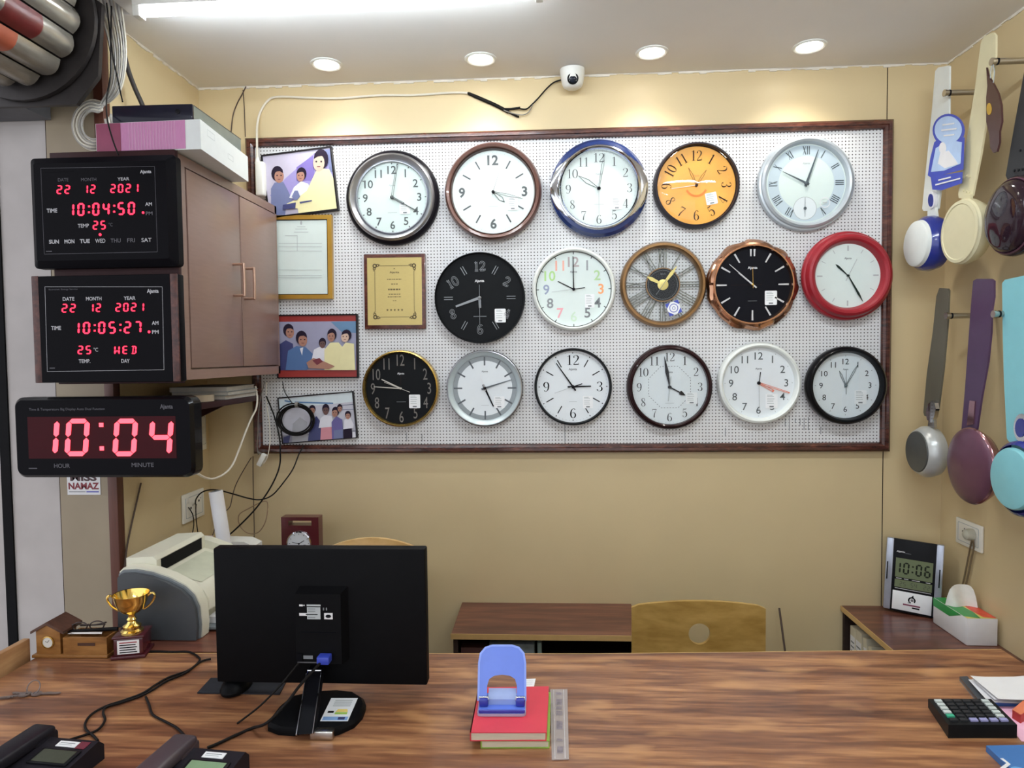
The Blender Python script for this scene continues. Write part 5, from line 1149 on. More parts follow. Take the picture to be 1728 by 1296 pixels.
for sx in (-.037, .036):
    b = MB(); b.box((sx-.009, -.012, .011), (sx+.009, .01, .026), BL2, bev=.003); b.cyl((sx-.0095, 0, .022), (sx+.0095, 0, .022), .0055, M_STEEL, 12); b.build('hinge', t)
ol = [(-.047, .0), (-.047, .07), (-.044, .088), (-.034, .099), (-.02, .103), (.02, .103), (.034, .099), (.044, .088), (.047, .07), (.047, .0), (.030, .0), (.030, .028), (.026, .04), (.016, .046), (0, .048), (-.016, .046), (-.026, .04), (-.030, .028), (-.030, .0)]
b = MB(); b.M = Matrix.Translation((-.001, 0, .018)) @ Matrix.Rotation(math.radians(62), 4, 'X'); b.prism(ol, -.003, .003, BL1)
o2 = [(x*1.0, y) for x, y in ol]; b.stroke([(x, y, .004) for x, y in ol[:10]], .0035, mat('punch_light_edge', (130, 156, 236), .35)); b.build('lever', t)
RUL = mat('ruler_clear', (196, 184, 180), .15, alpha=.55, var=.04, spec=.6); 
rq_ = [P(*c, Z=ZD+.002) for c in ((931, 1282), (960, 1281), (957.5, 1163), (928.5, 1163.5))]
t = thing('ruler', 'clear plastic ruler lying on the desk beside the diaries', 'ruler', (rq_[0]+rq_[2])/2)
b = MB(); b.prism([(p.x, p.y) for p in rq_], ZD+.0006, ZD+.0024, RUL)
def onr(u, v): return tuple((rq_[3]*(1-u)+rq_[2]*u)*(1-v)+(rq_[0]*(1-u)+rq_[1]*u)*v)[:2]
rr = random.Random(4)
for i in range(52):
    v = .03+.94*i/51; l = .22 if i % 5 == 0 else .12
    b.bar(onr(.02, v), onr(.02+l, v), .0004, ZD+.0026, M_PGREY)
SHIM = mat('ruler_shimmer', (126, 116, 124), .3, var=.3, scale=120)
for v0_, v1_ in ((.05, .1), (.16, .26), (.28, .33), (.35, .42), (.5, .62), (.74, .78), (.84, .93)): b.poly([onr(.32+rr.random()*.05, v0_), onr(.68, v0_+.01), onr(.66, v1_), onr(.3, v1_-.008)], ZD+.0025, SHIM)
for u in (.2, .78): b.bar(onr(u, .01), onr(u, .99), .0006, ZD+.0026, M_PWHITE)
put(b, 'scale', t)

# ---- trophy, organizer, keys
TG = mat('trophy_gold', (240, 208, 120), .14, metal=1.0, var=.03); TB = mat('trophy_base', (74, 22, 30), .25, coat=.3)
tp = P(210, 1113, Z=ZD)
t = thing('trophy', 'small gold trophy cup on a dark red base in front of the printer', 'trophy', (tp.x, tp.y+.035, ZD+.0005), (0, 0, .25))
b = MB(); b.box((-.040, -.036, 0), (.040, .036, .008), TB, bev=.002); b.box((-.034, -.031, .008), (.034, .031, .05), TB, bev=.003); b.box((-.037, -.034, .05), (.037, .034, .056), TB, bev=.002); b.build('pedestal', t)
b = MB(); b.box((-.025, -.0316, .012), (.025, -.031, .046), M_STICK)
for i in range(5): b.box((-.02, -.032, .039-i*.006), (.02-.003*(i % 2), -.0316, .0415-i*.006), M_PRINT if i else pc('red_line', (150, 40, 50)))
b.build('name_plate', t)
b = MB(); b.lathe([(.026, .056), (.026, .06), (.02, .064), (.021, .072), (.012, .078), (.009, .084), (.012, .088), (.008, .094), (.009, .1), (.022, .108), (.031, .118), (.037, .134), (.041, .15), (.043, .153), (.041, .1525), (.036, .135), (.028, .12), (.012, .108), (0, .105)], TG, 48); b.build('cup', t)
for s in (-1, 1):
    b = MB(); b.tube([(s*.036, 0, .143), (s*.049, 0, .151), (s*.055, 0, .143), (s*.05, 0, .13), (s*.042, 0, .12), (s*.03, 0, .112), (s*.026, 0, .114)], .0028, TG, 8); b.build('handle', t)
OAK = wood('organizer_wood', (120, 78, 36), (150, 104, 54), (178, 130, 74), .4, (3, 12, 12)); OAKD = wood('organizer_roof', (56, 34, 26), (78, 50, 38), (100, 66, 50), .45, (3, 12, 12))
oa, ob = P(52, 1112, Z=ZD), P(181, 1112, Z=ZD); ow = ob.x-oa.x
t = thing('desk_organizer', 'wooden pen tray with a little house-shaped clock at the end of the desk', 'desk organizer', (oa.x, oa.y+.002, ZD+.0005), (0, 0, .02))
b = MB(); b.box((0, 0, 0), (ow, .075, .008), OAK, bev=.002); b.build('base', t)
hx = ow*.36
b = MB(); b.prism([(.008, .008), (hx, .008), (hx, .066), ((.008+hx)/2, .083), (.008, .066)], .008, .068, OAK, axis='y'); b.build('house', t)
b = MB()
mx_ = (.008+hx)/2
for s, x_ in ((-1, -.002), (1, hx+.012)): b.prism([(mx_, .09), (mx_, .083), (x_, .06), (x_, .067)], .002, .074, OAKD, axis='y')
b.build('roof', t)
b = MB(); b.M = Matrix.Translation((mx_, .0078, .038)) @ Matrix.Rotation(PI/2, 4, 'X'); b.lathe([(.0155, 0), (.0155, .003), (.013, .0035), (.013, .002), (0, .002)], M_WHITE, 28, mats=[GOLD, GOLD, GOLD, M_WHITE]); b.bar((0, 0), (.004, .006), .0012, .0026, M_PRINT); b.bar((0, 0), (-.006, .003), .0009, .0028, M_PRINT); b.build('clock_face', t)
b = MB(); bx_, b1x = hx+.008, ow-.004
b.frame([(bx_, .006), (b1x, .006), (b1x, .07), (bx_, .07)], [(bx_+.006, .012), (b1x-.006, .012), (b1x-.006, .064), (bx_+.006, .064)], .008, .05, OAK); b.box((bx_+.005, .011, .008), (b1x-.005, .065, .014), OAK); b.box(((bx_+b1x)/2-.018, .0052, .03), ((bx_+b1x)/2+.026, .0062, .037), OAKD); b.build('tray', t)
b0 = Vector((oa.x, oa.y, ZD))
for i, (lb, m, p0, p1, r) in enumerate((('black pen lying across the top of the wooden pen tray', C_BLACK, (.3, .03, .056), (.98, .05, .0565), .0042), ('silver pen lying along the front of the wooden pen tray', M_STEEL, (.36, .02, .055), (.8, .024, .055), .0038))):
    xs = lambda u: oa.x+hx+(ow-hx)*u
    A0, A1 = Vector((xs(p0[0]-.3), oa.y+p0[1]+.004, ZD+p0[2])), Vector((xs(p1[0]), oa.y+p1[1]+.004, ZD+p1[2]))
    tt = thing('pen', lb, 'pen', A0, group='pens on the wooden tray'); dv = A1-A0
    b = MB(); b.tube([A0, A0+dv*.1, A0+dv*.9], [r*.3, r, r], m, 10, 0); put(b, 'barrel', tt); b = MB(); b.tube([A0+dv*.62, A1], r*1.15, m, 10, 0); put(b, 'cap', tt)
SG = wood('glasses_frame', (40, 30, 28), (56, 42, 38), (70, 52, 46), .3)
e0 = Vector((oa.x+hx+.05, oa.y+.045, ZD+.0625))
t = thing('reading_glasses', 'dark folded reading glasses on top of the wooden pen tray', 'glasses', e0, (0, 0, .2))
for s in (-1, 1):
    b = MB(); b.tube([(s*.02+.017*math.cos(q), .0, .011*math.sin(q)+.004) for q in [i*PI/6 for i in range(12)]], .0016, SG, 6, 3, closed=True); b.build('rim', t)
    b = MB(); b.tube([(s*.037, 0, .01), (s*.036, .012, .006), (s*.005, .022, -.002), (-s*.03, .024, -.003)], .0018, SG, 6); b.build('temple', t)
b = MB(); b.tube([(-.004, 0, .006), (0, -.001, .009), (.004, 0, .006)], .0014, SG, 6); b.build('bridge', t)
KEYM = mat('key_nickel', (126, 114, 110), .35, metal=.4, var=.08)
kc = P(57, 1170, Z=ZD)
t = thing('key_ring', 'bunch of metal keys on a ring lying on the desk', 'keys', (kc.x, kc.y, ZD+.0005))
b = MB(); b.M = Matrix.Translation((0, 0, .013)) @ Matrix.Rotation(math.radians(60), 4, 'X'); b.tube([(.0145*math.cos(i*PI/8), .0145*math.sin(i*PI/8), 0) for i in range(16)], .0013, KEYM, 8, 2, closed=True); b.build('ring', t)
for ang, ln, z_ in ((math.radians(200), .062, .003), (math.radians(172), .045, .0012), (math.radians(6), .06, .0025)):
    b = MB(); b.M = Matrix.Translation((.004*math.cos(ang), .004*math.sin(ang)-.008, z_)) @ Matrix.Rotation(ang, 4, 'Z')
    b.frame(ellipse(.008, 0, .011, .009, 20), ellipse(.004, 0, .003, .003, 20), -.0015, .0015, KEYM); b.prism([(.018, -.003), (ln-.006, -.003), (ln, 0), (ln-.004, .003), (.04, .003), (.038, .0055), (.034, .0055), (.033, .003), (.031, .005), (.028, .005), (.027, .003), (.018, .003)], -.001, .001, KEYM); b.build('key', t)

# ---- telephones
TELB = mat('phone_black', (34, 32, 38), .35, var=.05); TELM = mat('phone_grey', (66, 56, 62), .4, var=.05); LCDG = mat('lcd_green', (126, 154, 120), .25); LCDD = mat('lcd_dark', (62, 66, 52), .25)
def phone(x, y, rz_, lb, hm, lcd, lay):
    t = thing('telephone', lb, 'telephone', (x, y, ZD+.0005), (0, 0, rz_), 'desk telephones')
    b = MB(); b.prism([(-.19, 0), (0, 0), (0, .028), (-.012, .04), (-.19, .018)], -.075, .075, TELB, axis='x'); b.v = [v for v in b.v]
    b.build('body', t)
    sl = math.atan2(.022, .178)
    M_ = Matrix.Translation((0, -.012, .0402)) @ Matrix.Rotation(sl, 4, 'X')
    b = MB(); b.M = M_; b.box((-.012, -.068, 0), (.066, -.03, .003), M_BLACK, bev=.001); b.box((-.006, -.064, .003), (.06, -.034, .0036), lcd); b.build('display', t)
    b = MB(); b.M = M_; b.box((.004, -.022, 0), (.044, -.008, .0012), M_STICK); b.text('24441', .024, -.015, .006, .0015, M_PGREY, w=.024) if False else None; b.rect(.008, -.014, .038, -.0125, .0014, M_PGREY); b.rect(.008, -.018, .034, -.0165, .0014, M_PLIGHT); b.build('number_label', t)
    if lay:
        b = MB(); b.M = M_; b.box((.045, -.024, 0), (.064, -.006, .001), pc('maroon', (104, 34, 50))); b.build('sticker', t)
    for i in range(4):
        for j in range(3):
            b = MB(); b.M = M_; b.box((-.004+j*.024, -.165+i*.022, 0), (.014+j*.024, -.151+i*.022, .004), M_PGREY, bev=.001); b.build('key', t)
    b = MB(); b.M = Matrix.Translation((-.05, 0, .034)); b.box((-.024, -.19, .0), (.024, .005, .022), hm, bev=.008, seg=3); b.box((-.025, -.045, -.012), (.025, .008, .012), hm, bev=.006); b.box((-.025, -.19, -.022), (.025, -.14, .012), hm, bev=.006); b.build('handset', t)
    return t
pa = P(178, 1252, Z=ZD+.03); phone(pa.x-.075, pa.y+.004, -.10, 'black desk telephone with dark screen, nearest the keys', TELB, LCDD, True)
pb_ = P(424, 1268, Z=ZD+.03); phone(pb_.x-.075, pb_.y, -.10, 'desk telephone with green screen and brownish handset, in front of the monitor', TELM, LCDG, False)
zc = ZD+.0032
cable('phone_cord', 'black phone cord snaking from the trophy to the phone with the dark screen', [P(*c, Z=zc) for c in ((232, 1101), (262, 1099), (290, 1100), (318, 1100), (334, 1108), (336, 1116), (318, 1131), (285, 1143), (262, 1156), (240, 1170), (208, 1182), (178, 1192), (155, 1205), (144, 1220), (146, 1232), (158, 1242), (165, 1250))], .0025, C_BLACK)
cable('phone_cord', 'second black phone cord, ending at the number label of the dark-screen phone', [P(*c, Z=zc+.0005) for c in ((356, 1112), (338, 1117), (312, 1136), (280, 1150), (258, 1164), (236, 1175), (204, 1186), (180, 1193), (174, 1202), (177, 1216), (164, 1232), (138, 1242), (112, 1250), (100, 1255))], .0025, C_BLACK)
cable('phone_cord', 'short black phone cord running to the telephone with the green screen', [P(*c, Z=zc) for c in ((246, 1176), (252, 1190), (258, 1206), (278, 1217), (298, 1228), (312, 1242), (318, 1250))], .0025, C_BLACK)
cable('phone_cord', 'black cord curling out beside the brownish telephone handset', [P(*c, Z=zc) for c in ((288, 1267), (268, 1272), (252, 1281), (245, 1291), (248, 1300))], .0025, C_BLACK)
cable('phone_cord', 'black cord leaving the desk at the outer side of the dark-screen phone', [P(*c, Z=zc) for c in ((-20, 1279), (4, 1277), (22, 1272))], .0025, C_BLACK)

# ---- printer on the side table
PD = mat('printer_grey', (66, 70, 74), .45, var=.03); PDL = mat('printer_grey_light', (112, 118, 122), .4); PCR = mat('printer_cream', (214, 212, 194), .4, var=.02)
YN = 1.70
pf = [tuple(P(*c, Y=YN))[::2] for c in ((203, 1087), (199, 1060), (198, 975), (204, 969), (225, 968), (252, 973), (280, 983), (305, 996), (320, 1010), (329, 1030), (332, 1060), (331, 1086))]
zlow = Z1+.001; pf = [(x, max(z, zlow)) for x, z in pf]
t = thing('laser_printer', 'grey and cream laser printer on the side table behind the trophy', 'printer', (-1.0, 1.88, Z1))
def scaled(k, dz=0.0, dx=0.0): cx_, cz_ = sum(p[0] for p in pf)/len(pf), zlow; return [(cx_+(x-cx_)*k+dx, cz_+(z-cz_)*k+dz) for x, z in pf]
b = MB(); b.prism(pf, YN, YN+.012, PD, axis='y'); put(b, 'side_panel', t)
b = MB(); b.prism(scaled(1.0), 2.048, 2.06, PD, axis='y'); put(b, 'side_panel', t)
b = MB(); b.prism(scaled(1.035), YN+.012, YN+.02, PDL, axis='y'); put(b, 'side_trim', t)
bx = scaled(1.06, .0); ztop = max(z for x, z in bx); xm = min(x for x, z in bx)
b = MB(); b.prism(bx, YN+.02, YN+.055, PCR, axis='y'); b.prism(bx, 2.01, 2.048, PCR, axis='y')
mid = [(xm, zlow), (xm, ztop+.014), (xm+.075, ztop+.018), (xm+.085, ztop+.008), (xm+.085, ztop-.03), (xm+.20, ztop-.062), (xm+.215, ztop-.075), (max(x for x, z in bx)+.002, ztop-.10), (max(x for x, z in bx)+.002, ztop-.125), (max(x for x, z in bx)-.03, ztop-.13), (max(x for x, z in bx)-.03, zlow)]
b.prism(mid, YN+.055, 2.01, PCR, axis='y'); put(b, 'body', t)
b = MB(); b.box((xm+.0845, YN+.075, ztop-.028), (xm+.0865, 1.99, ztop+.006), M_MATTE); put(b, 'paper_slot', t)
b = MB(); b.add([(xm+.10, YN+.08, ztop-.0325), (xm+.195, YN+.08, ztop-.059), (xm+.195, 1.985, ztop-.059), (xm+.10, 1.985, ztop-.0325)], [(0, 1, 2, 3)], mat('printer_tray', (196, 198, 176), .4)); put(b, 'output_tray', t)
xr_ = max(x for x, z in bx)
b = MB(); b.box((xr_-.03, YN+.06, zlow+.004), (xr_+.10, 2.0, zlow+.012), PDL, bev=.002); put(b, 'paper_tray', t)
b = MB(); b.box((xr_-.02, YN+.085, zlow+.0125), (xr_+.09, 1.975, zlow+.03), M_PWHITE); o = put(b, 'paper', t)
# things behind the printer
wb = P(400, 905, Y=2.33)
t = thing('power_backup', 'low white box behind the monitor at the end of the side table', 'box', (-1.04, 2.36, Z1))
a_, c_ = P(352, 920, Y=2.3), P(428, 920, Y=2.3)
b = MB(); b.prism([(a_.x, a_.z-.004), (c_.x, a_.z-.004), (c_.x-.035, a_.z+.012), (a_.x+.03, a_.z+.014)], 2.3, 2.37, M_WHITE, axis='y'); b.box((a_.x, 2.3, Z1+.0005), (c_.x, 2.37, a_.z-.004), M_WHITE); put(b, 'casing', t)
b = MB(); q_ = P(357, 910, Y=2.29); b.box((q_.x-.03, 2.285, Z1+.0005), (q_.x+.004, 2.298, q_.z+.012), mat('pale_pink_plastic', (224, 206, 206), .4), bev=.003); put(b, 'socket_block', t)
rb, rt = P(382, 940, Y=2.24), P(364, 829, Y=2.24)
t = thing('poster_tube', 'rolled white poster standing upright behind the printer', 'poster roll', (rb.x+.01, 2.24, Z1))
d_ = (rt-rb).normalized(); base = rb+d_*((Z1+.002-rb.z)/d_.z)
b = MB(); b.tube([base, rt], .023, M_PWHITE, 24, 0); put(b, 'paper_roll', t)
b = MB(); b.tube([rt, rt+d_*.001], .017, M_PGREY, 20, 0); put(b, 'open_end', t)
# red table clock
RW = mat('clock_red_wood', (84, 24, 30), .3, var=.12, scale=18, coat=.3)
cc = P(507, 930, Y=2.45)
t = thing('table_clock', 'dark red wooden table clock with a carrying slot standing behind the monitor', 'clock', (cc.x, 2.45, Z1), (PI/2, 0, 0))
zt2 = P(507, 873, Y=2.45).z-Z1; hw2 = .071
b = MB(); b.frame([(-hw2, zt2-.042), (hw2, zt2-.042), (hw2, zt2), (-hw2, zt2)], [(-hw2*.62, zt2-.031), (hw2*.62, zt2-.031), (hw2*.62, zt2-.013), (-hw2*.62, zt2-.013)], -.045, 0, RW); b.box((-hw2, 0, -.045), (hw2, zt2-.0421, 0), RW); b.build('case', t)
yc = P(505, 917, Y=2.45).z-Z1
b = MB(); b.M = Matrix.Translation((-.003, yc, 0)); b.lathe([(.047, 0), (.047, .006), (.043, .008), (.041, .004), (0, .004)], M_CHROME, 40, mats=[M_CHROME]*3+[FACE_W])
for i in range(12):
    a = i*PI/6; b.bar((.034*math.cos(a), .034*math.sin(a)), (.038*math.cos(a), .038*math.sin(a)), .002, .0046, M_PRINT)
b.bar((0, 0), (-.026, .006), .002, .006, M_PRINT); b.bar((0, 0), (.02, .012), .0026, .0055, M_PRINT); b.disc(.0035, .0062, M_PRINT, 12); b.ring(.008, .011, .0047, M_PGREY, 16, (.021, -.014)); b.build('dial', t)
# sockets on the left wall with cords
LW = (PI/2, 0, PI/2)
def outlet(nm, lb, c, rot, w, h, holes=2):
    t = thing(nm, lb, 'power outlet', c, rot)
    b = MB(); b.box((-w/2, -h/2, 0), (w/2, h/2, .009), mat('outlet_white', (236, 234, 224), .4, var=.02), bev=.003); b.build('plate', t)
    b = MB(); b.frame(rrect(-w*.4, -h*.36, w*.4, h*.36, .004), rrect(-w*.385, -h*.34, w*.385, h*.34, .004), .009, .0098, M_PLIGHT); b.build('module_frame', t)
    return t
s1 = P(324, 853, X=XL+.001)
t = outlet('wall_outlet', 'white socket plate with two black cords plugged in on the wall above the printer', s1, LW, .155, .11)
for px in ((-.025, -.004), (.035, .012)):
    b = MB(); b.M = Matrix.Translation((px[0], px[1], .009)); b.disc(.005, .0006, M_PRINT, 12); b.disc(.0025, .0006, M_PRINT, 10, (.014, .008)); b.build('socket_hole', t)
b = MB(); b.box((-.06, .018, .0095), (-.042, .04, .012), M_WHITE, bev=.001); b.build('switch', t)
s2 = P(337, 727, X=XL+.001)
t = outlet('switch_board', 'tall white switch plate on the wall beside the shelf under the cabinet', s2, LW, .07, .155)
for k_ in (-1, 0, 1):
    b = MB(); b.box((-.016, k_*.04-.014, .0095), (.016, k_*.04+.014, .013), M_WHITE, bev=.002); b.build('switch', t)
XC = XL+.022
cable('cable', 'thin black cord hanging from the plate above the printer straight down', [P(318, 856, X=XL+.012), P(325, 868, X=XC), P(327, 885, X=XC), P(324, 905, X=XC), P(322, 925, X=XC)], .002, C_BLACK)
cable('cable', 'thin black cord rising from the plate above the printer and swinging right across the wall', [P(330, 850, X=XL+.012), P(331, 842, Y=2.5), P(339, 832, Y=2.48), P(352, 827, Y=2.47), P(370, 827.5, Y=2.46), P(395, 834, Y=2.45), P(420, 841, Y=2.45), P(440, 843, Y=2.46), P(460, 835, Y=2.48), P(480, 812, Y=2.5), P(495, 790, Y=2.55), P(505, 765, Y=2.6), P(513, 752, Y=YB-.04)], .0026, C_BLACK)
cable('cable', 'thin black cord hanging from the plate beside the white poster roll', [P(331, 851, X=XL+.012), P(330.5, 862, X=XC), P(332, 885, X=XC), P(336, 910, X=XC), P(338, 924, X=XC)], .002, C_BLACK)
cable('cable', 'black cable from the shelf under the cabinet down across the wall to behind the monitor', [P(449, 668, Y=2.6), P(462, 700, Y=2.6), P(471, 735, Y=2.59), P(473, 762, Y=2.58), P(472, 785, Y=2.57), P(464, 808, Y=2.55), P(450, 833, Y=2.52), P(430, 860, Y=2.5), P(405, 886, Y=2.46), P(383, 906, Y=2.45)], .003, C_BLACK)
cable('cable', 'brown wire hanging from the pegboard corner and curving behind the poster roll', [P(424, 772, Y=2.655), P(410, 795, Y=2.64), P(398, 818, Y=2.62), P(392, 838, Y=2.6), P(388, 855, Y=2.58), P(378, 865, Y=2.56), P(367, 877, Y=2.5), P(360, 900, Y=2.46), P(352, 920, Y=2.45)], .0018, C_BROWN)
cable('cable', 'brown wire dropping straight down the back wall under the pegboard corner', [P(427, 770, Y=2.66), P(427, 800, Y=2.665), P(428, 850, Y=2.665), P(429, 890, Y=2.665), P(429, 922, Y=2.665)], .0018, C_BROWN)
cable('cable', 'loose loop of pale brown wire lying against the wall by the poster roll', [P(402, 880, Y=2.6), P(404, 868, Y=2.6), P(420, 858, Y=2.6), P(445, 846, Y=2.61), P(452, 852, Y=2.61), P(448, 880, Y=2.6), P(436, 898, Y=2.6), P(420, 900, Y=2.6), P(408, 892, Y=2.6), P(402, 880, Y=2.6)], .002, mat('cable_tan', (150, 122, 96), .5))
cable('cable', 'thick white cable looping from the big digital clock up to the shelf', [P(326, 792, Y=1.93), P(334, 799, Y=2.0), P(346, 806, Y=2.1), P(360, 808, Y=2.2), P(378, 800, Y=2.3), P(392, 785, Y=2.36), P(402, 762, Y=2.4), P(414, 730, Y=2.44), P(424, 706, Y=2.48), P(432, 690, Y=2.5), P(434, 672, Y=2.52), P(431, 652, Y=2.54)], .0036, C_WHITE)
cable('cable', 'thin grey wire hanging from under the cabinet to the small white connector', [P(447, 645, Y=2.6), P(440, 670, Y=2.6), P(436, 700, Y=2.6), P(435, 730, Y=2.6), P(434, 752, Y=2.6), P(436, 768, Y=2.6)], .0018, C_GREY)
cable('cable', 'thin white wire hanging from under the cabinet beside the grey wire', [P(450, 645, Y=2.6), P(450, 680, Y=2.6), P(455, 720, Y=2.6), P(455, 750, Y=2.6), P(451, 772, Y=2.6), P(445, 782, Y=2.6)], .0018, C_WHITE)
kc2 = P(442, 776, Y=2.595)
t = thing('wire_connector', 'small white plastic connector dangling at the lower corner of the pegboard', 'connector', kc2, (0, math.radians(28), 0))
b = MB(); b.box((-.010, -.01, -.026), (.010, .01, .026), M_WHITE, bev=.003); b.build('shell', t); b = MB(); b.box((-.03, -.004, .018), (-.008, .004, .023), C_GREY, bev=.001); b.build('tab', t)
cable('cable', 'thin black wire drooping from the shelf onto the lower tilted photo', [P(477, 645, Y=YB-.03), P(480, 660, Y=YB-.03), P(487, 672, Y=YB-.03), P(493, 680, Y=YB-.03)], .0018, C_BLACK)
cable('cable', 'thin tan wire along the wall between the pillar edge and the printer', [P(238, 815, X=XL+.008), P(230, 850, X=XL+.008), P(222, 885, X=XL+.008), P(214, 925, X=XL+.008), P(210, 965, X=XL+.008)], .003, C_BROWN)
# coil hanging on the lower photo
b = MB(); rr = random.Random(2); yq = YB-.04
for j in range(6):
    sx, sy, ox, oy, tl = 31-j*1.3+rr.uniform(-1, 1), 26-j*.8+rr.uniform(-1, 1), rr.uniform(-1.5, 1.5), rr.uniform(-1.5, 1.5), rr.uniform(-.2, .2)
    pts = []
    for i in range(18):
        a = 2*PI*i/18; x, y = sx*math.cos(a), sy*math.sin(a); pts.append(P(500+ox+x*math.cos(tl)-y*math.sin(tl), 709+oy+x*math.sin(tl)+y*math.cos(tl), Y=yq+.002*j))
    b.tube(pts, .0028, C_BLACK, 7, 3, closed=True)
c0 = P(500, 683, Y=yq); o = b.build('cable_coil', None, 60, c0); tag(o, 'coil of black cable hung in front of the lower tilted photo', 'cable coil')
t = thing('cable_tie', 'small grey tie holding the top of the black cable coil', 'cable tie', P(501, 683, Y=yq))
b = MB(); b.M = Matrix.Rotation(PI/2, 4, 'Y'); b.lathe([(.009, -.006), (.011, -.006), (.011, .006), (.009, .006), (.009, -.006)], C_GREY, 14); b.build('band', t)
# sticker on the pillar panel
sa, sb = P(113, 806, Y=YP-.005), P(170, 835, Y=YP-.005)
t = thing('wall_sticker', 'white sticker with dark red capitals on the pillar under the largest digital clock', 'sticker', ((sa.x+sb.x)/2, YP-.0045, (sa.z+sb.z)/2+.012), WALLROT)
W, H = (sb.x-sa.x)/2, (sa.z-sb.z)/2+.012
MRN = mat('sticker_maroon', (128, 28, 44), .5)
b = MB(); b.box((-W, -H, 0), (W, H, .0008), M_PWHITE); b.text('MISS', 0, H*.42, H*.6, .0011, mat('sticker_dark', (70, 40, 44), .5), w=W*1.6, bold=.04); b.text('NAMAZ', 0, -H*.28, H*.55, .0011, MRN, w=W*1.85, bold=.04); b.rect(-W*.9, -H*.78, W*.1, -H*.72, .0011, M_PGREY); b.rect(W*.15, -H*.8, W*.9, -H*.7, .0011, pc('blue_line', (90, 90, 180))); b.build('sheet', t)
# ================================================================ CHAIRS
CHW = wood('chair_ply', (152, 118, 58), (172, 138, 74), (190, 156, 92), .4, (3, 3, 9)); CHP = wood('chair_pale', (190, 150, 92), (206, 168, 110), (222, 186, 130), .4, (3, 3, 9)); TUBEC = mat('chair_tube', (120, 112, 104), .3, metal=.8)
def ray_poly(ox, oy, a, poly):
    best = None; dx, dy = math.cos(a), math.sin(a); n = len(poly)
    for i in range(n):
        x0, y0 = poly[i]; x1, y1 = poly[(i+1) % n]; ex, ey = x1-x0, y1-y0; den = dx*ey-dy*ex
        if abs(den) < 1e-12: continue
        t = ((x0-ox)*ey-(y0-oy)*ex)/den; u = ((x0-ox)*dy-(y0-oy)*dx)/den
        if t > 0 and -1e-9 <= u <= 1+1e-9 and (best is None or t < best): best = t
    return (ox+dx*best, oy+dy*best)
def chair(lb, cx, y, w, ztop, m, hole, hz, arch, seat=.44):
    """bent plywood shell chair facing the desk; backrest plane at depth y"""
    t = thing('office_chair', lb, 'chair', (cx, y-.2, 0))
    h0 = seat+.06; W = w/2
    out = [(-W*.9, h0), (W*.9, h0), (W, h0+.06), (W, ztop-arch)]+[(W*(1-k/8), ztop-arch+arch*(1-(1-k/8)**2)) for k in range(1, 16)]+[(-W, ztop-arch), (-W, h0+.06)]
    b = MB()
    if hole:
        N = 72; inn = [(hole*math.cos(2*PI*i/N), hz+hole*math.sin(2*PI*i/N)) for i in range(N)]; o = [ray_poly(0, hz, 2*PI*i/N, out) for i in range(N)]
        vs = []
        for lay in (0, .012):
            for loop in (o, inn): vs += [(x, lay+.35*x*x, z) for x, z in loop]
        fs = []
        for i in range(N):
            j = (i+1) % N; fs += [(i, j, N+j, N+i), (2*N+j, 2*N+i, 3*N+i, 3*N+j), (j, i, 2*N+i, 2*N+j), (N+i, N+j, 3*N+j, 3*N+i)]
        b.add(vs, fs, m)
    else:
        n = len(out); vs = [(x, lay+.35*x*x, z) for lay in (0, .012) for x, z in out]
        b.add(vs, [tuple(range(n)), tuple(range(n, 2*n))[::-1]]+[((i+1) % n, i, n+i, n+(i+1) % n) for i in range(n)], m)
    b.v = [(x+cx, yy+y, z) for x, yy, z in b.v]; put(b, 'backrest', t)
    b = MB(); b.box((cx-W*.95, y-.40, seat), (cx+W*.95, y-.01, seat+.014), m, bev=.006); put(b, 'seat', t)
    for s in (-1, 1):
        b = MB(); b.tube([(cx+s*W*.6, y+.015+.35*(W*.6)**2, h0+.08), (cx+s*W*.6, y+.01, seat+.02), (cx+s*W*.62, y-.03, seat-.012), (cx+s*W*.7, y-.2, seat-.012)], .009, TUBEC, 8); put(b, 'back_support', t)
    for sx in (-1, 1):
        for yy in (y-.36, y-.04):
            b = MB(); b.tube([(cx+sx*W*.7, yy, seat-.001), (cx+sx*W*.85, yy+(-.02 if yy < y-.2 else .02), .012)], .011, TUBEC, 10, 0); g = put(b, 'leg', t)
            b = MB(); b.cyl((cx+sx*W*.85, yy+(-.02 if yy < y-.2 else .02), 0.0), (cx+sx*W*.85, yy+(-.02 if yy < y-.2 else .02), .014), .013, M_BLACK, 12); f = b.build('rubber_foot', g); f.data.transform(inv(t))
    return t
a, q = P(1067, 1022, Y=2.08), P(1295, 1022, Y=2.08); tp_ = P(1184, 1014.5, Y=2.08); hh_ = P(1187, 1070, Y=2.08)
chair('plywood chair with a round hole in its curved back, beside the corner cabinet', (a.x+q.x)/2, 2.08, q.x-a.x, tp_.z, CHW, .033, hh_.z, .022, seat=.38)
a, q = P(536, 919, Y=2.02), P(715, 918, Y=2.02); tp_ = P(640, 908, Y=2.02)
chair('pale wooden chair mostly hidden behind the computer monitor', (a.x+q.x)/2+.004, 2.02, q.x-a.x, tp_.z, CHP, 0, 0, .045, seat=.5)

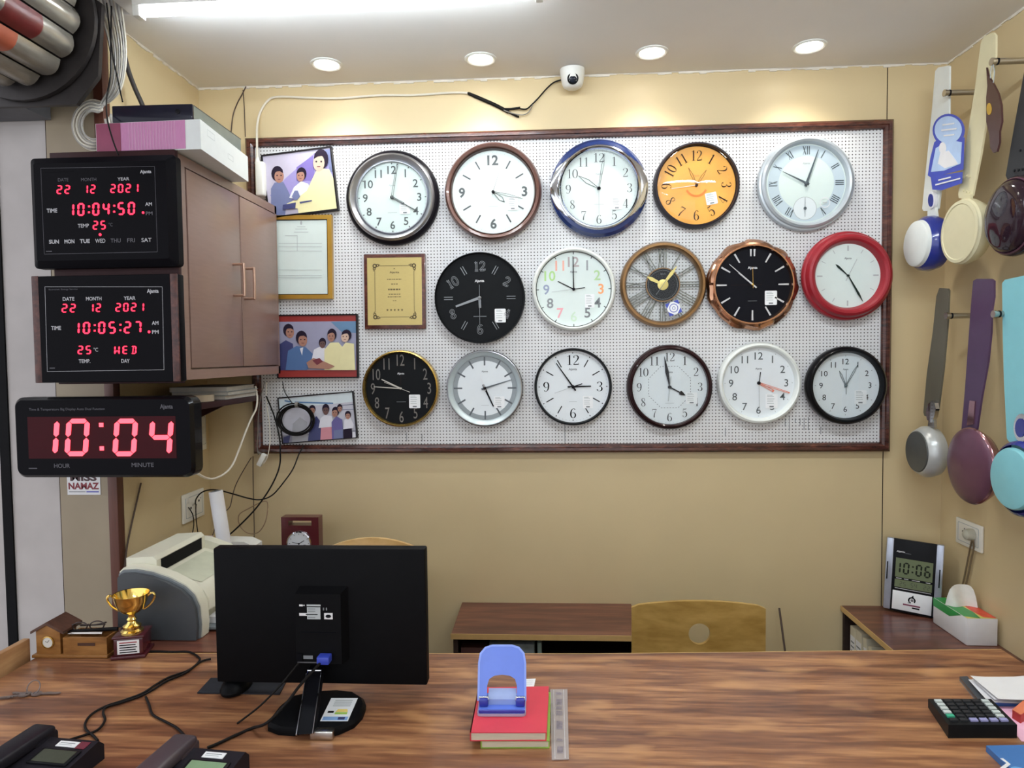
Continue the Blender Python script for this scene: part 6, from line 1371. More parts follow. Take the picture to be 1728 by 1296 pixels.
# ================================================================ LOW CABINETS
ZL = .505
def opencab(nm, lb, x0, x1, y0, y1, face):
    t = thing(nm, lb, 'cabinet', ((x0+x1)/2, (y0+y1)/2, 0)); th = .018
    b = MB(); b.box((x0-.006, y0-.006 if face == 'y' else y0, ZL-th), (x1, y1, ZL), RET2); put(b, 'top_board', t)
    b = MB()
    if face == 'y': b.box((x0-.008, y0-.0085, ZL-th-.001), (x1+.002, y0-.006, ZL+.0005), EDGE)
    else: b.box((x0-.0085, y0, ZL-th-.001), (x0-.006, y1, ZL+.0005), EDGE)
    put(b, 'edge_band', t)
    return t, th
RET2 = wood('cabinet_top_laminate', (72, 38, 32), (98, 58, 46), (124, 80, 62), .32, (1.3, 12, 12), coat=.15)
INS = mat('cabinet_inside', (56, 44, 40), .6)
x0, x1 = -.352, .319; y0, y1 = 2.375, YW-.002
t, th = opencab('low_cabinet', 'low open-fronted brown cabinet against the back wall beside the plywood chair', x0, x1, y0, y1, 'y')
for x in (x0, x1-.016):
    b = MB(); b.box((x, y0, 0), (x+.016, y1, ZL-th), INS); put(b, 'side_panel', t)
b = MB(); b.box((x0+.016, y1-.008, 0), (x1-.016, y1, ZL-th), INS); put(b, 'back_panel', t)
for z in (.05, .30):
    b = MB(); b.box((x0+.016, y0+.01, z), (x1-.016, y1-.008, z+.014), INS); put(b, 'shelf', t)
zz = .3145
for nm, lb, ca, xa_, xb_, h_, dpt, m in (('paper_bag', 'grey plastic bag of papers inside the low open cabinet', 'bag', -.225, -.06, .145, .15, mat('bag_grey', (120, 128, 130), .35, var=.2)), ('document_box', 'dark reddish box at the end of the shelf in the low open cabinet', 'box', -.325, -.235, .13, .14, mat('box_maroon', (78, 46, 44), .5)), ('file_folder', 'pale green folder standing in the low open cabinet beside the grey bag', 'folder', -.05, -.035, .15, .16, mat('folder_green', (126, 142, 134), .5))):
    tt = thing(nm, lb, ca, ((xa_+xb_)/2, y0+.06, zz)); b = MB(); b.box((xa_, y0+.02, zz), (xb_, y0+.02+dpt, zz+h_), m, bev=.006 if nm != 'file_folder' else .002); put(b, {'paper_bag': 'sack', 'document_box': 'carton', 'file_folder': 'cover'}[nm], tt)
    b = MB()
    if nm == 'paper_bag': b.tube([((xa_+xb_)/2-.03, y0+.08, zz+h_-.004), ((xa_+xb_)/2-.02, y0+.08, zz+h_+.012), ((xa_+xb_)/2+.02, y0+.08, zz+h_+.012), ((xa_+xb_)/2+.03, y0+.08, zz+h_-.004)], .003, M_PLIGHT, 6); put(b, 'handle', tt)
    elif nm == 'document_box': b.box((xa_-.002, y0+.018, zz+h_-.02), (xb_+.002, y0+.022+dpt, zz+h_+.001), m); put(b, 'lid', tt)
    else: b.box((xa_+.003, y0+.0205, zz+.004), (xb_-.003, y0+.021, zz+h_-.004), M_PWHITE); put(b, 'paper', tt)
x0, x1 = 1.143, XR-.002; y0, y1 = 1.74, YW-.002
t, th = opencab('low_cabinet', 'low brown corner cabinet along the wall with the fans, open toward the chair', x0, x1, y0, y1, 'x')
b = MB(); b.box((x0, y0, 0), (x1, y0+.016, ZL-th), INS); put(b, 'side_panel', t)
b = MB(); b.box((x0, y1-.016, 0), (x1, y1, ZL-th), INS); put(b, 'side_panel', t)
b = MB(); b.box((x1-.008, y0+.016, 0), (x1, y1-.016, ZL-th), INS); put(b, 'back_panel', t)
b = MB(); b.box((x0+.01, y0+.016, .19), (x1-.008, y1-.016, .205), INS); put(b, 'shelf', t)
FIL = mat('file_cream', (200, 192, 168), .6, var=.06)
y = y1-.03
for i, (th_, h_, tilt, lb) in enumerate(((.045, .235, 0, 'upright cream box file next to the back wall in the corner cabinet'), (.05, .24, 0, 'second upright cream box file from the back wall in the corner cabinet'), (.03, .235, .18, 'cream file leaning against the upright files in the corner cabinet'), (.028, .225, .3, 'cream file leaning furthest in the corner cabinet'))):
    y -= th_+(.002 if i < 2 else .048 if i == 2 else .036)
    tt = thing('box_file', lb, 'file', (x0+.13, y, .206+th_*math.sin(tilt)), (-tilt, 0, 0), 'files in the corner cabinet')
    b = MB(); b.box((-.115, 0, .0005), (.12, th_, h_), FIL, bev=.002); b.build('cover', tt)
    b = MB(); b.box((-.1158, .004, .1), (-.115, th_-.004, .2), M_PWHITE); 
    for k_ in range(4): b.box((-.1162, .008, .12+k_*.018), (-.1158, th_-.01, .126+k_*.018), M_PGREY)
    b.build('spine_label', tt)
# stick leaning on the back wall
sa, sb = P(1315, 1026, Y=2.655), P(1336, 1104, Y=2.45)
d = (sb-sa); bt = sa+d*((0.004-sa.z)/d.z) if d.z < 0 else sb
bt = Vector((sa.x-.0, 2.42, .004))
b = MB(); b.tube([sa, bt], .004, C_BROWN, 8, 0); o = b.build('wooden_stick', None, 60, bt); tag(o, 'thin dark stick leaning on the back wall between chair and corner cabinet', 'stick')

# ================================================================ ON THE CORNER CABINET
bl, br = P(1490, 1027, Z=ZL), P(1586, 1043, Z=ZL)
v = br-bl; ang = math.atan2(v.y, v.x); wdt = v.length
t = thing('desk_calendar_clock', 'silver and black digital desk clock showing 10:06 on the corner cabinet', 'clock', (bl.x+.012*math.sin(ang)-.004, bl.y-.02, ZL+.0085))
t.rotation_mode = 'QUATERNION'; t.rotation_quaternion = (Matrix.Rotation(ang, 4, 'Z') @ Matrix.Rotation(PI/2-math.radians(4), 4, 'X') @ Matrix.Rotation(math.radians(-2.2), 4, 'Z')).to_quaternion()
Hh = P(1500, 909, Y=bl.y-.02).z-ZL; W = wdt
SLV = mat('desk_clock_silver', (176, 182, 196), .3, metal=.5)
b = MB(); b.box((.02, 0, -.02), (W-.02, Hh-.006, 0), M_BLACK, bev=.003); b.box((W*.12, .0015, -.001), (W*.88, Hh-.004, .0035), M_BLACK, bev=.001); b.build('case', t)
for x0_, x1_ in ((0, W*.13), (W*.87, W)):
    b = MB(); b.box((x0_, .004, -.018), (x1_, Hh-.004, .006), SLV, bev=.004); s_ = b.build('silver_side', t)
    xx = x0_+(x1_-x0_)*.2 if x0_ == 0 else x0_+(x1_-x0_)*.5
    b = MB(); b.box((xx, Hh*.42, .0055), (xx+.004, Hh*.66, .0068), M_BLACK); b.build('grip_slot', s_)
OLV = mat('lcd_olive', (112, 122, 94), .2, var=.02); LCK = mat('lcd_segment', (34, 38, 30), .4)
b = MB(); b.box((W*.18, Hh*.47, .003), (W*.83, Hh*.73, .0042), OLV); b.box((W*.18, Hh*.335, .003), (W*.83, Hh*.44, .0042), OLV); sc = b.build('display', t)
b = MB(); seg7(b, '10:06', W*.48, Hh*.60, Hh*.16, .0044, LCK, w=.46, t=.13, adv=.62, slant=.03, th=.0002, colon=.3); seg7(b, '25 54', W*.42, Hh*.387, Hh*.06, .0044, mat('lcd_faint', (70, 76, 58), .4), w=.5, t=.12, adv=.72, slant=.02, th=.0002); seg7(b, '22', W*.74, Hh*.387, Hh*.06, .0044, mat('lcd_faint', (70, 76, 58), .4), w=.5, t=.12, adv=.72, slant=.02, th=.0002); b.build('lcd_digits', sc)
b = MB(); b.text('Ajanta', W*.26, Hh*.815, Hh*.03, .004, M_PWHITE, w=W*.15, bold=.02); b.rect(W*.34, Hh*.80, W*.44, Hh*.805, .004, M_PGREY)
for x0_, x1_ in ((.2, .3), (.34, .42), (.48, .62), (.72, .8)): b.rect(W*x0_, Hh*.452, W*x1_, Hh*.458, .004, M_PWHITE)
b.rect(W*.19, Hh*.315, W*.82, Hh*.321, .004, M_PWHITE); b.build('printing', t)
b = MB(); b.box((W*.155, Hh*.03, .003), (W*.845, Hh*.285, .0045), M_STICK, bev=.001)
cx_, cy_ = W*.5, Hh*.185
b.ring(.0075, .0125, .0048, M_PRINT, 24, (cx_, cy_), a0=math.radians(-40), a1=math.radians(220)); b.disc(.0052, .0048, pc('emblem_grey', (120, 116, 120)), 16, (cx_+.001, cy_)); b.poly([(cx_-.004, cy_+.010), (cx_+.004, cy_+.020), (cx_+.006, cy_+.009)], .0048, M_PRINT); b.poly([(cx_-.015, cy_-.012), (cx_-.004, cy_-.006), (cx_-.002, cy_-.011)], .0048, M_PRINT)
b.rect(cx_-.028, Hh*.105, cx_+.028, Hh*.125, .0048, pc('emblem_maroon', (128, 56, 84))); b.rect(cx_+.002, Hh*.075, cx_+.026, Hh*.095, .0048, M_PRINT)
b.build('advert_panel', t)
b = MB(); b.box((W*.3, .002, -.05), (W*.7, Hh*.55, -.02), M_BLACK, bev=.004); b.build('back_stand', t)
tl, tr, tb = P(1630, 1090, Z=ZL), P(1684, 1089, Z=ZL), P(1587, 1057, Z=ZL)
t = thing('tissue_box', 'white tissue box with green and red top by the desk clock', 'tissue box', (1.455, 2.42, ZL+.001))
x0, x1, y0, y1 = 1.397, 1.497, tl.y, tb.y+.035; h = P(1630, 1044, Y=tl.y).z-ZL
b = MB(); b.box((x0, y0, ZL+.001), (x1, y1, ZL+h), M_PWHITE, bev=.002); put(b, 'carton', t)
TGn = mat('tissue_green', (40, 150, 70), .35, var=.1); TRd = mat('tissue_red', (222, 84, 62), .4, var=.15, scale=60); TYl = mat('tissue_yellow', (226, 214, 120), .4)
zt_ = ZL+h+.0006
b = MB(); b.rect(x0+.001, y0+.001, x1-.001, y1-.001, zt_, TYl); b.poly([(x0+.001, y0+.02), (x0+.045, y0+.001), (x0+.055, y0+.06), (x0+.04, y1-.002), (x0+.001, y1-.002)], zt_+.0003, TGn); b.poly([(x1-.001, y0+.002), (x0+.06, y0+.012), (x0+.055, y0+.07), (x0+.065, y1-.03), (x1-.001, y1-.03)], zt_+.0003, TRd)
b.add([(x0-.0006, y0+.03, ZL+h), (x0-.0006, y1, ZL+h), (x0-.0006, y1, ZL+h-.03), (x0-.0006, y0+.1, ZL+h-.03)], [(3, 2, 1, 0)], TGn); put(b, 'printed_top', t)
b = MB(); n = 12; vs = []; cx_, cy_ = (x0+x1)/2, (y0+y1)/2
for i in range(n+1):
    for j in range(7):
        u = i/n*2-1; w_ = j/6; r = .05*(1-.1*w_); e_ = .016*math.sin(u*2.2)+.018*(w_-.2)*(1-u*u)+.004*math.sin(5*u+3*w_); vs.append((cx_-.004+u*r*.86+e_*.45, cy_-u*r*.45+e_*.9+.01, zt_+.001+.074*w_*math.sqrt(max(0, 1-.8*u**4))))
b.add(vs, [(i*7+j, (i+1)*7+j, (i+1)*7+j+1, i*7+j+1) for i in range(n) for j in range(6)], mat('tissue_paper', (236, 236, 232), .8)); put(b, 'tissue', t, 80)
# right-wall socket
RWR = (PI/2, 0, -PI/2)
c = P(1638, 902, X=XR-.001)
t = outlet('wall_outlet', 'cream wall socket with a round plug above the corner cabinet', c, RWR, .15, .095)
b = MB(); b.M = Matrix.Translation((-.03, .004, .0095)); b.disc(.004, .0006, M_PRINT, 12); b.disc(.0025, .0006, M_PRINT, 10, (.01, .012)); b.build('socket_hole', t)
c2 = P(1641, 902, X=XR-.012)
t = thing('power_plug', 'round grey plug with hanging cord in the wall socket', 'plug', c2, RWR)
b = MB(); b.lathe([(.0, -.001), (.02, -.001), (.021, .012), (.018, .024), (.01, .03), (0, .031)], mat('plug_grey', (188, 186, 170), .4), 28); b.build('plug_body', t)
for k_, dx in enumerate((0, 6)):
    b = MB(); b.tube([P(1640+dx*.4, 912, X=XR-.025), P(1637+dx, 925, X=XR-.012), P(1633+dx, 945, X=XR-.008), P(1627+dx, 975, X=XR-.008), P(1620+dx, 1003, X=XR-.008), P(1616+dx, 1022, X=XR-.008)], .003, mat('cord_tan', (120, 104, 80), .5), 8); put(b, 'cord', t)

# ================================================================ RIGHT END OF THE DESK
cq = [P(*c, Z=ZD) for c in ((1600, 1246), (1716, 1246), (1672, 1194), (1566, 1194))]
ctr = sum(cq, Vector())/4
t = thing('calculator', 'black desk calculator with one green key beside the pink paper', 'calculator', (ctr.x, ctr.y, ZD+.0005))
cp = [(p.x-ctr.x, p.y-ctr.y) for p in cq]; KT = mat('calc_black', (24, 26, 28), .35)
b = MB(); hi = [.026, .026, .018, .018]; vs = [(x, y, 0) for x, y in cp]+[(x, y, h_) for (x, y), h_ in zip(cp, hi)]
b.add(vs, [(3, 2, 1, 0), (4, 5, 6, 7), (0, 1, 5, 4), (1, 2, 6, 5), (2, 3, 7, 6), (3, 0, 4, 7)], KT); b.build('body', t)
def onc(u, v):
    x = (cp[3][0]*(1-u)+cp[2][0]*u)*(1-v)+(cp[0][0]*(1-u)+cp[1][0]*u)*v; y = (cp[3][1]*(1-u)+cp[2][1]*u)*(1-v)+(cp[0][1]*(1-u)+cp[1][1]*u)*v; return x, y, .018+.008*v
KW = mat('calc_key_white', (196, 206, 206), .4); KL = mat('calc_key_lilac', (150, 150, 196), .4); KG = mat('calc_key_green', (60, 176, 140), .4); KB = mat('calc_key_black', (44, 46, 50), .3)
for j in range(6):
    for i in range(6):
        u0, v0_ = .07+i*.148, .07+j*.145; u1, v1_ = u0+.11, v0_+.1
        m = KG if (i == 0 and j == 4) else KW if (i == 5 and j < 5) or (i == 0 and j < 4) else KL if j == 5 and i >= 2 else KB
        b = MB(); q4 = [onc(u0, v0_), onc(u1, v0_), onc(u1, v1_), onc(u0, v1_)]; b.add([(x, y, z) for x, y, z in q4]+[(x, y, z+.003) for x, y, z in q4], [(3, 2, 1, 0) if False else (7, 6, 5, 4)[::-1], (0, 1, 5, 4), (1, 2, 6, 5), (2, 3, 7, 6), (3, 0, 4, 7)], m); b.build('key', t)
pk = [xy(1655, 1191, ZD), xy(1735, 1191, ZD), xy(1760, 1248, ZD), xy(1716, 1250, ZD)]
t = thing('pink_paper', 'pink sheet of paper under the red box beside the calculator', 'paper', pk[0]+(ZD,))
b = MB(); b.prism([xy(1674, 1193, ZD), xy(1745, 1193, ZD), xy(1790, 1252, ZD), xy(1724, 1252, ZD)], ZD+.0004, ZD+.0012, mat('paper_pink', (240, 186, 212), .6)); put(b, 'sheet', t)
t = thing('red_box', 'small red box on the pink paper at the end of the desk', 'box', xy(1712, 1212, ZD)+(ZD+.0015,))
b = MB(); q_ = [xy(1708, 1213, ZD), xy(1722, 1222, ZD), xy(1750, 1205, ZD), xy(1728, 1196, ZD)]; b.prism(q_, ZD+.0014, ZD+.018, mat('box_red', (178, 52, 48), .5)); put(b, 'carton', t); b = MB(); b.prism(q_, ZD+.0181, ZD+.0195, mat('box_orange', (214, 120, 84), .5)); put(b, 'lid', t)
# clear folder with papers
t = thing('document_folder', 'clear folder with dark clip edge under the white papers on the desk', 'folder', xy(1640, 1165, ZD)+(ZD+.0005,))
f0, f1 = xy(1619, 1149, ZD), xy(1652, 1190, ZD); f2, f3 = xy(1800, 1192, ZD), xy(1760, 1147, ZD)
b = MB(); b.prism([f0, f1, f2, f3], ZD+.0004, ZD+.003, mat('folder_grey', (128, 138, 146), .25)); put(b, 'back_cover', t)
b = MB(); b.prism([f0, f1, xy(1664, 1188, ZD), xy(1632, 1148, ZD)], ZD+.0031, ZD+.010, mat('clip_dark', (66, 70, 74), .3)); put(b, 'spine_clip', t)
b = MB(); b.prism([xy(1652, 1190, ZD), xy(1652, 1191.5, ZD), xy(1800, 1194, ZD), xy(1800, 1191, ZD)], ZD+.0006, ZD+.008, mat('folder_blue', (58, 110, 178), .3)); put(b, 'blue_edge', t)
zp_ = ZD+.0115
for i, (pts, lb) in enumerate(((((1634, 1149), (1668, 1187), (1800, 1189), (1760, 1148)), 'white sheet at the bottom of the papers in the clear folder'), (((1640, 1150), (1678, 1184), (1800, 1186), (1760, 1147)), 'white sheet in the middle of the papers in the clear folder'), (((1637, 1146), (1684, 1184), (1800, 1184), (1760, 1143)), 'curling white sheet on top of the papers in the clear folder'))):
    t = thing('paper_sheet', lb, 'paper', xy(*pts[0], zp_)+(zp_,), group='papers in the clear folder')
    b = MB(); cs = [Vector(xy(*p, zp_)) for p in pts]; n = 10; vs = []
    for a_ in range(n+1):
        for c_ in range(n+1):
            u, v_ = a_/n, c_/n; p = (cs[0]*(1-u)+cs[3]*u)*(1-v_)+(cs[1]*(1-u)+cs[2]*u)*v_; vs.append((p.x, p.y, zp_+.0015*i+.002*max(0, math.sin(u*7+i))*(1-v_)+.003*(1-u)**3))
    b.add(vs, [(a_*(n+1)+c_, a_*(n+1)+c_+1, (a_+1)*(n+1)+c_+1, (a_+1)*(n+1)+c_) for a_ in range(n) for c_ in range(n)], M_PWHITE); put(b, 'sheet', t, 70); zp_ += .003
t = thing('blue_folder', 'blue folder with a white chevron at the near corner of the desk', 'folder', xy(1700, 1280, ZD)+(ZD+.0005,))
BLF = mat('blue_card', (58, 108, 170), .45, var=.03); z_ = ZD+.012
b = MB(); b.prism([xy(1664, 1258, z_), xy(1790, 1256, z_), xy(1860, 1330, z_), xy(1740, 1330, z_)], ZD+.0005, z_, BLF); put(b, 'cover', t)
b = MB(); c1, c2_, c3 = Vector(xy(1690, 1280, z_)), Vector(xy(1702, 1289, z_)), Vector(xy(1690, 1298, z_)); b.stroke([(c1.x, c1.y, .006), (c2_.x, c2_.y, .006), (c3.x, c3.y, .006)], z_+.0004, M_PWHITE); b.disc(.014, z_+.0003, pc('sky', (108, 168, 216)), 20, xy(1722, 1302, z_)); put(b, 'printed_mark', t)

# ================================================================ FANS ON THE RIGHT WALL
XF = 1.36
def rwloc(p): return p                                        # room coordinates
AX = Matrix.Rotation(-PI/2, 4, 'Y')                            # local z -> -X (out of the wall)
def fan(lb, hub_px, prof, mats, blade, bm, bracket, brm, tip=None, XH=XF, inner=None, thick=.006):
    c = P(*hub_px, X=XH)
    t = thing('ceiling_fan', lb, 'ceiling fan', (XR-.001, c.y, c.z), group='ceiling fans hung on the wall')
    b = MB(); b.M = Matrix.Translation((XH, c.y, c.z)) @ AX; b.lathe(prof, mats[0], 56, mats=mats); put(b, 'motor_housing', t)
    if inner:
        b = MB(); b.M = Matrix.Translation((XH, c.y, c.z)) @ AX; b.lathe(inner[0], inner[1], 56); put(b, 'front_cap', t)
    b = MB(); b.M = Matrix.Translation((XH, c.y, c.z)) @ AX; zb = prof[0][1]
    b.lathe([(0, zb+.004), (.012, zb+.004), (.012, -(XR-.006-XH)), (.04, -(XR-.006-XH)), (.04, -(XR-.001-XH)), (0, -(XR-.001-XH))], M_BLACK, 24); put(b, 'mounting_rod', t)
    pts = [P(*p, X=XH+.012) for p in blade]
    b = MB(); n = len(pts); yz = [(p.y, p.z) for p in pts]; b.prism(yz, XH+.012, XH+.012+thick, bm, axis='x'); put(b, 'blade', t)
    br_ = [P(*p, X=XH+.006) for p in bracket]; b = MB(); b.prism([(p.y, p.z) for p in br_], XH+.004, XH+.0125, brm, axis='x'); put(b, 'blade_bracket', t)
    return t, c
FW = mat('fan_white', (222, 226, 222), .35, var=.02); FBL = mat('fan_blue', (30, 46, 132), .2, coat=.5, var=.05); FCR = mat('fan_cream', (216, 208, 172), .4, var=.02); FOL = mat('fan_olive_grey', (92, 88, 76), .45, var=.06, scale=30, stretch=(1, 1, .2)); FSI = mat('fan_silver', (184, 186, 184), .3, metal=.3, var=.03); FGR = mat('fan_dark_grey', (70, 72, 70), .45); FPU = mat('fan_purple', (74, 50, 82), .35, var=.06); FPH = mat('fan_plum', (98, 62, 80), .3, var=.06, metal=.2); FRC = mat('fan_rose_chrome', (176, 132, 140), .15, metal=.9); FCY = mat('fan_cyan', (130, 196, 206), .35, var=.02); FDP = mat('fan_dark_plum', (40, 24, 34), .15, coat=.6); FDG = mat('fan_charcoal', (54, 54, 56), .4)
def ov(px, py, rx, ry, n=20): return [(px+rx*math.cos(2*PI*i/n), py+ry*math.sin(2*PI*i/n)) for i in range(n)]
r = .098
t, c = fan('white ceiling fan with blue-rimmed hub behind the promotional tag', (1567, 411), [(0, -.05), (.06, -.05), (.09, -.03), (r, -.005), (r*.97, .02), (.084, .034), (0, .034)], [FBL]*6, [(1578, 120), (1583, 114), (1600, 110.5), (1602, 112), (1601, 200), (1592, 280), (1583, 352), (1580, 356), (1558, 356), (1556, 352), (1565, 260), (1573, 180)], FW, [(1566, 350), (1579, 350), (1582, 372), (1566, 372)], FW, inner=([(.083, .034), (.08, .046), (.074, .05), (0, .051)], FW))
b = MB(); pts = [P(*p, X=XF-.001) for p in ov(1571, 337, 6, 15)]; b.prism([(p.y, p.z) for p in pts], XF-.001, XF+.011, M_PWHITE, axis='x'); o = put(b, 'emblem', t); 
b = MB(); pts = [P(*p, X=XF-.003) for p in ov(1570, 338, 4.2, 11)]; b.prism([(p.y, p.z) for p in pts], XF-.003, XF-.001, FBL, axis='x'); e = b.build('emblem_center', o); e.data.transform(inv(t))
t, c = fan('cream ceiling fan, whole hub and blade in cream, in the upper row', (1628, 391), [(0, -.05), (.07, -.05), (.095, -.03), (.105, -.008), (.105, .01), (.1, .016)], [FCR]*5, [(1655, 72), (1660, 61), (1676, 55), (1680, 60), (1680, 93), (1668, 180), (1655, 260), (1641, 330), (1636, 337), (1618, 334), (1617, 328), (1632, 230), (1645, 150)], FCR, [(1625, 328), (1638, 328), (1640, 352), (1622, 352)], FCR, inner=([(.101, .016), (.1, .02), (.09, .0215), (.088, .019), (0, .022)], FCR))
b = MB()
for p in ((1631, 297), (1637, 298), (1626, 322), (1631, 323), (1636, 324)):
    q = P(*p, X=XF+.0119); b.cyl((XF+.0095, q.y, q.z), (XF+.0119, q.y, q.z), .0035, FCR, 10)
put(b, 'screw_heads', t)
t, c = fan('dark plum ceiling fan with charcoal blade, nearest in the upper row', (1713, 365), [(0, -.055), (.08, -.055), (.108, -.03), (.116, -.005), (.114, .008), (.108, .014)], [FDP]*5, [(1728, 122), (1760, 40), (1800, 30), (1790, 120), (1760, 240), (1738, 300), (1728, 305), (1700, 303), (1697, 296), (1712, 210)], FDG, [(1712, 296), (1738, 298), (1736, 325), (1712, 325)], FDG, inner=([(.104, .014), (.1, .026), (.085, .036), (.05, .042), (0, .044)], FDP))
b = MB()
for p in ((1722, 254), (1712, 288), (1719, 287), (1726, 286)):
    q = P(*p, X=XF+.0119); b.cyl((XF+.0095, q.y, q.z), (XF+.0119, q.y, q.z), .004, M_BLACK, 10)
put(b, 'screw_heads', t)
b = MB(); b.M = Matrix.Translation((XF, c.y, c.z)) @ AX; b.lathe([(.104, .0145), (.107, .018), (.110, .0145)], FPH, 48); put(b, 'rim_line', t)
t, c = fan('ceiling fan with silver hub and olive-grey blade, in the lower row by the corner', (1563, 762), [(0, -.04), (.06, -.04), (.085, -.03), (.092, -.008), (.092, .006), (.084, .02), (.078, .03), (.074, .032)], [FSI]*7, [(1585, 486), (1599, 487), (1601, 490), (1599, 540), (1592, 620), (1583, 690), (1577, 704), (1560, 702), (1558, 696), (1564, 630), (1574, 560), (1580, 500)], FOL, [(1570, 690), (1576, 690), (1578, 722), (1566, 722)], M_STEEL, inner=([(.074, .031), (.072, .036), (0, .038)], FGR))
b = MB(); pts = [P(*p, X=XF) for p in ((1573, 676), (1578, 680), (1580, 690), (1577, 704), (1571, 713), (1565, 708), (1563, 696), (1567, 682))]; b.prism([(p.y, p.z) for p in pts], XF-.002, XF+.0118, M_CHROME, axis='x'); put(b, 'teardrop_clip', t)
t, c = fan('all-purple ceiling fan with rose-chrome rim, in the middle of the lower row', (1638, 786), [(0, -.045), (.08, -.045), (.108, -.03), (.122, -.008), (.124, 0), (.12, .006), (.1, .016), (.06, .026), (0, .03)], [FRC]*5+[FPH]*3, [(1642, 474), (1648, 470.5), (1672, 470.5), (1677, 474), (1677, 500), (1673, 525), (1672, 560), (1667, 610), (1656, 670), (1648, 725), (1645, 734), (1624, 733), (1622, 728), (1628, 660), (1633, 590), (1638, 520)], FPU, [(1630, 724), (1645, 724), (1648, 745), (1628, 745)], FPU)
b = MB(); pts = [P(*p, X=XF+.008) for p in ((1636, 676), (1645, 677), (1642, 716), (1631, 718))]; b.prism([(p.y, p.z) for p in pts], XF+.008, XF+.0118, FRC, axis='x'); put(b, 'metal_badge', t)
t, c = fan('light blue ceiling fan with navy rim, nearest in the lower row', (1722, 808), [(0, -.05), (.07, -.05), (.1, -.03), (.112, -.006), (.108, .008), (.098, .016)], [FBL]*5, [(1691, 478), (1696, 472), (1728, 465), (1760, 470), (1758, 560), (1750, 680), (1742, 748), (1704, 747), (1699, 740), (1694, 640), (1692, 560)], FCY, [(1708, 740), (1732, 740), (1734, 765), (1708, 765)], FCY, inner=([(.09, .016), (.09, .024), (.086, .03), (.07, .033), (0, .036)], FCY))
b = MB(); pts = [P(*p, X=XF-.004) for p in ov(1722, 722, 13, 24)]; b.prism([(p.y, p.z) for p in pts], XF-.002, XF+.011, M_CHROME, axis='x'); o = put(b, 'emblem', t)
b = MB(); pts = [P(*p, X=XF-.006) for p in ov(1720, 722, 8.5, 16)]; b.prism([(p.y, p.z) for p in pts], XF-.004, XF-.002, FBL, axis='x'); e = b.build('emblem_center', o); e.data.transform(inv(t))
for px, py, lb in ((1596, 157, 'steel wall peg beside the top of the white fan blade'), (1676, 104, 'steel wall peg beside the top of the cream fan blade'), (1599, 533, 'steel wall peg beside the olive-grey fan blade'), (1679, 530, 'steel wall peg between the purple and light blue fan blades')):
    c = P(px, py, X=XF-.01)
    t = thing('wall_peg', lb, 'peg', (XR-.001, c.y, c.z), group='steel pegs on the fan wall')
    b = MB(); b.cyl((XR-.001, c.y, c.z), (c.x, c.y, c.z), .0095, M_STEEL, 18); put(b, 'shaft', t)
    b = MB(); b.cyl((c.x+.014, c.y, c.z), (c.x+.009, c.y, c.z), .0105, M_BLACK, 18); b.cyl((c.x+.001, c.y, c.z), (c.x-.006, c.y, c.z), .0115, M_STEEL, 18); put(b, 'end_knob', t)
# hanging promotional tag on the white fan, and brown ornament by the cream fan
XT = XF-.004; TAGB = mat('tag_blue', (62, 76, 178), .45, var=.05); TAGL = mat('tag_pale_blue', (176, 200, 234), .45, var=.06, scale=25)
c = P(1598, 250, X=XT)
t = thing('promotional_tag', 'blue and pale blue cut-out card tag hanging on the white fan blade', 'tag', c)
def tagpoly(pts, dz, m, bb):
    q = [P(*p, X=XT) for p in pts]; bb.prism([(p.y, p.z) for p in q], XT-.0006-dz, XT+.0002-dz, m, axis='x')
b = MB(); tagpoly(ov(1601, 220, 27, 28, 28), 0, TAGB, b); tagpoly([(1577, 240), (1570, 268), (1566, 296), (1572, 300), (1626, 286), (1628, 232), (1600, 222)], .0004, TAGB, b); tagpoly([(1571, 298), (1574, 320), (1590, 321), (1624, 309), (1625, 290)], .0008, TAGB, b); put(b, 'card', t)
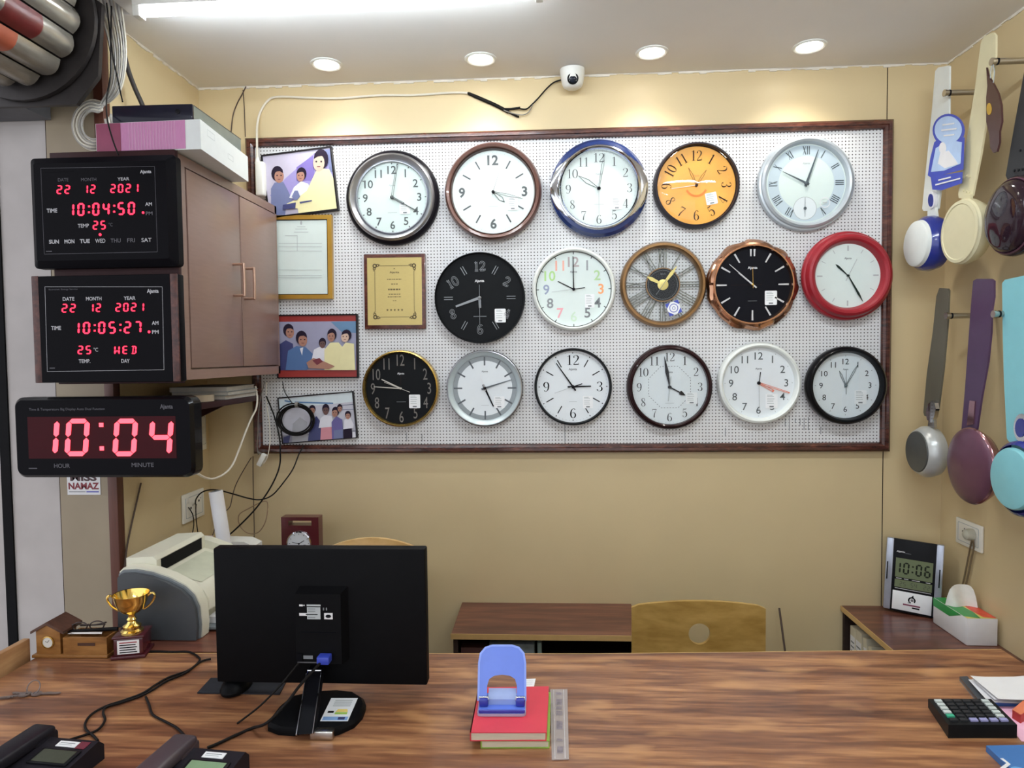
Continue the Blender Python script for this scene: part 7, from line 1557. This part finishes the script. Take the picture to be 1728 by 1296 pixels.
b = MB(); tagpoly(ov(1601, 219, 23, 23, 28), .0014, TAGL, b); tagpoly([(1580, 250), (1572, 290), (1594, 288), (1622, 276), (1624, 240), (1604, 236)], .0016, TAGL, b); tagpoly(ov(1592, 250, 6, 10), .0022, M_PWHITE, b); tagpoly([(1584, 276), (1588, 258), (1602, 254), (1614, 270), (1618, 277), (1596, 284)], .0024, M_PWHITE, b)
for (x0_, y0_, x1_, y1_) in ((1585, 304, 1606, 299), (1580, 312, 1622, 301), (1592, 211, 1612, 208), (1590, 220, 1616, 217), (1594, 229, 1612, 227)): tagpoly([(x0_, y0_-1.2), (x1_, y1_-1.2), (x1_, y1_+1.2), (x0_, y0_+1.2)], .0028, M_PWHITE, b)
put(b, 'printing', t)
BRO = mat('ornament_brown', (72, 44, 42), .35, var=.1); XO = XF-.012
c = P(1676, 130, X=XO)
t = thing('fan_blade_sample', 'brown shaped blade holder with a yellow badge hanging from the steel peg', 'fan part', c)
b = MB(); q = [P(*p, X=XO) for p in ((1664, 114), (1667, 128), (1676, 142), (1684, 158), (1689, 178), (1690, 205), (1686, 222), (1686, 240), (1682, 256), (1676, 258), (1671, 250), (1669, 226), (1664, 205), (1664, 165), (1666, 145))]; b.prism([(p.y, p.z) for p in q], XO, XO+.006, BRO, axis='x'); put(b, 'plate', t)
b = MB(); q = [P(*p, X=XO-.001) for p in ov(1669, 184, 4, 10)]; b.prism([(p.y, p.z) for p in q], XO-.0015, XO, mat('badge_yellow', (190, 150, 50), .4), axis='x'); put(b, 'badge', t)
b = MB(); b.tube([P(1675, 108, X=XO), P(1672, 120, X=XO), P(1671, 134, X=XO+.003)], .0012, M_PLIGHT, 6); b.tube([P(1676, 108, X=XO), P(1678, 124, X=XO), P(1676, 140, X=XO+.003)], .0012, M_PLIGHT, 6); put(b, 'string', t)
# ================================================================ VIEW
S.view_settings.view_transform = 'Standard'; S.view_settings.look = 'None'; S.view_settings.gamma = 1.0
S.view_settings.use_curve_mapping = False; S.view_settings.exposure = 0.14
try:
    S.cycles.use_denoising = True; S.cycles.max_bounces = 8; S.cycles.transparent_max_bounces = 12; S.cycles.caustics_reflective = False; S.cycles.caustics_refractive = False
except Exception: pass
